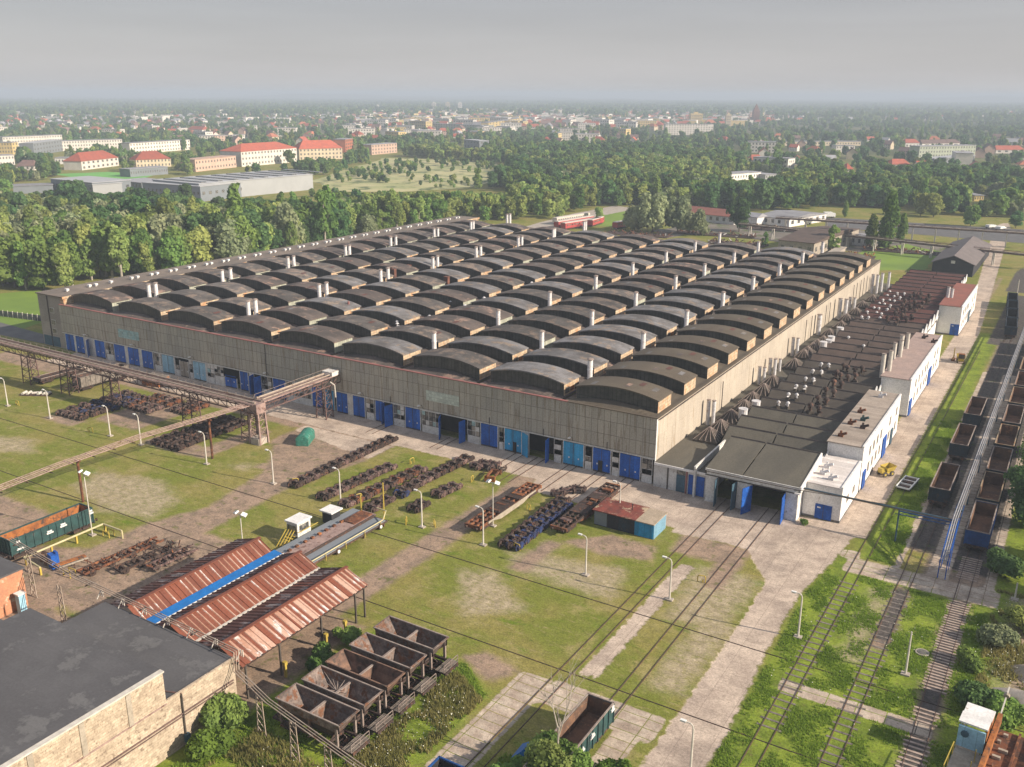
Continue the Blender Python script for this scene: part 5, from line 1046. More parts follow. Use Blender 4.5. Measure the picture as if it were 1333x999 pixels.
# ------------------------------------------------------------------ hopper wagons
def hopper(y, label, key='hop_steel'):
    t = empty('hopper_wagon', (-7.1, y, 0)); tag(t, label, 'hopper wagon', 'derelict hopper wagons on the overgrown siding'); L_ = 8.1; w_ = 2.75; hw = w_ / 2; zt = 3.75; zb = 1.5
    v = MB()
    # outer skin and sloping inner sheets of the two hoppers
    for sy in (-1, 1):
        yy = sy * hw
        v.add([(0, yy, zt), (L_, yy, zt), (L_ * .93, yy * .96, zt - .9), (L_ * .07, yy * .96, zt - .9)], [(0, 1, 2, 3) if sy < 0 else (3, 2, 1, 0)], M[key])
        v.add([(.1, yy * .96, zt - .02), (L_ - .1, yy * .96, zt - .02), (L_ - .1, yy * .9, zt - .9), (.1, yy * .9, zt - .9)], [(3, 2, 1, 0) if sy < 0 else (0, 1, 2, 3)], M[key])
        v.add([(.1, yy * .9, zt - .9), (L_ - .1, yy * .9, zt - .9), (L_ - 2, yy * .35, zb), (2, yy * .35, zb)], [(3, 2, 1, 0) if sy < 0 else (0, 1, 2, 3)], M[key])
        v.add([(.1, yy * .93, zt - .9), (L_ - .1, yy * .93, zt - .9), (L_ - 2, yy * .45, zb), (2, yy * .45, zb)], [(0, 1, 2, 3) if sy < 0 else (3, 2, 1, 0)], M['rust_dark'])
    v.add([(0.05, -hw, zt), (0.05, hw, zt), (2.1, hw * .8, zb), (2.1, -hw * .8, zb)], [(3, 2, 1, 0)], M[key]); v.add([(L_ - .05, -hw, zt), (L_ - .05, hw, zt), (L_ - 1.6, hw * .8, zb), (L_ - 1.6, -hw * .8, zb)], [(0, 1, 2, 3)], M[key])
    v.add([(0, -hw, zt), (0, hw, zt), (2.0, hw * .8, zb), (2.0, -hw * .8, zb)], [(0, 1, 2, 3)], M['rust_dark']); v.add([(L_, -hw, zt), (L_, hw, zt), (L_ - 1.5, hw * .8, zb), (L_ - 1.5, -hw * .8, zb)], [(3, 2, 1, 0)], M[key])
    v.box(1.9, L_ - 1.5, -.5, .5, zb - .06, zb, M['rust_dark'])
    v.obj('hopper_body', t)
    v = MB(); v.box(L_ * .5 - .06, L_ * .5 + .06, -hw * .95, hw * .95, zb + .2, zt - .35, M[key]); v.box(L_ * .5 - .12, L_ * .5 + .12, -hw * .95, hw * .95, zt - .4, zt - .28, M['rim']); v.obj('partition', t)
    v = MB()
    for sy in (-1, 1): v.box(-.05, L_ + .05, sy * hw - .08, sy * hw + .08, zt, zt + .12, M['rim' if key == 'hop_steel' else key])
    v.box(-.08, .1, -hw, hw, zt, zt + .12, M[key]); v.box(L_ - .1, L_ + .08, -hw, hw, zt, zt + .12, M[key]); v.obj('top_rail', t)
    v = MB(); v.box(-.8, L_ + 1.3, -1.15, -.95, .95, 1.25, M['rust_dark']); v.box(-.8, L_ + 1.3, .95, 1.15, .95, 1.25, M['rust_dark'])
    for xx in (-.9, 2, L_ - 1.8, L_ + 1.2): v.box(xx, xx + .2, -1.2, 1.2, .95, 1.22, M['rust_dark'])
    v.obj('underframe', t)
    for xx in (.25, L_ - .6, L_ * .5):
        for sy in (-1, 1): v = MB(); v.box(xx, xx + .28, sy * (hw - .1) - .1, sy * (hw - .1) + .1, 1.2, zt - .5, M['rim' if xx > 5 else key]); v.obj('stanchion', t)
    v = MB()
    for k in range(7): v.box(L_ + .1 + k * .18, L_ + .2 + k * .18, -1.3, 1.3, 1.25, 1.33, M['old_wood'])
    for sy in (-1.3, 0, 1.3): v.bar((L_ + 1.25, sy, 1.3), (L_ + 1.25, sy, 2.1), .06, .06, M['rim'])
    v.bar((L_ + 1.25, -1.3, 2.1), (L_ + 1.25, 1.3, 2.1), .06, .06, M['rim']); v.bar((L_ + 1.25, -1.3, 1.7), (L_ + 1.25, 1.3, 1.7), .05, .05, M['rim'])
    for sy in (-.9, -.3, .4, 1.0): v.bar((L_ + .3, sy, .8), (L_ + 1.5, sy, .95), .09, .09, M['old_wood'])
    v.obj('platform', t)
    for xc in (1.0, L_ - .8):
        b_ = MB(); b_.box(xc - .15, xc + .15, -1.1, 1.1, .45, .8, M['rust_dark']); b_.box(xc - 1.0, xc + 1.0, -1.12, -1.0, .4, .7, M['rust_dark']); b_.box(xc - 1.0, xc + 1.0, 1.0, 1.12, .4, .7, M['rust_dark']); bo = b_.obj('bogie_frame', t)
        for dx in (-.7, .7): wheelset_mb(ax='y').obj('wheelset', bo, (xc + dx, 0, .02))
for y, lb, k_ in ((-59.9, 'derelict grey hopper wagon, farthest of the five and beside the black rail', 'hop_steel'), (-63.9, 'derelict grey hopper wagon, second farthest of the five', 'hop_steel'), (-67.6, 'derelict brown hopper wagon in the middle of the five', 'hop_brown'),
                  (-71.1, 'derelict hopper wagon with a dead branch lying in it, second nearest', 'hop_steel'), (-74.7, 'derelict hopper wagon nearest the brick wall and behind the lattice posts', 'hop_steel')): hopper(y, lb, k_)
v = MB(); b0 = Vector((-3.4, -71.5, 3.2))
for k in range(12): v.cyl(b0, b0 + Vector((rr.uniform(-2.6, 2.0), rr.uniform(-1.3, 1.3), rr.uniform(.1, 1.0))), .05, M['rim'], .02, n=5)
tag(v.obj('dead_branch'), 'dead bare branch lying across a hopper wagon', 'branch')

# ------------------------------------------------------------------ kiosk
t = empty('kiosk', (-1.6, -18.1, 0)); tag(t, 'small container kiosk with a rusty red roof and blue corrugated end', 'kiosk'); v = MB(); W_, D_, H_ = 9.3, 4.4, 2.6
v.box(0, 6.4, 0, D_, 0, H_ - .3, M['barn_dark']); v.box(0.0, 2.0, -.03, 0, 0.1, H_ - .3, M['ware_grey']); v.box(2.1, 2.15, -.06, 0, .1, 2.2, M['frame_dark']); v.box(3.9, 5.6, -.04, 0, .1, 2.0, M['wagon_navy']); v.obj('wall', t)
v = MB()
for k in range(14): v.box(6.4 + k * .21, 6.4 + k * .21 + .11, -.06, 0.02, 0, H_ - .35, M['pale_blue' if k > 99 else 'cyan'])
v.box(6.4, W_, 0, D_, 0, H_ - .35, M['cyan'])
for k in range(20): v.box(W_, W_ + .07, k * .22, k * .22 + .12, 0, H_ - .35, M['pale_blue'])
v.obj('corrugated_end', t)
M['kiosk_roof'] = mat('kiosk_roof', (0.22, 0.055, 0.04), (0.15, 0.05, 0.04), scale=0.8, spots=(0.40, 0.31, 0.21), spot_scale=0.5, spot_amt=0.3, seams=('X', 'Y', 1.0, 30, 0.03, .75))
v = MB(); v.box(-.25, 6.6, -.3, D_ + .3, H_ - .3, H_ - .16, M['kiosk_roof']); v.obj('roof', t); v = MB(); v.box(6.6, W_ + .15, -.3, D_ + .3, H_ - .33, H_ - .2, M['sand']); v.obj('roof', t)
v = MB(); v.cyl((4.8, 2.6, H_ - .2), (4.8, 2.6, H_ + .7), .06, M['rust_dark'], n=6); v.cyl((4.8, 2.6, H_ + .7), (4.8, 2.6, H_ + .8), .16, M['rust_dark'], n=6); v.obj('flue', t)
# green round topped container
t = empty('storage_container', (-61.0, -15.5, 0), R(-62)); tag(t, 'small green round topped container standing on the apron', 'container')
v = MB(); prof = [(-1.1, 0), (1.1, 0), (1.1, 1.2)] + [(1.1 * math.cos(a), 1.2 + .75 * math.sin(a)) for a in [math.pi * k / 8 for k in range(1, 8)]] + [(-1.1, 1.2)]
v.prism(prof[::-1], 'x', -2.3, 2.3, M['green_paint']); v.obj('body', t); v = MB()
for k in range(6):
    x = -2.2 + k * .86; pr = [(q[0] * 1.03, q[1] * 1.02) for q in prof]; v.prism(pr[::-1], 'x', x, x + .08, M['green_paint'])
v.box(2.3, 2.36, -.8, .8, .1, 1.3, M['green_paint']); v.obj('rib', t)

# ------------------------------------------------------------------ rust striped open shed
def corr_mat(name, a, b, c, seed):
    mt = mat(name, a, b, scale=0.35, stretch=(0.25, 1, 1), spots=c if seed != 1 else None, spot_scale=0.6, spot_stretch=(0.5, 1.3, 1), spot_amt=0.30, rough=.7)
    return mt
M['corr_rust'] = corr_mat('corrugated_rust', (0.20, 0.065, 0.038), (0.155, 0.055, 0.036), (0.28, 0.13, 0.085), 1)
M['corr_pale'] = corr_mat('corrugated_pale', (0.48, 0.31, 0.24), (0.36, 0.19, 0.13), (0.62, 0.58, 0.56), 2)
M['corr_shade'] = corr_mat('corrugated_shade', (0.13, 0.055, 0.042), (0.085, 0.042, 0.036), (0.28, 0.24, 0.23), 3)
shed = empty('striped_shed', (0, 0, 0)); tag(shed, 'open sided shed with three rusty ribbed gable roofs and one blue strip', 'open shed')
def slope(xa, za, xb, zb, y0, y1, k1, k2, k3, seed):
    r5 = random.Random(seed); v = MB(); y = y0; k = 0
    while y < y1 - .01:
        wdt = min(.72, y1 - y); flatw = wdt * (.55 if seed == 32 else .72)
        mk = r5.choice([k1] * 4 + [k2] * 3) if seed == 32 else (k2 if r5.random() < .05 else k1) if seed != 9 else k1
        v.add([(xa, y, za), (xa, y + flatw, za), (xb, y + flatw, zb), (xb, y, zb)], [(0, 1, 2, 3) if xb < xa else (3, 2, 1, 0)], M[mk])
        tt = .10; kk = k3 if r5.random() < .8 else k1
        a0, a1, a2, a3 = y + flatw, y + flatw + .05, y + wdt - .05, y + wdt
        for (p, q, zp, zq) in ((a0, a1, 0, tt), (a1, a2, tt, tt), (a2, a3, tt, 0)):
            v.add([(xa, p, za + zp), (xa, q, za + zq), (xb, q, zb + zq), (xb, p, zb + zp)], [(0, 1, 2, 3) if xb < xa else (3, 2, 1, 0)], M[kk])
        y += wdt; k += 1
    return v
Y0, Y1 = -74.6, -54.9
ridges = [(-35.4, -31.1, -28.9), (-27.4, -24.0, -21.0), (-20.8, -16.5, -13.2)]
for i, (xl, xr_, xe) in enumerate(ridges):
    slope(xr_, 5.5, xl, 4.2, Y0, Y1, 'corr_shade', 'corr_rust', 'corr_shade', 20 + i).obj('roof_slope', shed)  # shade painted in: darker sheet colour on slopes turned from the sun
    slope(xr_, 5.5, xe, 4.2, Y0, Y1, 'corr_rust', 'corr_pale' if i == 2 else 'corr_rust', 'corr_pale', 30 + i).obj('roof_slope', shed)  # sunny slopes painted brighter, with pale ribs
    v = MB(); v.box(xr_ - .22, xr_ + .22, Y0, Y1 + .1, 5.6, 5.72, M['corr_rust']); v.obj('ridge_cap', shed)
v = MB(); v.add([(-28.95, Y0 - .3, 4.35), (-27.3, Y0 - .3, 4.18), (-27.3, Y1 + .35, 4.18), (-28.95, Y1 + .35, 4.35)], [(0, 1, 2, 3)], M['tarp']); v.box(-27.45, -27.3, Y0 - .3, Y1 + .35, 4.2, 4.28, M['lamp_white']); v.obj('blue_strip', shed)
v = MB(); v.box(-21.1, -20.75, Y0, Y1, 4.1, 4.28, M['conc_post']); v.obj('gutter', shed)
for x in (-35.2, -28.2, -21.0, -13.5):
    for y in (-74, -69.2, -62.8, -57, -55.4): v = MB(); v.box(x - .09, x + .09, y - .09, y + .09, 0, 4.2, M['frame_dark']); v.obj('post', shed)
for y in (-69.2, -62.8, -59.6): v = MB(); v.box(-13.0, -12.75, y - .12, y + .12, 0, 1.6, M['yellow']); v.box(-13.1, -12.7, y - .2, y + .2, 1.5, 1.9, M['yellow']); v.obj('bumper_post', shed)
v = MB()
for x in (-35.2, -28.2, -21.0, -13.5): v.box(x - .08, x + .08, Y0, Y1, 3.85, 4.05, M['rust_dark'])
for y in (-74, -69.2, -62.8, -57): v.box(-35.2, -13.5, y - .07, y + .07, 3.7, 3.9, M['rust_dark']); 
v.obj('beam', shed)
for a, q in (((-35.3, -57.2, .02), 0),): 
    v = MB(); v.box(-35.7, -35.5, Y0, Y1, 0, 1.5, M['frame_dark']); v.obj('low_wall', shed)

# ------------------------------------------------------------------ near brick hall with dark roof
bh = empty('brick_hall', (-13.2, -75.6, 0)); tag(bh, 'near cream brick hall with big dark flat roofs on two levels', 'brick hall')
v = MB(); v.box(-20.4, 0, -9.0, 0, 0, 5.6, M['cream_brick']); v.obj('wall', bh)
v = MB(); v.box(-20.6, -.18, -8.6, 0.15, 5.6, 5.78, M['rooffelt_dark']); v.box(-.18, .06, -8.6, .15, 5.6, 5.95, M['cream_brick']); v.obj('roof', bh)
v = MB(); v.box(-.3, .4, -36, -8.5, 6.0, 9.3, M['cream_brick']); v.box(-.1, .46, -36, -8.5, 5.85, 6.0, M['gal_conc'])
for k in range(6): v.box(.4, .48, -12.5 - k * 4.6, -12.0 - k * 4.6, 6.0, 9.2, M['beige'])
v.box(-20.0, -.3, -40, -8.6, 0, 9.25, M['cream_brick']); v.box(-.3, 0.02, -40, -9, 0, 5.86, M['cream_brick']); v.obj('upper_wall', bh)
v = MB(); v.box(-20.2, -.05, -40, -8.4, 9.3, 9.45, M['rooffelt_dark']); v.box(-.05, .5, -36.2, -8.4, 9.28, 9.42, M['conc_post'])
v.box(-42, -20.2, -40, -11.2, 9.3, 9.45, M['rooffelt_dark']); v.obj('upper_roof', bh)
v = MB(); v.box(-41.8, -20.0, -40, -11.4, 0, 9.3, M['orange_brick']); v.obj('rear_wall', bh)
for x, y in ((-23, -15), (-14.5, -21), (-7.5, -20), (-30, -14)):
    v = MB(); v.box(-.5, .5, -.35, .35, 0, .45, M['gal_conc']); v.box(-.55, .55, -.4, .4, .45, .52, M['felt_grey']); v.obj('roof_hatch', bh, (x, y, 9.45))
v = MB(); v.tube([(.12, -.4, 3.6), (.12, -34, 3.6)], .07, M['gal_lat']); v.tube([(.12, -.4, 3.3), (.12, -34, 3.3)], .05, M['gal_lat']); v.tube([(.14, -6.6, 5.7), (.14, -6.6, .8)], .09, M['frame_dark']); v.tube([(.14, -6.6, 5.8), (-3, -8, 6.0)], .07, M['gal_lat']); v.box(.05, .4, -6.8, -6.3, .4, 1.3, M['slate_blue']); v.obj('pipework', bh)
v = MB(); v.box(0.02, .06, -3.4, -2.6, .5, 1.7, M['white']); v.obj('sign_plate', bh)
ob = empty('brick_hut', (-50.2, -77.5, 0)); tag(ob, 'small orange brick building with dark flat roof at the left edge', 'brick hut')
v = MB(); v.box(-9, 0, -6, 2.4, 0, 5.0, M['orange_brick']); v.obj('wall', ob); v = MB(); v.box(-9.2, .2, -6, 2.6, 5.0, 5.2, M['rooffelt_dark']); v.obj('roof', ob)
v = MB(); v.box(.3, 1.1, .6, 1.4, 0, 2.6, M['pale_blue']); v.box(.2, 1.2, .5, 1.5, 2.6, 2.75, M['lamp_white']); tag(v.obj('gas_cabinet', None, (-49.8, -77.5, 0)), 'narrow pale blue cabinet by the orange brick wall', 'cabinet')

# overhead pipe racks
def rack(label, pts, zs, n_post=0, radius=.13, posts=(), key='pipe_wrap', pkey='rust', pr=.2, npipe=2, gap=.45, lattice=False):
    a0 = Vector((pts[0][0], pts[0][1], 0)); t = empty('overhead_pipeline', a0); tag(t, label, 'pipeline'); P = [Vector((x, y, z)) - a0 for (x, y), z in zip(pts, zs)]
    for k in range(npipe):
        off = (k - (npipe - 1) / 2) * gap; v = MB(); Q = []
        for i, p in enumerate(P):
            d = (P[min(i + 1, len(P) - 1)] - P[max(i - 1, 0)]).normalized(); s = Vector((d.y, -d.x, 0)); Q.append(p + s * off)
        v.tube(Q, radius * (1 if k % 2 == 0 else .75), M[key], n=8); v.obj('pipe', t)
    v = MB()
    for a, b in zip(P[:-1], P[1:]):
        n = max(1, int((b - a).length / 3.5))
        for k in range(n): c = a.lerp(b, (k + .5) / n); d = (b - a).normalized(); s = Vector((d.y, -d.x, 0)) * (gap * npipe * .6); v.bar(c - s - Vector((0, 0, .2)), c + s - Vector((0, 0, .2)), .1, .12, M['rust_dark'])
    v.obj('cross_beam', t)
    for x, y, h in posts:
        v = MB(); p = Vector((x, y, 0)) - a0
        if lattice:
            for sx in (-.35, .35): v.bar(p + Vector((sx * 1.6, 0, 0)), p + Vector((sx, 0, h)), .08, .08, M['pipe_wrap'])
            for k in range(5): z = h * k / 5; s = .5 - .15 * k / 5; v.bar(p + Vector((-s, 0, z)), p + Vector((s - .02, 0, z + h / 5)), .06, .06, M['pipe_wrap']); v.bar(p + Vector((s, 0.0, z)), p + Vector((-s + .02, 0, z + h / 5)), .06, .06, M['pipe_wrap'])
        else: v.cyl(p, p + Vector((0, 0, h)), pr, M[pkey], n=8); v.box(p.x - .6, p.x + .6, p.y - .15, p.y + .15, h - .2, h, M[pkey])
        v.obj('post', t)
    return t
rack('long brown overhead pipeline on red posts running from the gallery tower to the left edge', [(-68.6, -21.5), (-69.6, -30), (-71.3, -42), (-71.5, -56), (-70.5, -68), (-70, -90)], [7.4, 7.4, 7.3, 7.2, 7.2, 7.0], posts=((-68.8, -30, 7.2), (-71.6, -52.8, 6.9), (-71, -75, 6.9)), npipe=4, gap=.6, radius=.09, key='gal_conc')
rack('pipe rack on lattice posts along the dark roof edge of the near brick hall', [(-56, -73), (-40, -74.7), (-30, -74.9), (-13.0, -75.4), (-12.4, -76.1), (-6.5, -77.6), (2.5, -79.2), (8, -80)], [6.6, 6.7, 6.7, 6.6, 5.0, 4.6, 4.6, 4.4], posts=((-40.6, -76.5, 6.3), (-51.5, -73.5, 6.2), (-8.0, -77.4, 4.4), (-2.6, -78.4, 4.4), (2.6, -79.4, 4.3)), lattice=True, npipe=3, gap=.28, radius=.055)
v = MB()
for k in range(7):
    x = -35 + k * 3.7; v.bar((x, -75.6, 5.8), (x, -75.0, 6.6), .08, .08, M['conc_post']); v.bar((x, -75.0, 5.9), (x, -75.0, 6.7), .08, .08, M['conc_post']); v.bar((x + .3, -75.0, 5.9), (x + .3, -75.0, 6.7), .08, .08, M['conc_post'])
tag(v.obj('pipe_bracket'), 'row of pale brackets carrying the pipes above the dark roof edge', 'brackets')
# pale yellow gas pipe hoop
t = empty('gas_pipe', (-60, -69.4, 0)); tag(t, 'low pale yellow gas pipe on yellow stands around the yard', 'gas pipe'); v = MB(); v.tube([(0, 0, 1.2), (0, 11.9, 1.2), (4.1, 11.9, 1.2), (4.1, 11.9, 0)], .14, M['yellow_pale'], n=8); v.obj('pipe', t)
v = MB(); v.tube([(0, 0, 1.2), (4.3, -.5, 1.2)], .13, M['yellow_pale'], n=8); v.obj('pipe', t)
for x, y in ((0, 0.2), (0, 3.9), (0, 7.6), (0.3, 11.9), (4.1, -.4)): v = MB(); v.box(x - .12, x + .12, y - .12, y + .12, 0, 1.15, M['yellow']); v.obj('stand', t)
for i, (x, y, lb) in enumerate(((-58.3, -58.4, 'yellow valve frame at the foot of the twin floodlight mast'), (-52.6, -68.3, 'yellow barrier stand by the end of the rusty frame train'))):
    t = empty('valve_stand', (x, y, 0)); tag(t, lb, 'barrier'); v = MB(); v.tube([(-.7, 0, 0), (-.7, 0, .8), (.7, 0, .8), (.7, 0, 0)], .08, M['yellow']); v.tube([(-.7, .8, 0), (-.7, .8, .8), (.7, .8, .8), (.7, .8, 0)], .08, M['yellow']); v.obj('frame', t)

# ------------------------------------------------------------------ overhead gallery
gal = empty('overhead_gallery', (-67.5, -20.5, 0)); tag(gal, 'long pinkish overhead gallery on lattice legs turning at a concrete tower into the hall', 'gallery')
def girder(A, B, z0, z1, w_=2.3, hgt=1.5, n=None):
    A = Vector((*A, z0)); B = Vector((*B, z1)); d = (B - A); L_ = d.length; d.normalize(); s = Vector((d.y, -d.x, 0)).normalized() * (w_ / 2); n = n or int(L_ / 2.2); v = MB(); up = Vector((0, 0, hgt))
    for sg in (-1, 1):
        v.bar(A + s * sg, B + s * sg, .16, .2, M['gal_lat']); v.bar(A + s * sg + up, B + s * sg + up, .22, .24, M['gal_conc'])
        for k in range(n):
            p = A.lerp(B, k / n) + s * sg; q = A.lerp(B, (k + 1) / n) + s * sg; v.bar(p, q + up, .09, .09, M['gal_lat']); v.bar(q, q + up, .09, .09, M['gal_lat'])
    v.obj('truss', gal)
    v = MB(); v.bar(A + up * .95, B + up * .95, w_ * .92, .12, M['gal_conc']); v.obj('deck', gal)
    v = MB()
    for o_, r in ((-.35, .17), (.45, .13)): v.cyl(A + s * o_ * 1.6 + up * 1.25, B + s * o_ * 1.6 + up * 1.25, r, M['pipe_wrap'], n=8)
    v.obj('pipe', gal)
    v = MB()
    for sg in (-1, 1):
        v.bar(A + s * sg + up * 1.6, B + s * sg + up * 1.6, .05, .05, M['rim'])
        for k in range(n): p = A.lerp(B, k / n) + s * sg + up; v.bar(p, p + Vector((0, 0, hgt * .6)), .05, .05, M['rim'])
    v.obj('railing', gal)
girder((0.5, 0), (-100, 0), 6.0, 6.6); girder((0, .8), (0.6, 20.2), 6.2, 6.6, 2.3, 1.6)
def tower(x, y, h, b=1.1, key='gal_lat', t_=.16):
    v = MB(); c = [(-b, -b * .8), (b, -b * .8), (b, b * .8), (-b, b * .8)]
    for a in c: v.bar((x + a[0] * 1.25, y + a[1] * 1.25, 0), (x + a[0], y + a[1], h), t_, t_, M[key])
    n = 4
    for k in range(n):
        z0, z1 = h * k / n, h * (k + 1) / n; f0, f1 = 1.25 - .25 * k / n, 1.25 - .25 * (k + 1) / n
        for i in range(4):
            a, q = c[i], c[(i + 1) % 4]; v.bar((x + a[0] * f0, y + a[1] * f0, z0), (x + q[0] * f1, y + q[1] * f1, z1), .08, .08, M[key]); v.bar((x + q[0] * f1, y + q[1] * f1, z1), (x + a[0] * f1, y + a[1] * f1, z1), .08, .08, M[key])
    v.obj('lattice_leg', gal)
for x in (-68.5, -55, -41, -17.5): tower(x, 0, 6.3)
tower(-.2, .3, 6.0, 1.0, 'gal_conc', .3); tower(0.4, 16.8, 6.4, 1.0, 'gal_lat', .2); tower(-2.6, .3, 6.0, .9, 'gal_lat', .14)
v = MB(); v.box(-1.2, 1.2, -1.1, 1.1, 5.9, 7.7, M['gal_conc']); v.box(-1.0, 1.0, -1.0, 1.0, 0, 1.2, M['concrete']); v.obj('corner_cabin', gal)
v = MB(); v.box(-.7, 1.9, 17.8, 19.8, 8.2, 9.0, M['old_white']); v.obj('head_cabin', gal)
v = MB(); v.tube([(1.6, 17.5, 7.2), (2.4, 17.8, 6.6), (2.5, 17.8, 4.2)], .12, M['conc_post']); v.obj('drain', gal)

# ------------------------------------------------------------------ washing ramp with cabins, near the striped shed
t = empty('loading_ramp', (-30.5, -41.5, 0)); tag(t, 'brown decked ramp with grey channel and yellow handrail beside the striped roofs', 'loading ramp')
v = MB(); v.box(-3.1, -1.2, -14.2, 7.2, .9, 1.05, M['ware_grey']); v.obj('walkway', t); v = MB(); v.box(-1.2, 1.4, -14.2, 7.2, 1.0, 1.2, M['gal_conc']); v.obj('deck', t); v = MB(); v.box(1.4, 3.4, -14.2, 6.8, .75, .9, M['ware_grey']); v.box(1.35, 1.45, -14.2, 6.8, .9, 1.3, M['rust_dark']); v.obj('channel', t)
v = MB(); v.box(-3.2, 3.5, -14.2, 7.2, 0.5, .75, M['rust_dark']); [v.box(x - .1, x + .1, y - .1, y + .1, 0, .6, M['rust_dark']) for x in (-3, 0, 3.3) for y in (-13, -8, -3, 2, 6.5)]; v.obj('frame', t)
v = MB(); [v.box(-1.3, -.9, y, y + .5, 1.2, 1.45, M['wagon_rust' if k % 3 == 0 else 'rust']) for k, y in enumerate([-11, -9.6, -8.2, -6.8, -5.2, -3.8, -2.4, -1, .6, 2.2])]; v.box(-1.2, 1.0, 2.8, 6.8, 1.2, 1.35, M['rust']); v.obj('clamp', t)
v = MB(); v.tube([(3.6, -14, 1.3), (3.6, 6.0, 1.3), (3.0, 7.5, 2.0), (1.2, 7.6, 2.0)], .09, M['yellow_pale']); [v.bar((3.6, y, .2), (3.6, y, 1.3), .08, .08, M['yellow']) for y in (-6, -2, 2, 5.5)]; v.obj('handrail', t)
for y in (-3.5, 5.5): v = MB(); v.cyl((2.2, y, .45), (3.6, y, .45), .42, M['rust_dark'], n=12); v.cyl((3.6, y, .45), (3.7, y, .45), .25, M['lamp_white'], n=10); v.obj('wheel', t)
t = empty('control_cabin', (-34.9, -44.2, 0)); tag(t, 'white roofed raised control cabin with yellow stairs beside the ramp', 'cabin')
v = MB(); v.box(-1, 1, -1.3, 1.3, .9, 2.9, M['old_white']); v.box(-.9, .9, -1.36, -1.3, 1.3, 2.5, M['pane']); v.box(1.0, 1.05, -.9, .9, 1.5, 2.5, M['pane']); v.obj('wall', t); v = MB(); v.box(-1.2, 1.2, -1.5, 1.5, 2.9, 3.1, M['white']); v.obj('roof', t)
v = MB(); [v.box(x - .08, x + .08, y - .08, y + .08, 0, .9, M['rust_dark']) for x in (-.9, .9) for y in (-1.2, 1.2)]; v.obj('leg', t)
v = MB(); [v.bar((x, -1.5, 1.9), (x, -3.6, 0), .1, .1, M['yellow']) for x in (-.9, -.4, .1, .6)]; [v.bar((-.9, -1.5 - k * .42, 1.0 - k * .2), (.6, -1.5 - k * .42, 1.0 - k * .2), .25, .05, M['yellow']) for k in range(5)]; v.bar((1.2, -1.4, 1.7), (1.2, 2.6, 1.7), .08, .08, M['yellow']); v.obj('stairs', t)
t = empty('control_cabin', (-34.3, -38.2, 0)); tag(t, 'lower white canopy on dark legs beside the ramp, right of the stairs cabin', 'cabin')
v = MB(); v.box(-1.2, 1.2, -1.2, 1.2, 2.1, 2.3, M['white']); v.obj('roof', t); v = MB(); v.box(-.9, .9, -.9, .9, .3, 2.1, M['barn_dark']); v.obj('wall', t)
for x, y, h, lb in ((-32.6, -33.6, 3.2, 'short yellow post with grey cap at the far end of the ramp'), (-28.4, -33.4, 6.0, 'tall yellow post at the far corner of the ramp'), (-34.2, -55.4 + .6, 2.6, 'small yellow post at the end of the blue roof strip')):
    t = empty('marker_post', (x, y, 0)); tag(t, lb, 'post'); v = MB(); v.cyl((0, 0, 0), (0, 0, h), .1, M['yellow'], n=8); v.obj('post', t)

# ------------------------------------------------------------------ right hand pipe on blue gantry
t = empty('pipe_gantry', (44.0, -8.5, 0)); tag(t, 'long straight silver pipe bundle on a blue lattice gantry between the wagon rows', 'pipe gantry'); z = 5.0
for dx, r in ((-.26, .07), (0, .09), (.26, .07)): v = MB(); v.tube([(dx, 0, 2.6), (dx, 7, z + .1), (dx, 8.5, z + .35), (dx, 150, z + .35)], r, M['roof_gray'], n=8); v.obj('pipe', t)
v = MB()
for sx in (-.45, .45):
    v.bar((sx, 0, 2.2), (sx, 14, z), .1, .1, M['wagon_blue'])
    v.bar((sx, 14, z), (sx, 150, z), .12, .14, M['felt_grey'])
    v.bar((sx, 0, 0), (sx, 0, 2.6), .12, .12, M['blue_plain']); v.bar((sx, 0.2, 2.2), (sx, 8.2, z), .12, .12, M['blue_plain']); v.bar((sx, 3, 0), (sx, 8.2, z - .2), .09, .09, M['blue_plain'])
for k in range(8): v.bar((-.45, 1 + k, 2.5 + k * .33), (.45, 1.8 + k, 2.8 + k * .33), .07, .07, M['blue_plain'])
v.obj('gantry_frame', t)
for y in (12, 27, 42, 57, 72, 87, 102, 117, 132, 147): v = MB(); v.box(-.5, .5, y - .12, y + .12, z - .15, z + .1, M['slate_blue']); v.box(-.1, .1, y - .1, y + .1, 0, z, M['slate_blue']); v.obj('support', t)
t = empty('pipe_portal', (36.9, -.6, 0)); tag(t, 'blue steel portal carrying thin dark pipes across the grass strip from the white block', 'pipe portal')
v = MB()
v.box(-.1, .1, -.1, .1, 0, 4.9, M['slate_blue']); v.bar((-.5, 0, 4.2), (.5, 0, 4.2), .08, .08, M['slate_blue']); v.box(-.06, 7.2, -.06, .06, 4.65, 4.8, M['wagon_blue']); v.box(-.06, 7.2, -.06, .06, 4.2, 4.28, M['wagon_blue']); [v.bar((k * .9, 0, 4.25), (k * .9 + .9, 0, 4.7), .05, .05, M['wagon_blue']) for k in range(8)]; v.obj('frame', t)
v = MB(); v.tube([(-13.5, .4, 5.0), (0, .3, 5.0), (7, .3, 5.0)], .09, M['slate_blue']); v.tube([(-13.5, .0, 5.0), (0, -.1, 5.0), (7, -.1, 5.0)], .07, M['frame_dark']); v.obj('pipe', t)
v = MB(); v.tube([(22.6, -1.9, 5.0), (23.8, -1.95, 5.25), (36.5, -.4, 5.3)], .05, M['frame_dark']); v.tube([(9.2, -2.0, 5.1), (23.3, -2.0, 5.2)], .05, M['frame_dark']); tag(v.obj('cable_line'), 'thin dark pipe fixed along the whitewashed front of the sawtooth shed', 'pipe')
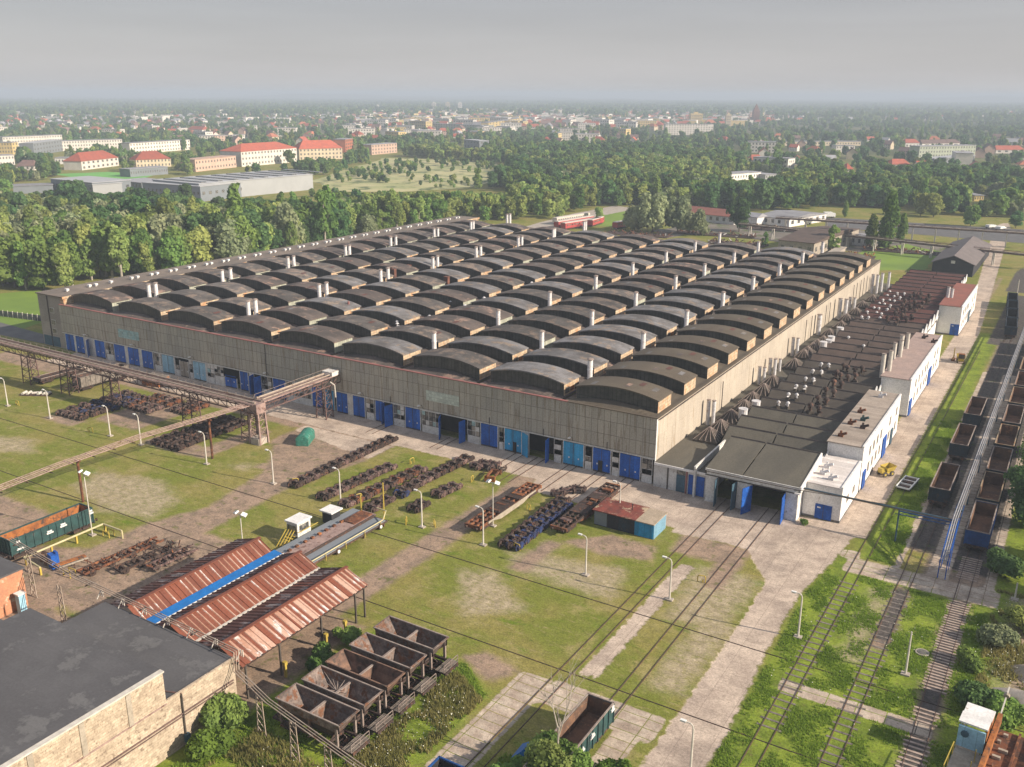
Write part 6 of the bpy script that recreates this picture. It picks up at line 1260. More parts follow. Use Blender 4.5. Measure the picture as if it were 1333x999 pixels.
# silver platform truck, yellow forklift and yellow tipper on the road
t = empty('platform_trolley', (34.9, 21.2, 0), R(-6)); tag(t, 'pale grey empty platform frame lying on the edge of the grass strip', 'trolley')
v = MB(); [v.box(x, x + .18, -2.7, 2.7, .45, .75, M['lamp_white']) for x in (-1.1, .92)]; [v.box(-1.1, 1.1, y, y + .16, .45, .7, M['lamp_white']) for y in (-2.7, -.9, .8, 2.54)]; v.obj('frame', t)
v = MB(); v.box(-.9, .9, -2.5, 2.5, .3, .42, M['rust_dark']); [v.box(-.7, .7, y, y + .9, .42, .62, M['rust_dark']) for y in (-2.2, .0, 1.4)]; v.obj('bed', t)
for x in (-.9, .9):
    for y in (-2, 2): v = MB(); v.cyl((x - .12, y, .3), (x + .12, y, .3), .3, M['frame_dark'], n=12); v.obj('wheel', t)
def dumper(x, y, rz, label, s=1.0, cab=False):
    t = empty('dump_truck', (x, y, 0), rz); tag(t, label, 'works vehicle')
    v = MB(); v.box(-.9 * s, .9 * s, -1.7 * s, 1.7 * s, .55, .8, M['yellow']); v.box(-.7 * s, .7 * s, -1.9 * s, -.6 * s, .8, 1.4, M['yellow']); v.obj('chassis', t)
    v = MB(); v.add([(-1.0 * s, -.5 * s, .9), (1.0 * s, -.5 * s, .9), (1.0 * s, 1.7 * s, .9), (-1.0 * s, 1.7 * s, .9), (-1.25 * s, -.8 * s, 1.6), (1.25 * s, -.8 * s, 1.6), (1.25 * s, 2.2 * s, 1.75), (-1.25 * s, 2.2 * s, 1.75)], [(0, 1, 2, 3), (0, 4, 5, 1), (1, 5, 6, 2), (2, 6, 7, 3), (3, 7, 4, 0)], M['yellow']); v.obj('skip', t)
    for sx in (-1, 1):
        for yy in (-1.1, 1.1): v = MB(); v.cyl((sx * .85 * s, yy * s, .45), (sx * 1.15 * s, yy * s, .45), .45, M['frame_dark'], n=14); v.cyl((sx * 1.13 * s, yy * s, .45), (sx * 1.17 * s, yy * s, .45), .2, M['yellow'], n=10); v.obj('wheel', t)
    if cab: v = MB(); v.box(-.6, .6, -1.6, -.7, 1.3, 2.3, M['frame_dark']); v.box(-.65, .65, -1.65, -.65, 2.3, 2.4, M['wagon_rust']); v.obj('cab', t)
dumper(31.0, 24.0, R(-35), 'small yellow dumper parked against the second white workshop block', .68)
dumper(32.6, 105.5, R(10), 'yellow and orange forklift standing on the far part of the road', .75, True)
t = empty('yellow_crane_post', (30.9, 107, 0)); tag(t, 'small rusty yellow stand at the corner of the long white block', 'stand'); v = MB(); v.box(-.4, .4, -1.2, 1.2, 0, .3, M['rust']); v.bar((0, -1, 0), (0, 0, 3.0), .15, .15, M['yellow']); v.bar((0, 1, 0), (0, 0, 3.0), .15, .15, M['rust']); v.obj('frame', t)

# ------------------------------------------------------------------ rusty machine bottom right, slabs, mounds
t = empty('track_machine', (51.8, -43.5, 0), R(-5)); tag(t, 'rusty track laying machine with white boxes at the bottom right corner', 'track machine')
v = MB(); v.box(.9, 5.6, -8, 3.2, 1.1, 1.5, M['rust']); v.box(.9, 1.3, -8, 4.2, 1.5, 2.6, M['wagon_rust']); v.box(3.0, 3.2, -8, 3.2, 1.5, 1.8, M['rust']); v.box(5.2, 5.5, -8, 3.2, 1.5, 2.4, M['rust_dark'])
v.obj('deck', t)
for k in range(8): v = MB(); v.box(1.5 + .3 * (k % 2), 1.8 + .4 * (k % 3), -7 + k * 1.3, -6.7 + k * 1.3, 1.5, 1.8, M['beige']); v.obj('bracket', t)
for k in range(4): v = MB(); v.cyl((.5, -7 + k * 2.4, .5), (1.2, -7 + k * 2.4, .5), .5, M['rust_dark'], n=12); v.obj('wheel', t)
for y0, y1, z in ((.9, 2.7, 3.4), (-1.4, .4, 3.8)):
    v = MB(); v.box(-1.7, .8, y0, y1, z, z + .15, M['white']); v.box(-1.5, -1.4, y0 + .1, y0 + .2, 0.8, z, M['conc_post']); v.box(.6, .8, y0 + .1, y1 - .1, 1.2, z, M['wagon_rust']); v.box(-1.5, -1.4, y1 - .2, y1 - .1, .8, z, M['conc_post']); v.obj('canopy', t)
v = MB(); v.box(-1.6, .7, -1.6, -1.4, 1.4, 3.6, M['pale_blue']); v.cyl((-1.0, -1.65, 2.9), (-1.0, -1.75, 2.9), .35, M['slate_blue'], n=10); v.box(-1.6, .7, -8, -1.6, .9, 1.2, M['beige']); [v.bar((x, y, 1.2), (x, y, 2.6), .07, .07, M['yellow']) for x in (-1.6, .3) for y in (-7, -5, -3)]; v.bar((-1.6, -7, 2.6), (-1.6, -3, 2.6), .07, .07, M['yellow']); v.obj('cab', t)
v = MB(); v.bar((1.1, 4.2, 2.4), (1.1, 8.0, 3.4), .12, .12, M['conc_post']); v.cyl((1.1, 6.6, 3.1), (1.1, 6.9, 3.2), .3, M['beige'], n=8); v.obj('boom', t)
def mound(x, y, rx, ry, h, label, key='sand'):
    v = MB(); n, mrings = 16, 5; vs_ = [(0, 0, h)]
    for r in range(1, mrings + 1):
        f = r / mrings
        for k in range(n): a = 2 * math.pi * k / n; q = 1 + .12 * math.sin(3 * a + x) + .06 * rr.uniform(-1, 1); vs_.append((rx * f * q * math.cos(a), ry * f * q * math.sin(a), h * (1 - f) ** .8 * (1 + .1 * rr.uniform(-1, 1)) - (.1 if r == mrings else 0)))
    fs = [(0, 1 + k, 1 + (k + 1) % n) for k in range(n)]
    for r in range(mrings - 1):
        for k in range(n): a = 1 + r * n + k; b = 1 + r * n + (k + 1) % n; fs.append((a, a + n, b + n, b))
    v.add(vs_, fs, M[key]); o = v.obj('sand_heap', None, (x, y, 0), smooth=True); tag(o, label, 'heap')
mound(56.0, -26.5, 2.6, 2.2, 1.5, 'sandy heap on the scrubby ground, the upper of two at the right edge'); mound(56.2, -31.6, 4.0, 1.8, 1.1, 'greyish sand heap, the lower of two at the right edge', 'concrete')
for i, (x, y, rz, lb) in enumerate(((54.6, -12.6, .2, 'pale concrete slab lying on the scrub, upper of the stack at the right edge'), (55.0, -15.2, -.1, 'grey broken concrete slab in the scrub, lower of the two at the right edge'))):
    v = MB(); v.box(-1.8, 2.2, -.8, .8, 0.05, .35, M['concrete' if i else 'conc_post']); v.box(-1.2, 2.4, -.5, 1.2, .35, .5, M['concrete']); tag(v.obj('concrete_slab', None, (x, y, 0), rz), lb, 'slab')
v = MB(); v.cyl((0, 0, -.05), (0, 0, .12), .75, M['concrete'], n=16); v.cyl((0, 0, .12), (0, 0, .16), .55, M['felt_grey'], n=14); tag(v.obj('manhole', None, (44.7, -28.0, 0)), 'round concrete manhole beside the bare white post', 'manhole')
v = MB(); v.add([(-1, -1.2, 1.3), (1, -1.2, 1.3), (1.1, 1.2, 1.3), (-1.1, 1.2, 1.3), (0, -.9, 2.3), (0, 1.0, 2.2)], [(0, 1, 4), (2, 3, 5), (1, 2, 5, 4), (3, 0, 4, 5), (0, 3, 2, 1)], M['tarp']); v.box(-.85, .85, -1.05, 1.05, 0, 1.3, M['frame_dark']); tag(v.obj('tarpaulin_stack', None, (16.2, -67.6, 0)), 'stack under a bright blue tarpaulin beside the bare white tree', 'covered stack')
# left fence and field edge
t = empty('panel_fence', (-172, -3, 0)); tag(t, 'grey panel fence along the bright field left of the hall', 'fence')
A = G(0, 412); B = G(56, 419); v = MB(); A2 = Vector((A.x + 172, A.y + 3, 0)); B2 = Vector((B.x + 172, B.y + 3, 0)); A2 = B2 + (A2 - B2) * 1.6
v.bar(A2 + Vector((0, 0, .9)), B2 + Vector((0, 0, .9)), .06, 1.6, M['felt_grey']); v.obj('panel', t); n = 14
v = MB(); [v.bar(A2.lerp(B2, k / n), A2.lerp(B2, k / n) + Vector((0, 0, 1.9)), .18, .18, M['conc_post']) for k in range(n + 1)]; v.obj('post', t)
v = MB(); v.tube([(-.8, 0, .3), (.3, .4, .35), (1.1, -.2, .3)], .3, M['conc_post']); v.box(-3, 3, -.9, .9, 0, .25, M['rust_dark']); [v.cyl((x, -.8, .4), (x, .8, .4), .28, M['conc_post'], n=8) for x in (-2.4, -1.4, .9, 2.0, 2.7)]; tag(v.obj('pipe_heap', None, (-127.5, -25, 0), .5), 'low heap of pale pipes near the leftmost hooked lamp', 'pipe heap')
open_wagon('flat_trailer', 'low dark flat wagon behind the leftmost gallery leg', -133.5, -21, -10, 2.6, 1.5, out='rust_dark', inn='rust_dark')
v = MB(); v.box(-2.4, 2.4, -1.6, 1.6, 0, 1.8, M['wagon_rust']); v.box(-2.5, 2.5, -1.7, 1.7, 1.8, 1.95, M['old_wood']); v.box(3.0, 6.5, -1.0, 1.0, 0, 1.3, M['old_white']); v.box(3.0, 6.6, -1.1, 1.1, 1.3, 1.4, M['ware_grey']); tag(v.obj('tool_store', None, (-112.6, -6.9, 0), .1), 'rusty store box and pale bench close to the front gates', 'store box')

# ------------------------------------------------------------------ town and buildings beyond the wood
def H(base, top):
    B = G(*base); lo, hi = 0.0, 200.0
    for _ in range(40):
        q = (lo + hi) / 2
        if proj((B.x, B.y, q))[1] > top: lo = q
        else: hi = q
    return lo
KEEP = [(405, 655, 214, 249, 1e9)]      # views kept open: trees standing in front may not rise into them
taken = []       # rough footprints (x, y, radius) kept free of trees and generic houses
def block(name, label, a, b, depth, top, wallk, roofk, pitch=0, wins=0, rows=1, hip=0, cat='building', group=None, **k):
    A, B = G(*a), G(*b); h = H(a, top); L_ = (B - A).length; d = (B - A).normalized(); KEEP.append((a[0] - 2, b[0] + 3, top - 3, max(a[1], b[1]) - 3, 0))
    o = low_hall(name, label, A, B, depth, h, wallk, roofk, pitch, wins, rows=rows, hip=hip, cat=cat, group=group, **k)
    n = max(1, int(L_ / 25))
    for q in range(n + 1): c = A + d * (L_ * q / n) + Vector((-d.y, d.x, 0)) * depth / 2; taken.append((c.x, c.y, depth / 2 + 12))
    return o
sch = block('school_building', 'long white school with red hipped roof in the left middle distance', (315, 217.5), (387, 211), 24, 197.5, 'render_white', 'roof_red', 5.5, 18, 3, hip=14)
block('villa', 'ornate cream town house with steep red roofs right of the long school', (390, 209), (446, 207), 18, 194, 'render_cream', 'roof_red', 7, 12, 3, hip=8)
block('apartment_house', 'pink flat roofed two storey building in front of the school', (255, 224), (308, 218), 14, 208.5, 'render_pink', 'render_pink', 0, 14, 2)
block('apartment_house', 'pale house with red hipped roof behind the sports field, left of the pair', (107, 222), (155, 216), 16, 210, 'render_white', 'roof_red', 6, 8, 2, hip=9)
block('apartment_house', 'pale house with red hipped roof behind the sports field, right of the pair', (178, 219), (223, 217), 16, 208, 'render_cream', 'roof_red', 6, 10, 2, hip=9)
block('grey_pavilion', 'long grey columned pavilion behind the sports field', (170, 231), (219, 227), 12, 221, 'ware_grey', 'roof_gray', 0, 16, 1)
wa = block('warehouse', 'large pale grey metal warehouse with ribbed light roof behind the wood', (261, 262), (408, 247), 45, 240, 'ware_light', 'ware_roof', 0, 0)
for k in range(9):
    v = MB(); v.box(4 + k * 11.5, 7.5 + k * 11.5, 3, 40, 0, .5, M['pane']); v.obj('skylight_strip', wa, (0, 0, H((261, 262), 240) + .36))
b = low_hall('warehouse', 'darker grey front block of the metal warehouse with a window band', G(187, 257), G(262, 263), 40, 8.5, 'ware_grey', 'ware_roof', 0, 14)
taken.append((G(225, 252).x, G(225, 252).y, 45)); taken.append((G(190, 262).x, G(190, 262).y, 18))
block('warehouse', 'smaller blue grey metal warehouse at the left with pale flat roof', (122, 255), (160, 252), 30, 241, 'ware_light', 'ware_roof', 0, 0)
low_hall('warehouse', 'dark front wing of the smaller left warehouse', G(68, 249), G(122, 255), 26, 7.5, 'ware_grey', 'ware_roof', 0, 10); taken.append((G(95, 247).x, G(95, 247).y, 30))
block('brick_shed', 'low grey and brick shed at the far left edge of the wood', (18, 253), (70, 251), 14, 243, 'ware_grey', 'roof_gray', 0, 0)
block('low_depot', 'low dark depot hall between the two warehouses', (150, 243), (185, 247), 22, 235, 'ware_grey', 'roof_gray', 0, 8)
flats = [((5, 192), (82, 188), 179, 'long cream apartment block at the far left, farthest row', 'render_white'), ((45, 203), (82, 197), 187, 'grey end of an apartment slab at the left', 'ware_grey'), ((80, 197), (160, 194), 184, 'long white and pink apartment block left of centre row', 'render_white'),
         ((170, 201), (248, 195), 187, 'long cream apartment block directly behind the two red roofed houses', 'render_white'), ((0, 205), (18, 205), 186, 'yellow apartment block cut by the left edge', 'render_yellow'), ((0, 217), (20, 216), 203, 'white house at the left edge below the yellow block', 'render_white'),
         ((260, 184), (278, 184), 177, 'first pale block of the stepped row behind the school', 'render_white'), ((280, 184), (300, 183.5), 177, 'second pale block of the stepped row behind the school', 'render_pink'), ((303, 183), (323, 182), 176.5, 'third pale block of the stepped row behind the school', 'render_white'),
         ((636, 171), (680, 163), 160, 'yellowish long apartment block in the middle of the town', 'render_yellow'), ((560, 169), (636, 172), 161, 'pale grey apartment slab left of the yellowish block', 'render_green'),
         ((866, 176), (928, 176), 162, 'white striped long apartment slab right of centre', 'render_white'), ((1195, 211), (1268, 209), 191, 'green and cream apartment block on the right', 'render_green'), ((1215, 217), (1268, 212), 207, 'low pale shop hall in front of the green apartment block', 'ware_grey'),
         ((1015, 190), (1120, 190), 184.5, 'very long low cream building on the right behind trees', 'render_cream'), ((1088, 199), (1112, 199), 190, 'white cube house right of centre', 'render_white'), ((604, 193), (624, 195), 182, 'grey flat roofed block in front of the town', 'ware_grey'),
         ((484, 202), (517, 199), 189, 'cream and red apartment house behind the meadow', 'render_pink'), ((450, 199), (460, 197), 182, 'red gabled house beside the ornate cream villa', 'roof_orange'), ((952, 236), (990, 233), 227, 'white flat roofed hall among the trees right of centre', 'white_wall'),
         ((996, 234), (1010, 233), 228, 'small pale hall next to the white flat roofed hall', 'ware_light'), ((1268, 262), (1280, 262), 255, 'small yellow house among the trees at the far right', 'render_yellow'), ((72, 214), (92, 214), 206, 'small low pale pavilion by the sports field', 'white_wall')]
for a, b_, tp, lb, k_ in flats:
    block('apartment_block', lb, a, b_, 13, tp, k_, 'roof_gray' if k_ != 'ware_grey' else 'ware_roof', 0, max(4, int((b_[0] - a[0]) / 3.4)), max(1, int(H(a, tp) / 3.2)))
for a, b_, tp, rk, lb in (((977, 213), (994, 213), 208, 'roof_red', 'white house with bright red roof among trees right of centre'), ((1161, 219), (1184, 219), 214, 'roof_red', 'house with low bright red roof on the right'), ((1178, 194), (1196, 194), 186, 'roof_red', 'pinkish house with red roof behind the green apartment block'),
                        ((1200, 192), (1250, 191), 187, 'roof_brown', 'long red brown roofed house row behind the green apartment block'), ((1296, 200), (1333, 200), 195, 'roof_red', 'red roofed terrace at the right edge'), ((1022, 222), (1034, 221), 215, 'roof_brown', 'small yellow house with brown roof right of centre'),
                        ((1102, 226), (1110, 226), 220, 'roof_red', 'white house with red gable beside the tall trees'), ((245, 176), (264, 177), 168, 'roof_red', 'grey town house with red roof left of the school'), ((22, 222), (45, 222), 216, 'roof_brown', 'red brown roofed house hidden in the trees at the left')):
    block('house', lb, a, b_, 14, tp, 'render_white', rk, 4, 4, 1, hip=3, cat='house')
def tower_block(px, base, top, wpx, label, key, spire=None, cat='tower block'):
    KEEP.append((px - wpx * .7, px + wpx * .7, top, base - (base - top) * .35, 0)); B = G(px, base); h = H((px, base), top); wd = wpx / FPX * (B - CC).length * .9; t = empty('tower_block' if cat == 'tower block' else 'church', (B.x, B.y, 0), R(32)); tag(t, label, cat)
    v = MB()
    if spire: v.box(-wd / 2, wd / 2, -wd / 2, wd / 2, 0, h * .62, M[key]); v.obj('tower', t); v = MB(); s = wd / 2; v.add([(-s, -s, h * .62), (s, -s, h * .62), (s, s, h * .62), (-s, s, h * .62), (0, 0, h)], [(0, 1, 4), (1, 2, 4), (2, 3, 4), (3, 0, 4)], M[spire]); v.obj('spire', t); v = MB(); v.box(-wd * .5, wd * .5, -wd * .5, wd * 1.6, 0, h * .35, M[key]); v.obj('nave', t)
    else:
        v.box(-wd / 2, wd / 2, -wd / 2, wd / 2, 0, h, M[key]); v.box(-wd / 6, wd / 6, -wd / 6, wd / 6, h, h + 3, M[key]); v.obj('wall', t); v = MB(); n = int(h / 3)
        for q in range(n): v.box(-wd / 2 + 1, wd / 2 - 1, -wd / 2 - .06, -wd / 2, 3 * q + 1.2, 3 * q + 2.3, M['pane']); v.box(wd / 2, wd / 2 + .06, -wd / 2 + 1, wd / 2 - 1, 3 * q + 1.2, 3 * q + 2.3, M['pane'])
        v.obj('window_band', t)
    taken.append((B.x, B.y, wd))
for a in ((565, 146, 134, 5.5, 'pale slim tower block on the skyline, leftmost of three', 'render_white'), (583, 144, 134, 6, 'cream tower block on the skyline, middle one of three', 'render_cream'), (599, 146, 134, 5, 'pale slim tower block on the skyline, rightmost of three', 'render_white'),
          (492, 146, 137, 3, 'small white tower on the skyline left of the three tower blocks', 'render_white'), (905, 163, 148, 16, 'yellow topped grey tower block behind the white striped slab', 'render_yellow'), (947, 168, 149, 7, 'narrow cream tower block left of the dark church tower', 'render_cream'), (978, 161, 149, 7, 'pinkish tower block touching the dark church tower', 'render_pink'),
          (1320, 153, 148, 14, 'wide distant block near the right edge', 'render_white'), (722, 150, 143, 5, 'white block beside the thin white church spire', 'render_white')): tower_block(*a)
tower_block(983, 162, 135, 8.5, 'tall dark brick church tower on the skyline right of centre', 'brick_dark', 'brick_dark', 'church'); tower_block(730, 152, 138, 3, 'thin white church spire in the middle of the town', 'render_white', 'roof_gray', 'church'); tower_block(208, 168, 153, 5, 'red brick church tower above the trees at the left', 'roof_brown', 'roof_brown', 'church'); tower_block(1005, 162, 150, 4, 'reddish twin roofed church right of the dark tower', 'roof_orange', 'roof_brown', 'church')

# generic houses: kinds built once and copied
def make_house(wk, rk, kind):
    t = empty('house'); v = MB()
    if kind == 'gable':
        v.box(-6, 6, -4.5, 4.5, 0, 5.5, M[wk]); v.add([(-6, -4.5, 5.5), (-6, 4.5, 5.5), (-6, 0, 9.3)], [(0, 2, 1)], M[wk]); v.add([(6, -4.5, 5.5), (6, 4.5, 5.5), (6, 0, 9.3)], [(0, 1, 2)], M[wk])
        for x in (-4, -1.3, 1.3, 4): v.box(x - .5, x + .5, -4.55, -4.5, 1.2, 2.5, M['pane']); v.box(x - .5, x + .5, -4.55, -4.5, 3.8, 5, M['pane']); v.box(x - .5, x + .5, 4.5, 4.55, 3.8, 5, M['pane'])
        v.obj('wall', t); r = MB(); r.prism([(-5, 5.1), (0, 9.4), (5, 5.1), (5, 5.4), (0, 9.7), (-5, 5.4)][::-1], 'x', -6.4, 6.4, M[rk]); r.box(1.5, 2.3, .5, 1.2, 7.5, 10.3, M['roof_brown']); r.obj('roof', t)
    elif kind == 'hip':
        v.box(-7, 7, -5, 5, 0, 6, M[wk])
        for x in (-5, -2, 2, 5): v.box(x - .6, x + .6, -5.05, -5, 1.2, 2.6, M['pane']); v.box(x - .6, x + .6, -5.05, -5, 4.0, 5.3, M['pane'])
        for y in (-2.5, 2.5): v.box(7, 7.05, y - .6, y + .6, 1.2, 2.6, M['pane']); v.box(7, 7.05, y - .6, y + .6, 4, 5.3, M['pane'])
        v.obj('wall', t); r = MB(); r.add([(-7.6, -5.6, 5.9), (7.6, -5.6, 5.9), (7.6, 5.6, 5.9), (-7.6, 5.6, 5.9), (-3, 0, 10), (3, 0, 10)], [(0, 1, 5, 4), (1, 2, 5), (2, 3, 4, 5), (3, 0, 4), (0, 3, 2, 1)], M[rk]); r.obj('roof', t)
    else:
        v.box(-14, 14, -6, 6, 0, 11, M[wk])
        for q in range(3):
            for k in range(8): x = -12 + k * 3.4; v.box(x - .8, x + .8, -6.05, -6, 1.4 + q * 3.4, 3 + q * 3.4, M['pane'])
            for y in (-3, 0, 3): v.box(14, 14.05, y - .6, y + .6, 1.4 + q * 3.4, 3 + q * 3.4, M['pane'])
        v.obj('wall', t); r = MB(); r.box(-14.3, 14.3, -6.3, 6.3, 11, 11.4, M[rk]); r.box(-2, 0, -1, 1, 11.4, 13, M[wk]); r.obj('roof', t)
    return t
HK = [('render_white', 'roof_red', 'gable', 'white walled house with red gable roof in the far town'), ('render_cream', 'roof_orange', 'hip', 'cream house with orange hipped roof in the far town'), ('render_pink', 'roof_brown', 'gable', 'pinkish house with brown gable roof in the far town'), ('render_white', 'roof_gray', 'flat', 'pale flat roofed apartment block in the far town'),
      ('render_cream', 'roof_brown', 'gable', 'cream house with brown gable roof in the far town'), ('render_white', 'roof_gray', 'gable', 'white house with grey gable roof in the far town'), ('render_pink', 'roof_red', 'hip', 'pink house with red hipped roof in the far town'), ('render_yellow', 'roof_gray', 'flat', 'yellowish flat roofed apartment block in the far town')]
protoh = [make_house(*k[:3]) for k in HK]; usedh = set()
def inpoly(x, y, poly):
    c = np.zeros(np.shape(x), bool); n = len(poly)
    for i in range(n):
        x0, y0 = poly[i]; x1, y1 = poly[(i + 1) % n]
        c ^= ((y0 > y) != (y1 > y)) & (x < (x1 - x0) * (y - y0) / (y1 - y0 + 1e-12) + x0)
    return c
# town districts outlined on the map (converted from survey bearings)
TOWN = [([(860, 180), (1010, 182), (1200, 186), (1340, 180), (1340, 200), (1180, 206), (1010, 205), (880, 196)], .3), ([(-20, 143), (420, 141), (470, 150), (480, 168), (340, 174), (230, 178), (150, 170), (-20, 178)], 1.0), ([(470, 148), (640, 145), (1010, 148), (1010, 162), (850, 170), (700, 170), (600, 185), (450, 186)], 2.2), ([(690, 178), (830, 178), (830, 192), (700, 192)], 1.3), ([(1010, 146), (1340, 146), (1340, 160), (1010, 160)], 0.5), ([(1020, 185), (1340, 185), (1340, 230), (1160, 222), (1000, 226)], 0.35), ([(80, 170), (330, 172), (430, 180), (430, 192), (330, 192), (90, 180)], 0.8), ([(940, 205), (1060, 205), (1060, 235), (960, 230)], 0.4)]
houses = []
hr = np.random.default_rng(21)
cand = np.stack([hr.uniform(-5200, 2600, 60000), hr.uniform(400, 5600, 60000)], -1)
cx_, cy_, cz_ = proj(np.concatenate([cand, np.zeros((len(cand), 1))], 1)); dist = np.hypot(cand[:, 0] - CC.x, cand[:, 1] - CC.y)
prob = np.zeros(len(cand))
for poly, dn in TOWN: prob = np.maximum(prob, inpoly(cx_, cy_, poly) * dn)
prob *= 0.42
sel = (hr.random(len(cand)) < prob) & (cz_ > 10) & (cx_ > -30) & (cx_ < 1365); hp = cand[sel]; hd = dist[sel]
order = np.argsort(hd); hp = hp[order]; kept = []; grid = {}
TA = np.array(taken)
for x, y in hp:
    if np.any(np.hypot(TA[:, 0] - x, TA[:, 1] - y) < TA[:, 2]): continue
    g_ = (int(x // 20), int(y // 20))
    if any((g_[0] + i, g_[1] + j) in grid for i in (-1, 0, 1) for j in (-1, 0, 1)): continue
    grid[g_] = 1; kept.append((x, y))
hrr = random.Random(5)
town = MB(); NIND = 240
for i, (x, y) in enumerate(kept):
    px = float(proj((x, y, 0))[0]); k = hrr.choice([0, 0, 1, 2, 3, 4, 5, 6, 7, 3]) if px > 450 and px < 1010 else hrr.choice([0, 2, 4, 5, 5, 2, 1, 3])
    rz = hrr.choice([0.3, 0.3 + math.pi / 2, -0.2, 0.6]) + hrr.uniform(-.1, .1); s = hrr.uniform(.8, 1.15) * (1.3 if 470 < px < 1010 and y > 1200 else 1)
    if i < NIND:
        if k in usedh: o = copy_tree(protoh[k])
        else: o = protoh[k]; usedh.add(k)
        o.location = (x, y, 0); o.rotation_euler.z = rz; o.scale = (s, s, s); tag(o, HK[k][3], 'house', 'houses of the far town: ' + HK[k][3].split(' in the')[0])
    else:
        wk, rk, kd = HK[k][:3]; big = kd == 'flat'; L_, W_, h = ((14, 6, 11) if big else (6.5, 4.8, 6)); L_ *= s; W_ *= s
        c, sn = math.cos(rz), math.sin(rz); f = lambda a, b, z: (x + a * c - b * sn, y + a * sn + b * c, z)
        c8 = [f(-L_, -W_, 0), f(L_, -W_, 0), f(L_, W_, 0), f(-L_, W_, 0), f(-L_, -W_, h), f(L_, -W_, h), f(L_, W_, h), f(-L_, W_, h)]
        town.add(c8, [(0, 1, 5, 4), (1, 2, 6, 5), (2, 3, 7, 6), (3, 0, 4, 7)], M[wk])
        if big: town.add([c8[4], c8[5], c8[6], c8[7]], [(0, 1, 2, 3)], M[rk])
        else:
            town.add([f(-L_ * 1.08, -W_ * 1.1, h), f(L_ * 1.08, -W_ * 1.1, h), f(L_ * 1.08, W_ * 1.1, h), f(-L_ * 1.08, W_ * 1.1, h), f(-L_ * .7, 0, h + 4.2), f(L_ * .7, 0, h + 4.2)], [(0, 1, 5, 4), (1, 2, 5), (2, 3, 4, 5), (3, 0, 4)], M[rk])
for k, o in enumerate(protoh):
    if k not in usedh:
        for ch in list(o.children): bpy.data.objects.remove(ch)
        bpy.data.objects.remove(o)
tag(town.obj('distant_town'), 'haze faded distant roofs of the town reaching the horizon', 'town', kind='stuff')
print('houses', len(kept))

# coaches parked behind the hall, trucks and cars
def coach(p, rz, L_, key, label):
    t = empty('coach', p, rz); tag(t, label, 'railcar', 'old coaches parked behind the hall'); v = MB(); v.box(0, L_, -1.4, 1.4, .9, 3.2, M[key]); v.obj('body', t); v = MB(); v.box(0, L_, -1.2, 1.2, 3.2, 3.5, M['bus_white']); v.obj('roof', t)
    v = MB(); [v.box(1 + k * 1.8, 2.1 + k * 1.8, -1.44, -1.4, 2.0, 2.7, M['pane']) for k in range(int((L_ - 1) / 1.8))]; v.obj('window', t); v = MB(); v.box(.5, L_ - .5, -1, 1, .3, .9, M['rust_dark']); v.obj('underframe', t)
for i, (a, b_, k_, lb) in enumerate((((722, 293), (765, 286), 'bus_white', 'cream old coach, the top one of the parked row'), ((724, 298), (770, 290), 'bus_red', 'dull red old coach second from the top in the parked row'), ((733, 300), (782, 292), 'bus_red', 'dull red old coach in front of the parked row'), ((768, 296), (783, 291), 'bus_red', 'short red coach with dark windows at the right end of the parked row'), ((800, 299), (822, 295), 'bus_red', 'red coach standing near the willows'))):
    A, B = G(*a), G(*b_); d = B - A; coach(A, math.atan2(d.y, d.x), d.length, k_, lb)
for i, (px, py, lb) in enumerate(((1048, 292, 'white lorry parked left of the pair near the depot street'), (1062, 288, 'white lorry parked beside the taller one'), (1078, 284, 'tall white lorry on the depot street'), (1290, 298, 'white van on the street right of the tree'), (1302, 300, 'white car parked on the street near the right edge'))):
    p = G(px, py); t = empty('lorry', p, .3 * i); tag(t, lb, 'lorry'); v = MB(); v.box(-2.5, 1.6, -1.2, 1.2, .9, 3.1 if i < 3 else 1.9, M['lamp_white']); v.obj('body', t); v = MB(); v.box(1.7, 3.3, -1.1, 1.1, .6, 2.5 if i < 3 else 1.4, M['lamp_white']); v.box(3.3, 3.34, -.9, .9, 1.5, 2.2 if i < 3 else 1.35, M['pane']); v.obj('cab', t)
    for x in (-1.6, 2.3):
        for sy in (-1, 1): v = MB(); v.cyl((x, sy * .95, .45), (x, sy * 1.2, .45), .45, M['frame_dark'], n=10); v.obj('wheel', t)
# wagons with loads at the right edge, scrap behind the hall
for i, (x, y, L_, lb, k_) in enumerate(((52, 188, 22, 'flat wagon loaded with purple brown bales, nearest at the far right edge', 'rust_purple'), (49, 215, 22, 'flat wagon with pale loads, middle one at the far right edge', 'ware_light'), (46.5, 241, 24, 'flat wagon with grey loads, farthest at the far right edge', 'ware_grey'))):
    t = empty('loaded_wagon', (x, y, 0), R(4)); tag(t, lb, 'railway wagon'); v = MB(); v.box(-1.4, 1.4, 0, L_, 1.0, 1.3, M['rust_dark']); v.obj('deck', t)
    for k in range(5): v = MB(); v.box(-1.3, 1.3, 1 + k * L_ / 5, -0.4 + (k + 1) * L_ / 5, 1.3, rr.uniform(2.2, 2.9), M[rr.choice([k_, 'old_white', 'rust_purple'])]); v.obj('load', t)
    for yc in (2, L_ - 2): v = MB(); [v.cyl((-.9, yc + d_, .47), (.9, yc + d_, .47), .46, M['rust_dark'], n=10) for d_ in (-.9, .9)]; v.obj('wheelset', t)
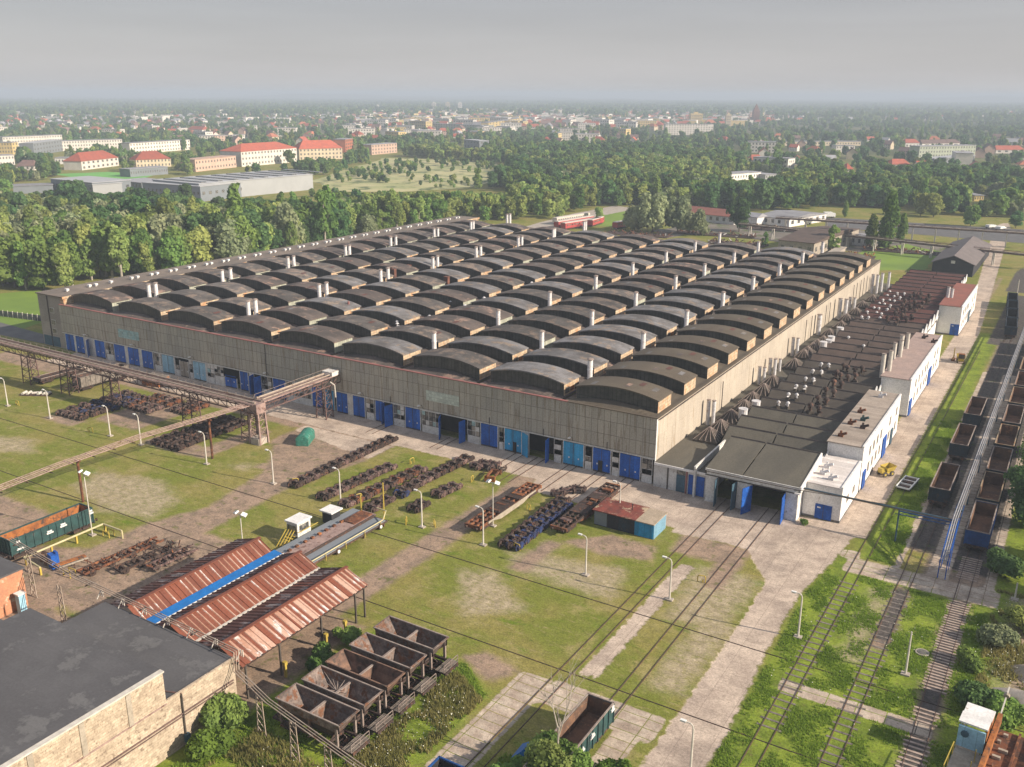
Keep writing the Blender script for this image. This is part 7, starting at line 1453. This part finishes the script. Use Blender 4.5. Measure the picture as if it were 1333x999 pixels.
for i, (px, py, wdt, k_, lb) in enumerate(((830, 306, 30, 'rust_dark', 'dark scrap rows on the ground behind the hall, left stretch'), (930, 306, 36, 'rust', 'reddish scrap strewn behind the hall under the willows'), (960, 318, 24, 'rust_purple', 'mixed scrap pile by the small tree behind the hall'), (1020, 300, 40, 'end_tan', 'stacked timber and steel between the pipe bridges'), (1175, 328, 30, 'rust', 'rusty scrap along the fence before the dark barn'), (1110, 335, 16, 'wagon_rust', 'orange rusty frames by the tall poplar'))):
    p = G(px, py); v = MB()
    for k in range(90):
        a = Vector((rr.uniform(-wdt / 2, wdt / 2), rr.uniform(-5, 5), rr.uniform(.1, 1.0))); v.bar(a, a + Vector((rr.uniform(-1.6, 1.6), rr.uniform(-1.6, 1.6), rr.uniform(-.2, 1.3))), rr.uniform(.15, .5), rr.uniform(.1, .4), M[rr.choice([k_, 'rust_dark', 'rust', 'old_white' if k % 9 == 0 else k_])])
    v.box(-wdt / 2, wdt / 2, -4.6, 4.6, 0, .3, M['rust_dark']); tag(v.obj('scrap_pile', None, (p.x, p.y, 0), R(5)), lb, 'scrap pile')

# ------------------------------------------------------------------ trees
def quad_cloud(P, Nn, S, rg):
    """P centres, Nn outward normals, S sizes -> verts, faces of small leaf clumps"""
    n = len(P); nn = Nn + rg.normal(0, .55, (n, 3)); nn /= np.linalg.norm(nn, axis=1)[:, None] + 1e-9
    a = np.cross(nn, rg.normal(0, 1, (n, 3))); a /= np.linalg.norm(a, axis=1)[:, None] + 1e-9; b = np.cross(nn, a)
    S = S[:, None]; k = rg.uniform(.55, 1, (n, 1))
    V = np.stack([P - a * S - b * S * k, P + a * S * k - b * S, P + a * S + b * S * k, P - a * S * k + b * S], 1).reshape(-1, 3)
    F = np.arange(4 * n).reshape(-1, 4); return V, F
def ico(c, r, rg, sub=1, sq=1.0):
    t = (1 + 5 ** .5) / 2
    v = np.array([(-1, t, 0), (1, t, 0), (-1, -t, 0), (1, -t, 0), (0, -1, t), (0, 1, t), (0, -1, -t), (0, 1, -t), (t, 0, -1), (t, 0, 1), (-t, 0, -1), (-t, 0, 1)], float); v /= np.linalg.norm(v[0])
    f = [(0, 11, 5), (0, 5, 1), (0, 1, 7), (0, 7, 10), (0, 10, 11), (1, 5, 9), (5, 11, 4), (11, 10, 2), (10, 7, 6), (7, 1, 8), (3, 9, 4), (3, 4, 2), (3, 2, 6), (3, 6, 8), (3, 8, 9), (4, 9, 5), (2, 4, 11), (6, 2, 10), (8, 6, 7), (9, 8, 1)]
    v = v * (1 + rg.uniform(-.18, .18, (12, 1))); v[:, 2] *= sq
    return v * r + c, f
def crown_mesh(name, kind, h, rad, nq, mt, seed, qs=0.4, core=True):
    """foliage: lobes spread through the crown volume, each a shell of leaf clumps round an inner mass"""
    rg = np.random.default_rng(seed); lobes = []
    if kind == 'poplar':
        for i in range(16): z = h * (.12 + .84 * i / 16); r = rad * (0.55 + .45 * math.sin(math.pi * min(1, .15 + i / 17))); a = rg.uniform(0, 6.28); lobes.append((np.array([math.cos(a) * r * .35, math.sin(a) * r * .35, z]), r * .75, 1.5))
    elif kind == 'birch':
        for i in range(20): z = h * rg.uniform(.16, .93); r = rad * (.95 - .65 * abs(z / h - .45)); a = rg.uniform(0, 6.28); q = rg.uniform(.2, .75) * r; lobes.append((np.array([math.cos(a) * q, math.sin(a) * q, z]), r * rg.uniform(.32, .5), 1.35))
    elif kind == 'bush':
        for i in range(9): a = rg.uniform(0, 6.28); q = rg.uniform(.1, .7) * rad; lobes.append((np.array([math.cos(a) * q, math.sin(a) * q, h * rg.uniform(.25, .65)]), rad * rg.uniform(.3, .5), .9))
    elif kind == 'willow':
        for i in range(18): a = rg.uniform(0, 6.28); z = h * rg.uniform(.18, .85); q = rg.uniform(.25, .8) * rad * (1.1 - .5 * z / h); lobes.append((np.array([math.cos(a) * q, math.sin(a) * q, z]), rad * rg.uniform(.28, .42), 1.5))
    else:
        for i in range(22): a = rg.uniform(0, 6.28); z = h * rg.uniform(.16, .88); env = max(.35, math.sin(math.pi * min(1, max(0, z / h - .02) / 1.0))) ** .6; q = rg.uniform(.2, .8) * rad * env; lobes.append((np.array([math.cos(a) * q, math.sin(a) * q, z]), rad * rg.uniform(.27, .45), .95))
        lobes.append((np.array([0, 0, h * .55]), rad * .6, 1.1))
    tot = sum(r * r for _, r, _ in lobes); Vs, Fs, nv = [], [], 0
    for c, r, sq in lobes:
        n = max(6, int(nq * r * r / tot)); d = rg.normal(0, 1, (n, 3)); d /= np.linalg.norm(d, axis=1)[:, None]; d[:, 2] = np.where(d[:, 2] < -.5, -d[:, 2], d[:, 2])
        rr_ = r * rg.uniform(.72, 1.22, (n, 1)); P = c + d * rr_ * np.array([1, 1, sq]); V, F = quad_cloud(P, d, rg.uniform(.55, 1.25, n) * qs, rg)
        if kind == 'willow': V[:, 2] = V[:, 2]
        Vs.append(V); Fs += [tuple(f) for f in (F + nv)]; nv += len(V)
        if core:
            V, F = ico(c, r * .80, rg, sq=sq); Vs.append(V); Fs += [tuple(a + nv for a in f) for f in F]; nv += len(V)
    V = np.concatenate(Vs); me = bpy.data.meshes.new(name); me.from_pydata(V.tolist(), [], Fs); me.materials.append(mt); return me
def trunk_mesh(kind, h, mt, seed):
    rg = random.Random(seed); v = MB(); top = {'poplar': .8, 'birch': .8}.get(kind, .55) * h; r = h * .018
    v.cyl((0, 0, -.2), (0, 0, top * .5), r * 1.3, mt, r, n=7); v.cyl((0, 0, top * .5), (0, 0, top), r, mt, r * .35, n=6)
    for k in range(6): a = rg.uniform(0, 6.28); z = h * rg.uniform(.22, .5); q = h * rg.uniform(.12, .2); v.cyl((0, 0, z), (math.cos(a) * q, math.sin(a) * q, z + q * 1.2), r * .5, mt, r * .15, n=5)
    o = v.obj('trunk'); me = o.data; bpy.data.objects.remove(o); return me
KINDS = [  # name, crown kind, height, radius, leaf, bark, quads, size
    ('leafy_tree', 'round', 13, 5.2, 'leaf_mid', 'bark', 2600, .42, 'rounded mid green leafy tree in the wood'), ('leafy_tree', 'round', 15, 5.6, 'leaf_dark', 'bark', 2600, .42, 'broad dark green leafy tree in the wood'),
    ('leafy_tree', 'round', 12, 4.6, 'leaf_light', 'bark', 2400, .4, 'light green rounded tree in the wood'), ('birch_tree', 'birch', 15, 3.4, 'leaf_light', 'birch_bark', 2200, .36, 'slender birch with pale trunk and light leaves in the wood'),
    ('birch_tree', 'birch', 14, 3.2, 'leaf_mid', 'birch_bark', 2200, .36, 'slender mid green birch in the wood'), ('willow_tree', 'willow', 11, 5.6, 'leaf_grey', 'bark', 2600, .4, 'grey green willow with a soft wide crown in the wood'),
    ('poplar_tree', 'poplar', 18, 2.8, 'leaf_mid', 'bark', 2200, .4, 'tall narrow poplar in the wood'), ('leafy_tree', 'birch', 12, 3.8, 'leaf_dark', 'bark', 2200, .38, 'dark upright tree in the wood')]
meshes = []
for i, k in enumerate(KINDS):
    meshes.append([(crown_mesh('crown', k[1], k[2], k[3], k[6], M[k[4]], 100 + i * 7 + j, k[7]), trunk_mesh(k[1], k[2], M[k[5]], i * 3 + j)) for j in range(2)])
def tree(i, x, y, s=1.0, label=None, group=None, sz=None, name=None):
    k = KINDS[i]; cm, tm = meshes[i][rr.randint(0, 1)]; t = empty(name or k[0], (x, y, 0), rr.uniform(0, 6.28)); t.scale = (s, s, sz or s * rr.uniform(.9, 1.12)); tag(t, label or k[8], 'tree', group)
    for nm, me in (('crown', cm), ('trunk', tm)): o = bpy.data.objects.new(nm, me); COL.objects.link(o); o.parent = t
    taken.append((x, y, 3.5 * s)); return t
# single trees that stand out
for i, px, py, hh, lb in ((6, 1153, 326, 23, 'tallest dense poplar standing behind the far corner of the hall'), (6, 1133, 322, 15, 'shorter poplar just left of the tallest one'), (6, 1172, 318, 13, 'bushy poplar leaning on the right of the tallest one'), (4, 1084, 330, 12, 'rounded birch in front of the pipe bridge beside the machine hall'),
                         (5, 850, 303, 15, 'large grey green willow behind the hall, second of the group'), (5, 826, 301, 11, 'grey green willow at the left end of the group behind the hall'), (5, 882, 302, 13, 'yellowish willow right of the large grey one'), (5, 906, 307, 11, 'bushy willow in front of the long red roofed shed'), (1, 962, 302, 15, 'dark tree with bare pale trunk right of the red roofed shed'),
                         (2, 1215, 283, 13, 'bright yellow green weeping tree beyond the pipe bridges'), (2, 1198, 281, 11, 'second yellow green weeping tree beside the bright one'), (0, 1263, 295, 10, 'round green tree standing on the street verge'), (1, 1322, 297, 9, 'dark round tree at the street near the right edge'), (4, 995, 322, 6, 'small light tree behind the hall corner'),
                         (6, 1100, 283, 9, 'small poplar beside the white lorries'), (2, 780, 290 - 2, 7, 'young round tree on the lawn behind the hall'), (2, 728, 286, 7, 'young bright tree behind the left end of the coaches')):
    p = G(px, py); tree(i, p.x, p.y, hh / KINDS[i][2], lb)
# wood around and behind the hall
WOOD = [[(-120, 376), (10, 376), (66, 382), (340, 342), (605, 288), (650, 291), (700, 286), (745, 279), (780, 270), (835, 268), (880, 272), (1000, 276), (1060, 272), (1085, 268), (1120, 272), (1200, 272), (1245, 283), (1345, 284), (1345, 236), (1180, 226), (1000, 219), (870, 199), (690, 196), (560, 202), (520, 204), (660, 214), (664, 236), (600, 249), (520, 255), (470, 258), (415, 258), (405, 266), (262, 272), (190, 272), (120, 264), (0, 258), (-120, 258)],
        [(-60, 258), (15, 250), (20, 238), (50, 236), (70, 232), (100, 214), (90, 200), (-20, 202)], [(240, 232), (410, 226), (470, 212), (500, 205), (460, 205), (330, 218), (240, 224)], [(160, 225), (245, 222), (245, 206), (160, 212)]]
tr = np.random.default_rng(77); NT = 150000
tp = np.stack([tr.uniform(-1500, 700, NT), tr.uniform(20, 1500, NT)], -1); tx, ty, tz = proj(np.concatenate([tp, np.zeros((NT, 1))], 1))
inside = np.zeros(NT, bool)
for w_ in WOOD: inside |= inpoly(tx, ty, w_)
inside &= (tz > 5)
hallbox = (tp[:, 0] > -172) & (tp[:, 0] < 60) & (tp[:, 1] < 182); inside &= ~hallbox
tp = tp[inside]; dd_ = np.hypot(tp[:, 0] - CC.x, tp[:, 1] - CC.y)
# clearings from slow noise
cl = np.sin(tp[:, 0] * .021 + 1.3) * np.sin(tp[:, 1] * .017 + .4) + .5 * np.sin(tp[:, 0] * .05 + tp[:, 1] * .043)
dens = np.where(cl > 1.05, .35, 1.0); keep = tr.random(len(tp)) < dens; tp = tp[keep]; dd_ = dd_[keep]; o_ = np.argsort(dd_); tp = tp[o_]
sp_grid = {}; wood = []; TA = np.array(taken)
for x, y in tp:
    d_ = math.hypot(x - CC.x, y - CC.y); cell = 6.4 if d_ < 380 else 5.4 if d_ < 450 else (6.2 if d_ < 800 else 8.0); g_ = (int(x // cell), int(y // cell), cell)
    if g_ in sp_grid: continue
    if np.any(np.hypot(TA[:, 0] - x, TA[:, 1] - y) < TA[:, 2]): continue
    sp_grid[g_] = 1; wood.append((x, y))
print('wood trees', len(wood))
def blocks_view(x, y, hh):
    p0 = proj((x, y, 0)); p1 = proj((x, y, hh)); hw = hh * .3 * FPX / p0[2]
    for a, b, t_, b_, _ in KEEP:
        if p0[0] + hw > a and p0[0] - hw < b and p0[1] > b_ and p1[1] < b_ - 1: return True
    return False
wood = [p for p in wood if not blocks_view(p[0], p[1], 8.5)]
def kind_at(x, y):
    z = math.sin(x * .019 + 2) + math.sin(y * .023 + x * .007); r = rr.random()
    if x < -250 and y < 160: return 5 if r < .55 else rr.choice([0, 2, 1, 3])
    if z > .7: return rr.choice([1, 7, 1, 0, 4])
    if z < -.7: return rr.choice([3, 2, 3, 4, 0])
    return rr.choice([0, 2, 3, 4, 1, 6 if r < .35 else 0, 7, 5])
def fit(x, y, s):
    while s > .35 and blocks_view(x, y, 14 * s): s -= .1
    return s
def in_view(x, y): px, py, pz = proj((x, y, 6.0)); return -25 < px < 1358 and pz > 0
nind = 0; woodrest = []
for x, y in wood:
    if nind < 280 and in_view(x, y): i = kind_at(x, y); tree(i, x, y, fit(x, y, rr.uniform(.85, 1.45) if math.hypot(x - CC.x, y - CC.y) < 400 else rr.uniform(.7, 1.2)), None, 'trees of the wood: ' + KINDS[i][8].split(' in the')[0]); nind += 1
    else: woodrest.append((x, y, fit(x, y, rr.uniform(.6, 1.0)), kind_at(x, y)))
# the farther wood, town trees and groves: one mass
NF = 120000; fp = np.stack([-350 + (tr.uniform(-7500, 3600, NF) + 350) * tr.uniform(.3, 1, NF), np.zeros(NF)], -1); fp[:, 1] = 300 + 7700 * tr.random(NF) ** 1.5; fx, fy, fz = proj(np.concatenate([fp, np.zeros((NF, 1))], 1))
ok = (fz > 5) & (fx > -30) & (fx < 1365) & (fy < 262)
MEAD = [(400, 262), (408, 240), (470, 213), (500, 204), (560, 204), (650, 208), (666, 222), (660, 238), (600, 250), (520, 256), (420, 262)]
inw = np.zeros(NF, bool)
for w_ in WOOD: inw |= inpoly(fx, fy, w_)
open_ = inpoly(fx, fy, MEAD) | inpoly(fx, fy, [(15, 252), (200, 274), (412, 268), (412, 232), (235, 226), (100, 222), (60, 228)])
nz = np.sin(fp[:, 0] * .0041 + 1) * np.sin(fp[:, 1] * .0053) + .6 * np.sin(fp[:, 0] * .011 + fp[:, 1] * .009) + .4 * np.sin(fp[:, 0] * .031 - fp[:, 1] * .027)
pr_ = np.where(nz > .1, .95, .45); intown = np.zeros(NF, bool)
for w_, dn in TOWN:
    if dn > .45: intown |= inpoly(fx, fy, w_)
city = inpoly(fx, fy, TOWN[2][0]) | inpoly(fx, fy, TOWN[3][0])
ok &= ~inw & ~open_ & (tr.random(NF) < np.where(city, pr_ * .42, np.where(intown, pr_ * .8, pr_)))
fp = fp[ok]; ff = []; TA = np.array([t_ for t_ in taken if t_[2] > 6]); hg = {(int(x // 14), int(y // 14)) for x, y in kept}
for x, y in fp:
    if np.any(np.hypot(TA[:, 0] - x, TA[:, 1] - y) < TA[:, 2] * .75): continue
    if (int(x // 14), int(y // 14)) in hg: continue
    d_ = math.hypot(x - CC.x, y - CC.y)
    if blocks_view(x, y, 7): continue
    ff.append((x, y, rr.uniform(.5, .95) * (1 if d_ < 2500 else 1.6), rr.choice([0, 1, 1, 7, 4, 0, 3, 6 if rr.random() < .3 else 1])))
mead = []
mp_ = np.stack([tr.uniform(-800, -100, 3000), tr.uniform(250, 900, 3000)], -1); mx0, my0, mz0 = proj(np.concatenate([mp_, np.zeros((3000, 1))], 1)); q = inpoly(mx0, my0, MEAD)
for x, y in mp_[q][:330]:
    if math.sin(x * .04) + math.sin(y * .05) > -.4: mead.append((x, y, rr.uniform(.18, .45), rr.choice([0, 1, 2])))
print('far trees', len(ff), 'rest', len(woodrest))
FARM = [crown_mesh('far_crown', k[1], k[2], k[3], 330, M[k[4]], 300 + i, 1.0) for i, k in enumerate(KINDS)]
MIDM = [crown_mesh('mid_crown', k[1], k[2], k[3], 1100, M[k[4]], 400 + i, .62) for i, k in enumerate(KINDS)]
def scatter(name, pts, meshlist, label, cat):
    """one object: crowns set on scattered points with geometry nodes"""
    hold = bpy.data.objects.new(name, bpy.data.meshes.new(name)); COL.objects.link(hold)
    ng = bpy.data.node_groups.new(name, 'GeometryNodeTree'); ng.interface.new_socket('Geometry', in_out='OUTPUT', socket_type='NodeSocketGeometry'); N = ng.nodes; L = ng.links
    go = N.new('NodeGroupOutput'); jn = N.new('GeometryNodeJoinGeometry')
    src = []
    for i, me in enumerate(meshlist):
        P = [p for p in pts if p[3] == i]
        if not P: continue
        pm = bpy.data.meshes.new(name + '_points'); pm.from_pydata([(p[0], p[1], 0) for p in P], [], []); a = pm.attributes.new('s', 'FLOAT', 'POINT'); a.data.foreach_set('value', [p[2] for p in P]); src.append((pm, me))
    # all points in the holder mesh, kind as attribute
    pm = hold.data; pm.from_pydata([(p[0], p[1], 0) for p in pts], [], [])
    a = pm.attributes.new('s', 'FLOAT', 'POINT'); a.data.foreach_set('value', [p[2] for p in pts]); a = pm.attributes.new('k', 'INT', 'POINT'); a.data.foreach_set('value', [int(p[3]) for p in pts])
    for s_, _ in src: bpy.data.meshes.remove(s_)
    ng.interface.new_socket('Geometry', in_out='INPUT', socket_type='NodeSocketGeometry'); gi = N.new('NodeGroupInput')
    ks = N.new('GeometryNodeInputNamedAttribute'); ks.data_type = 'INT'; ks.inputs[0].default_value = 'k'
    ss = N.new('GeometryNodeInputNamedAttribute'); ss.data_type = 'FLOAT'; ss.inputs[0].default_value = 's'
    rv = N.new('FunctionNodeRandomValue'); rv.data_type = 'FLOAT_VECTOR'; rv.inputs[0].default_value = (0, 0, 0); rv.inputs[1].default_value = (0, 0, 6.283)
    gti = N.new('GeometryNodeGeometryToInstance')
    for me in reversed(meshlist):
        oi = N.new('GeometryNodeObjectInfo'); src_o = PROTO[me.name]; oi.inputs['Object'].default_value = src_o; L.new(oi.outputs['Geometry'], gti.inputs[0])
    iop = N.new('GeometryNodeInstanceOnPoints'); iop.inputs['Pick Instance'].default_value = True
    L.new(gi.outputs[0], iop.inputs['Points']); L.new(gti.outputs[0], iop.inputs['Instance']); L.new(ks.outputs['Attribute'], iop.inputs['Instance Index']); L.new(rv.outputs['Value'], iop.inputs['Rotation']); L.new(ss.outputs['Attribute'], iop.inputs['Scale'])
    L.new(iop.outputs[0], go.inputs[0])
    md = hold.modifiers.new('scatter', 'NODES'); md.node_group = ng; tag(hold, label, cat, kind='stuff'); return hold
PROTO = {}
for i, me in enumerate(FARM + MIDM):      # source crowns stand in the wood themselves, far behind
    me.name = me.name + str(i); o = bpy.data.objects.new('leafy_tree', me); o.location = (-700 - 9 * i, 900 + 11 * i, 0); PROTO[me.name] = o
scatter('wood', woodrest, MIDM, 'dense mixed green wood spreading behind the hall', 'wood')
scatter('far_woods', ff + mead, FARM, 'haze dimmed tree belts and groves between the houses of the town', 'woods')

# ------------------------------------------------------------------ bushes and tall weeds
def bush(x, y, h, r, mk, label, nq=2600, qs=.12, seed=1, group=None, zs=1.0):
    t = empty('bush', (x, y, 0), rr.uniform(0, 6)); tag(t, label, 'bush', group)
    me = crown_mesh('foliage', 'bush', h * 1.3, r, nq, M[mk], seed, qs); o = bpy.data.objects.new('foliage', me); COL.objects.link(o); o.parent = t; taken.append((x, y, r)); return t
bush(-12.0, -78.8, 3.2, 2.6, 'leaf_mid', 'large dark green bush beside the corner of the cream brick wall', 5000, .16, 1); bush(-10.2, -81.6, 2.2, 2.2, 'leaf_bright', 'bright green bush in front of the cream brick wall', 4200, .15, 2)
bush(-11.5, -90, 2.0, 2.0, 'leaf_bright', 'bright bush at the foot of the brick wall at the bottom edge', 3200, .15, 3); bush(-10.8, -99.8, 9.0, 2.0, 'leaf_light', 'tall pale bush at the bottom left corner in front of the dark roof', 2600, .16, 4)
bush(-12.0, -60.5, 1.3, 1.6, 'leaf_mid', 'low bush by the yellow post farthest along the striped shed', 2200, .12, 5); bush(-11.2, -65.5, 1.3, 1.9, 'leaf_mid', 'spreading bush between the striped shed and the hoppers', 2400, .12, 6)
bush(16.6, -70.8, 2.2, 2.2, 'leaf_mid', 'green scrub left of the bare white tree', 3200, .15, 7); bush(20.2, -70.5, 2.6, 2.2, 'leaf_mid', 'tall scrub in front of the green wagon behind the bare tree', 3600, .15, 8); bush(24.2, -65.5, 1.3, 1.8, 'leaf_bright', 'low bright weeds on the slabs right of the green wagon', 2600, .13, 9); bush(15.3, -75.5, 2.4, 2.4, 'leaf_mid', 'scrub at the bottom edge below the tarpaulin', 3000, .15, 10)
for i, (x, y, h, r) in enumerate(((19.2, -66.4, 3.6, 2.3), (17.3, -67.2, 3.0, 2.2), (21.2, -68.0, 3.2, 2.2), (19.0, -70.5, 4.2, 3.0), (22.2, -72.5, 3.6, 2.6), (19.5, -74.5, 4.2, 2.8))):
    bush(x, y, h, r, ('leaf_mid', 'leaf_light')[i % 2], 'green scrub growing through the wagon behind the bare white tree', 3200, .13, 40 + i, 'scrub round the green wagon')
bush(50.6, -3, 2.8, 2.6, 'leaf_dark', 'dark bush in the shade beside the last blue wagon', 4200, .17, 11)
bush(54.6, -16, 2.0, 2.6, 'leaf_light', 'pale flowering scrub at the right edge', 3800, .14, 12); bush(52.0, -21.5, 1.8, 2.2, 'leaf_grey', 'greyish weeds beside the sand heap at the right', 3200, .13, 13); bush(50.8, -36.0, 2.2, 2.2, 'leaf_dark', 'dark bush just behind the rusty track machine', 3600, .15, 14); bush(54, -35.6, 1.8, 2.4, 'leaf_mid', 'green bush beside the boom of the track machine', 3200, .15, 15); bush(49.4, -28, 1.3, 1.6, 'leaf_mid', 'low bush right of the bare sleepers', 2400, .13, 16); bush(24.5, -1.6, .6, .7, 'leaf_mid', 'small tuft at the corner of the lowest white block', 700, .1, 17)
for i, (x, y, h, r) in enumerate(((53.0, 26, 9, 4.2), (52.2, 16, 8, 4.2), (53.0, 37, 8, 4.0), (57.5, 4, 10, 4.6), (52.8, 48, 7, 3.4), (60.5, -7, 11, 5.0))):
    k = 1 if i % 2 else 0; t = empty('leafy_tree', (x, y, 0), rr.uniform(0, 6)); tag(t, 'dark leafy tree beside the long wagon row, ' + ['third', 'second', 'fourth', 'first', 'fifth', 'overhanging the nearest end'][i] + ' from the near end', 'tree', 'trees along the right edge')
    o = bpy.data.objects.new('crown', crown_mesh('crown', 'round', h, r, 7000, M['leaf_dark' if k else 'leaf_mid'], 60 + i, .17)); COL.objects.link(o); o.parent = t; o = bpy.data.objects.new('trunk', trunk_mesh('round', h, M['bark'], i)); COL.objects.link(o); o.parent = t
# bare white tree
t = empty('bare_tree', (19.1, -67.0, 0)); tag(t, 'bare white leafless tree in front of the dark green wagon at the bottom', 'tree'); v = MB(); br_ = random.Random(12)
def limb(p, d, L_, r, dep):
    q = p + d * L_; v.cyl(p, q, r, M['birch_bark'], r * .6, n=6)
    if dep == 0: return
    for k in range(3 if dep > 1 else 3):
        nd = (d + Vector((br_.uniform(-.75, .75), br_.uniform(-.75, .75), br_.uniform(-.1, .5)))).normalized(); limb(p.lerp(q, br_.uniform(.55, 1)), nd, L_ * br_.uniform(.5, .75), r * .55, dep - 1)
limb(Vector((0, 0, 0)), Vector((.03, .0, 1)), 5.2, .13, 4); v.obj('trunk', t)
# weeds: tufts scattered where the ground is lush
def tufts(name, polys, n, hmin, hmax, mk, label, seed, extra=None, w_=.05):
    rg = np.random.default_rng(seed); V = []; F = []; P = []
    for poly, share in polys:
        xs = [p[0] for p in poly]; ys = [p[1] for p in poly]; k = int(n * share); c = np.stack([rg.uniform(min(xs), max(xs), k * 3), rg.uniform(min(ys), max(ys), k * 3)], -1)
        nz_ = np.sin(c[:, 0] * 1.1) * np.sin(c[:, 1] * .9 + 1) + .6 * np.sin(c[:, 0] * .37 + c[:, 1] * .51); ok_ = np.ones(k * 3, bool)
        for tx_ in (33.9, 40.2, 46.85): ok_ &= np.abs(c[:, 0] - tx_) > 1.05 + .25 * np.sin(c[:, 1] * 2.1 + tx_)
        ok_ &= ~(((c[:, 1] > -13.3) & (c[:, 1] < -8.6)) | ((c[:, 1] > -43.5) & (c[:, 1] < -41.1) & (c[:, 0] > 32)))
        c = c[ok_ & inpoly(c[:, 0], c[:, 1], poly) & (rg.random(k * 3) < .35 + .45 * nz_)][:k]; P.append(c)
    P = np.concatenate(P); m_ = len(P); nb = 5
    for b_ in range(nb):
        a = rg.uniform(0, 6.28, m_); h = rg.uniform(hmin, hmax, m_); lean_ = rg.uniform(.1, .6, m_) * h; o = rg.uniform(-.12, .12, (m_, 2)); ww = w_ * rg.uniform(.6, 1.4, m_); ca, sa = np.cos(a), np.sin(a)
        bx, by = P[:, 0] + o[:, 0], P[:, 1] + o[:, 1]; base = len(V) and sum(len(q) for q in V) or 0
        tri = np.stack([np.stack([bx - sa * ww, by + ca * ww, np.zeros(m_)], -1), np.stack([bx + sa * ww, by - ca * ww, np.zeros(m_)], -1), np.stack([bx + ca * lean_, by + sa * lean_, h], -1)], 1).reshape(-1, 3)
        F.append(np.arange(3 * m_).reshape(-1, 3) + base); V.append(tri)
    me = bpy.data.meshes.new(name); me.from_pydata(np.concatenate(V).tolist(), [], np.concatenate(F).tolist()); me.materials.append(M[mk]); o = bpy.data.objects.new(name, me); COL.objects.link(o); tag(o, label, 'grass', kind='stuff'); return o
LR = [(30.9, -60), (30.4, -36), (30.0, -22), (31.4, -9.5), (38, -13.6), (50, -13.6), (50.5, -60)]
tufts('tall_grass', [(LR, .5), (rect(33.8, 38.4, -8, 60), .2), ([(-10, -57.5), (2.5, -57), (7.2, -60.5), (7.4, -88), (-12, -88)], .35), (rect(13.5, 26, -90, -67), .12)], 42000, .07, .26, 'grass_blade', 'short thick green grass on the unmown strips and between the right hand tracks', 5, w_=.05)
tufts('tall_weeds', [([(2.0, -58.5), (7.3, -61.5), (7.4, -85), (2, -85)], .4), (rect(-9, 2, -90, -77), .25), (rect(50.5, 60, -36, -8), .4), (rect(15, 25, -78, -67), .12)], 9000, .25, .65, 'grass_dry', 'tall dry weeds by the hopper wagons and along the right edge', 6, w_=.06)
def flowers():
    rg = np.random.default_rng(9); V, F = [], []
    for poly, n in ((rect(2.2, 7.0, -84, -61), 300), (rect(-6, 2, -86, -78), 120), (rect(50.8, 60, -30, -10), 420), (rect(40.8, 50, -30, -17), 60), (rect(31.5, 45, -48, -15), 90)):
        xs = [p[0] for p in poly]; ys = [p[1] for p in poly]; c = np.stack([rg.uniform(xs[0], xs[1], n), rg.uniform(ys[0], ys[2], n), rg.uniform(.3, .8, n)], -1); q, f = quad_cloud(c, np.tile([0, 0, 1.0], (n, 1)), np.full(n, .045), rg); F += [tuple(a + sum(len(z) for z in V) for a in ff_) for ff_ in f]; V.append(q)
    me = bpy.data.meshes.new('wild_flowers'); me.from_pydata(np.concatenate(V).tolist(), [], F); me.materials.append(M['flower']); o = bpy.data.objects.new('wild_flowers', me); COL.objects.link(o); tag(o, 'scattered tiny white wild flowers among the weeds', 'flowers', kind='stuff')
flowers()
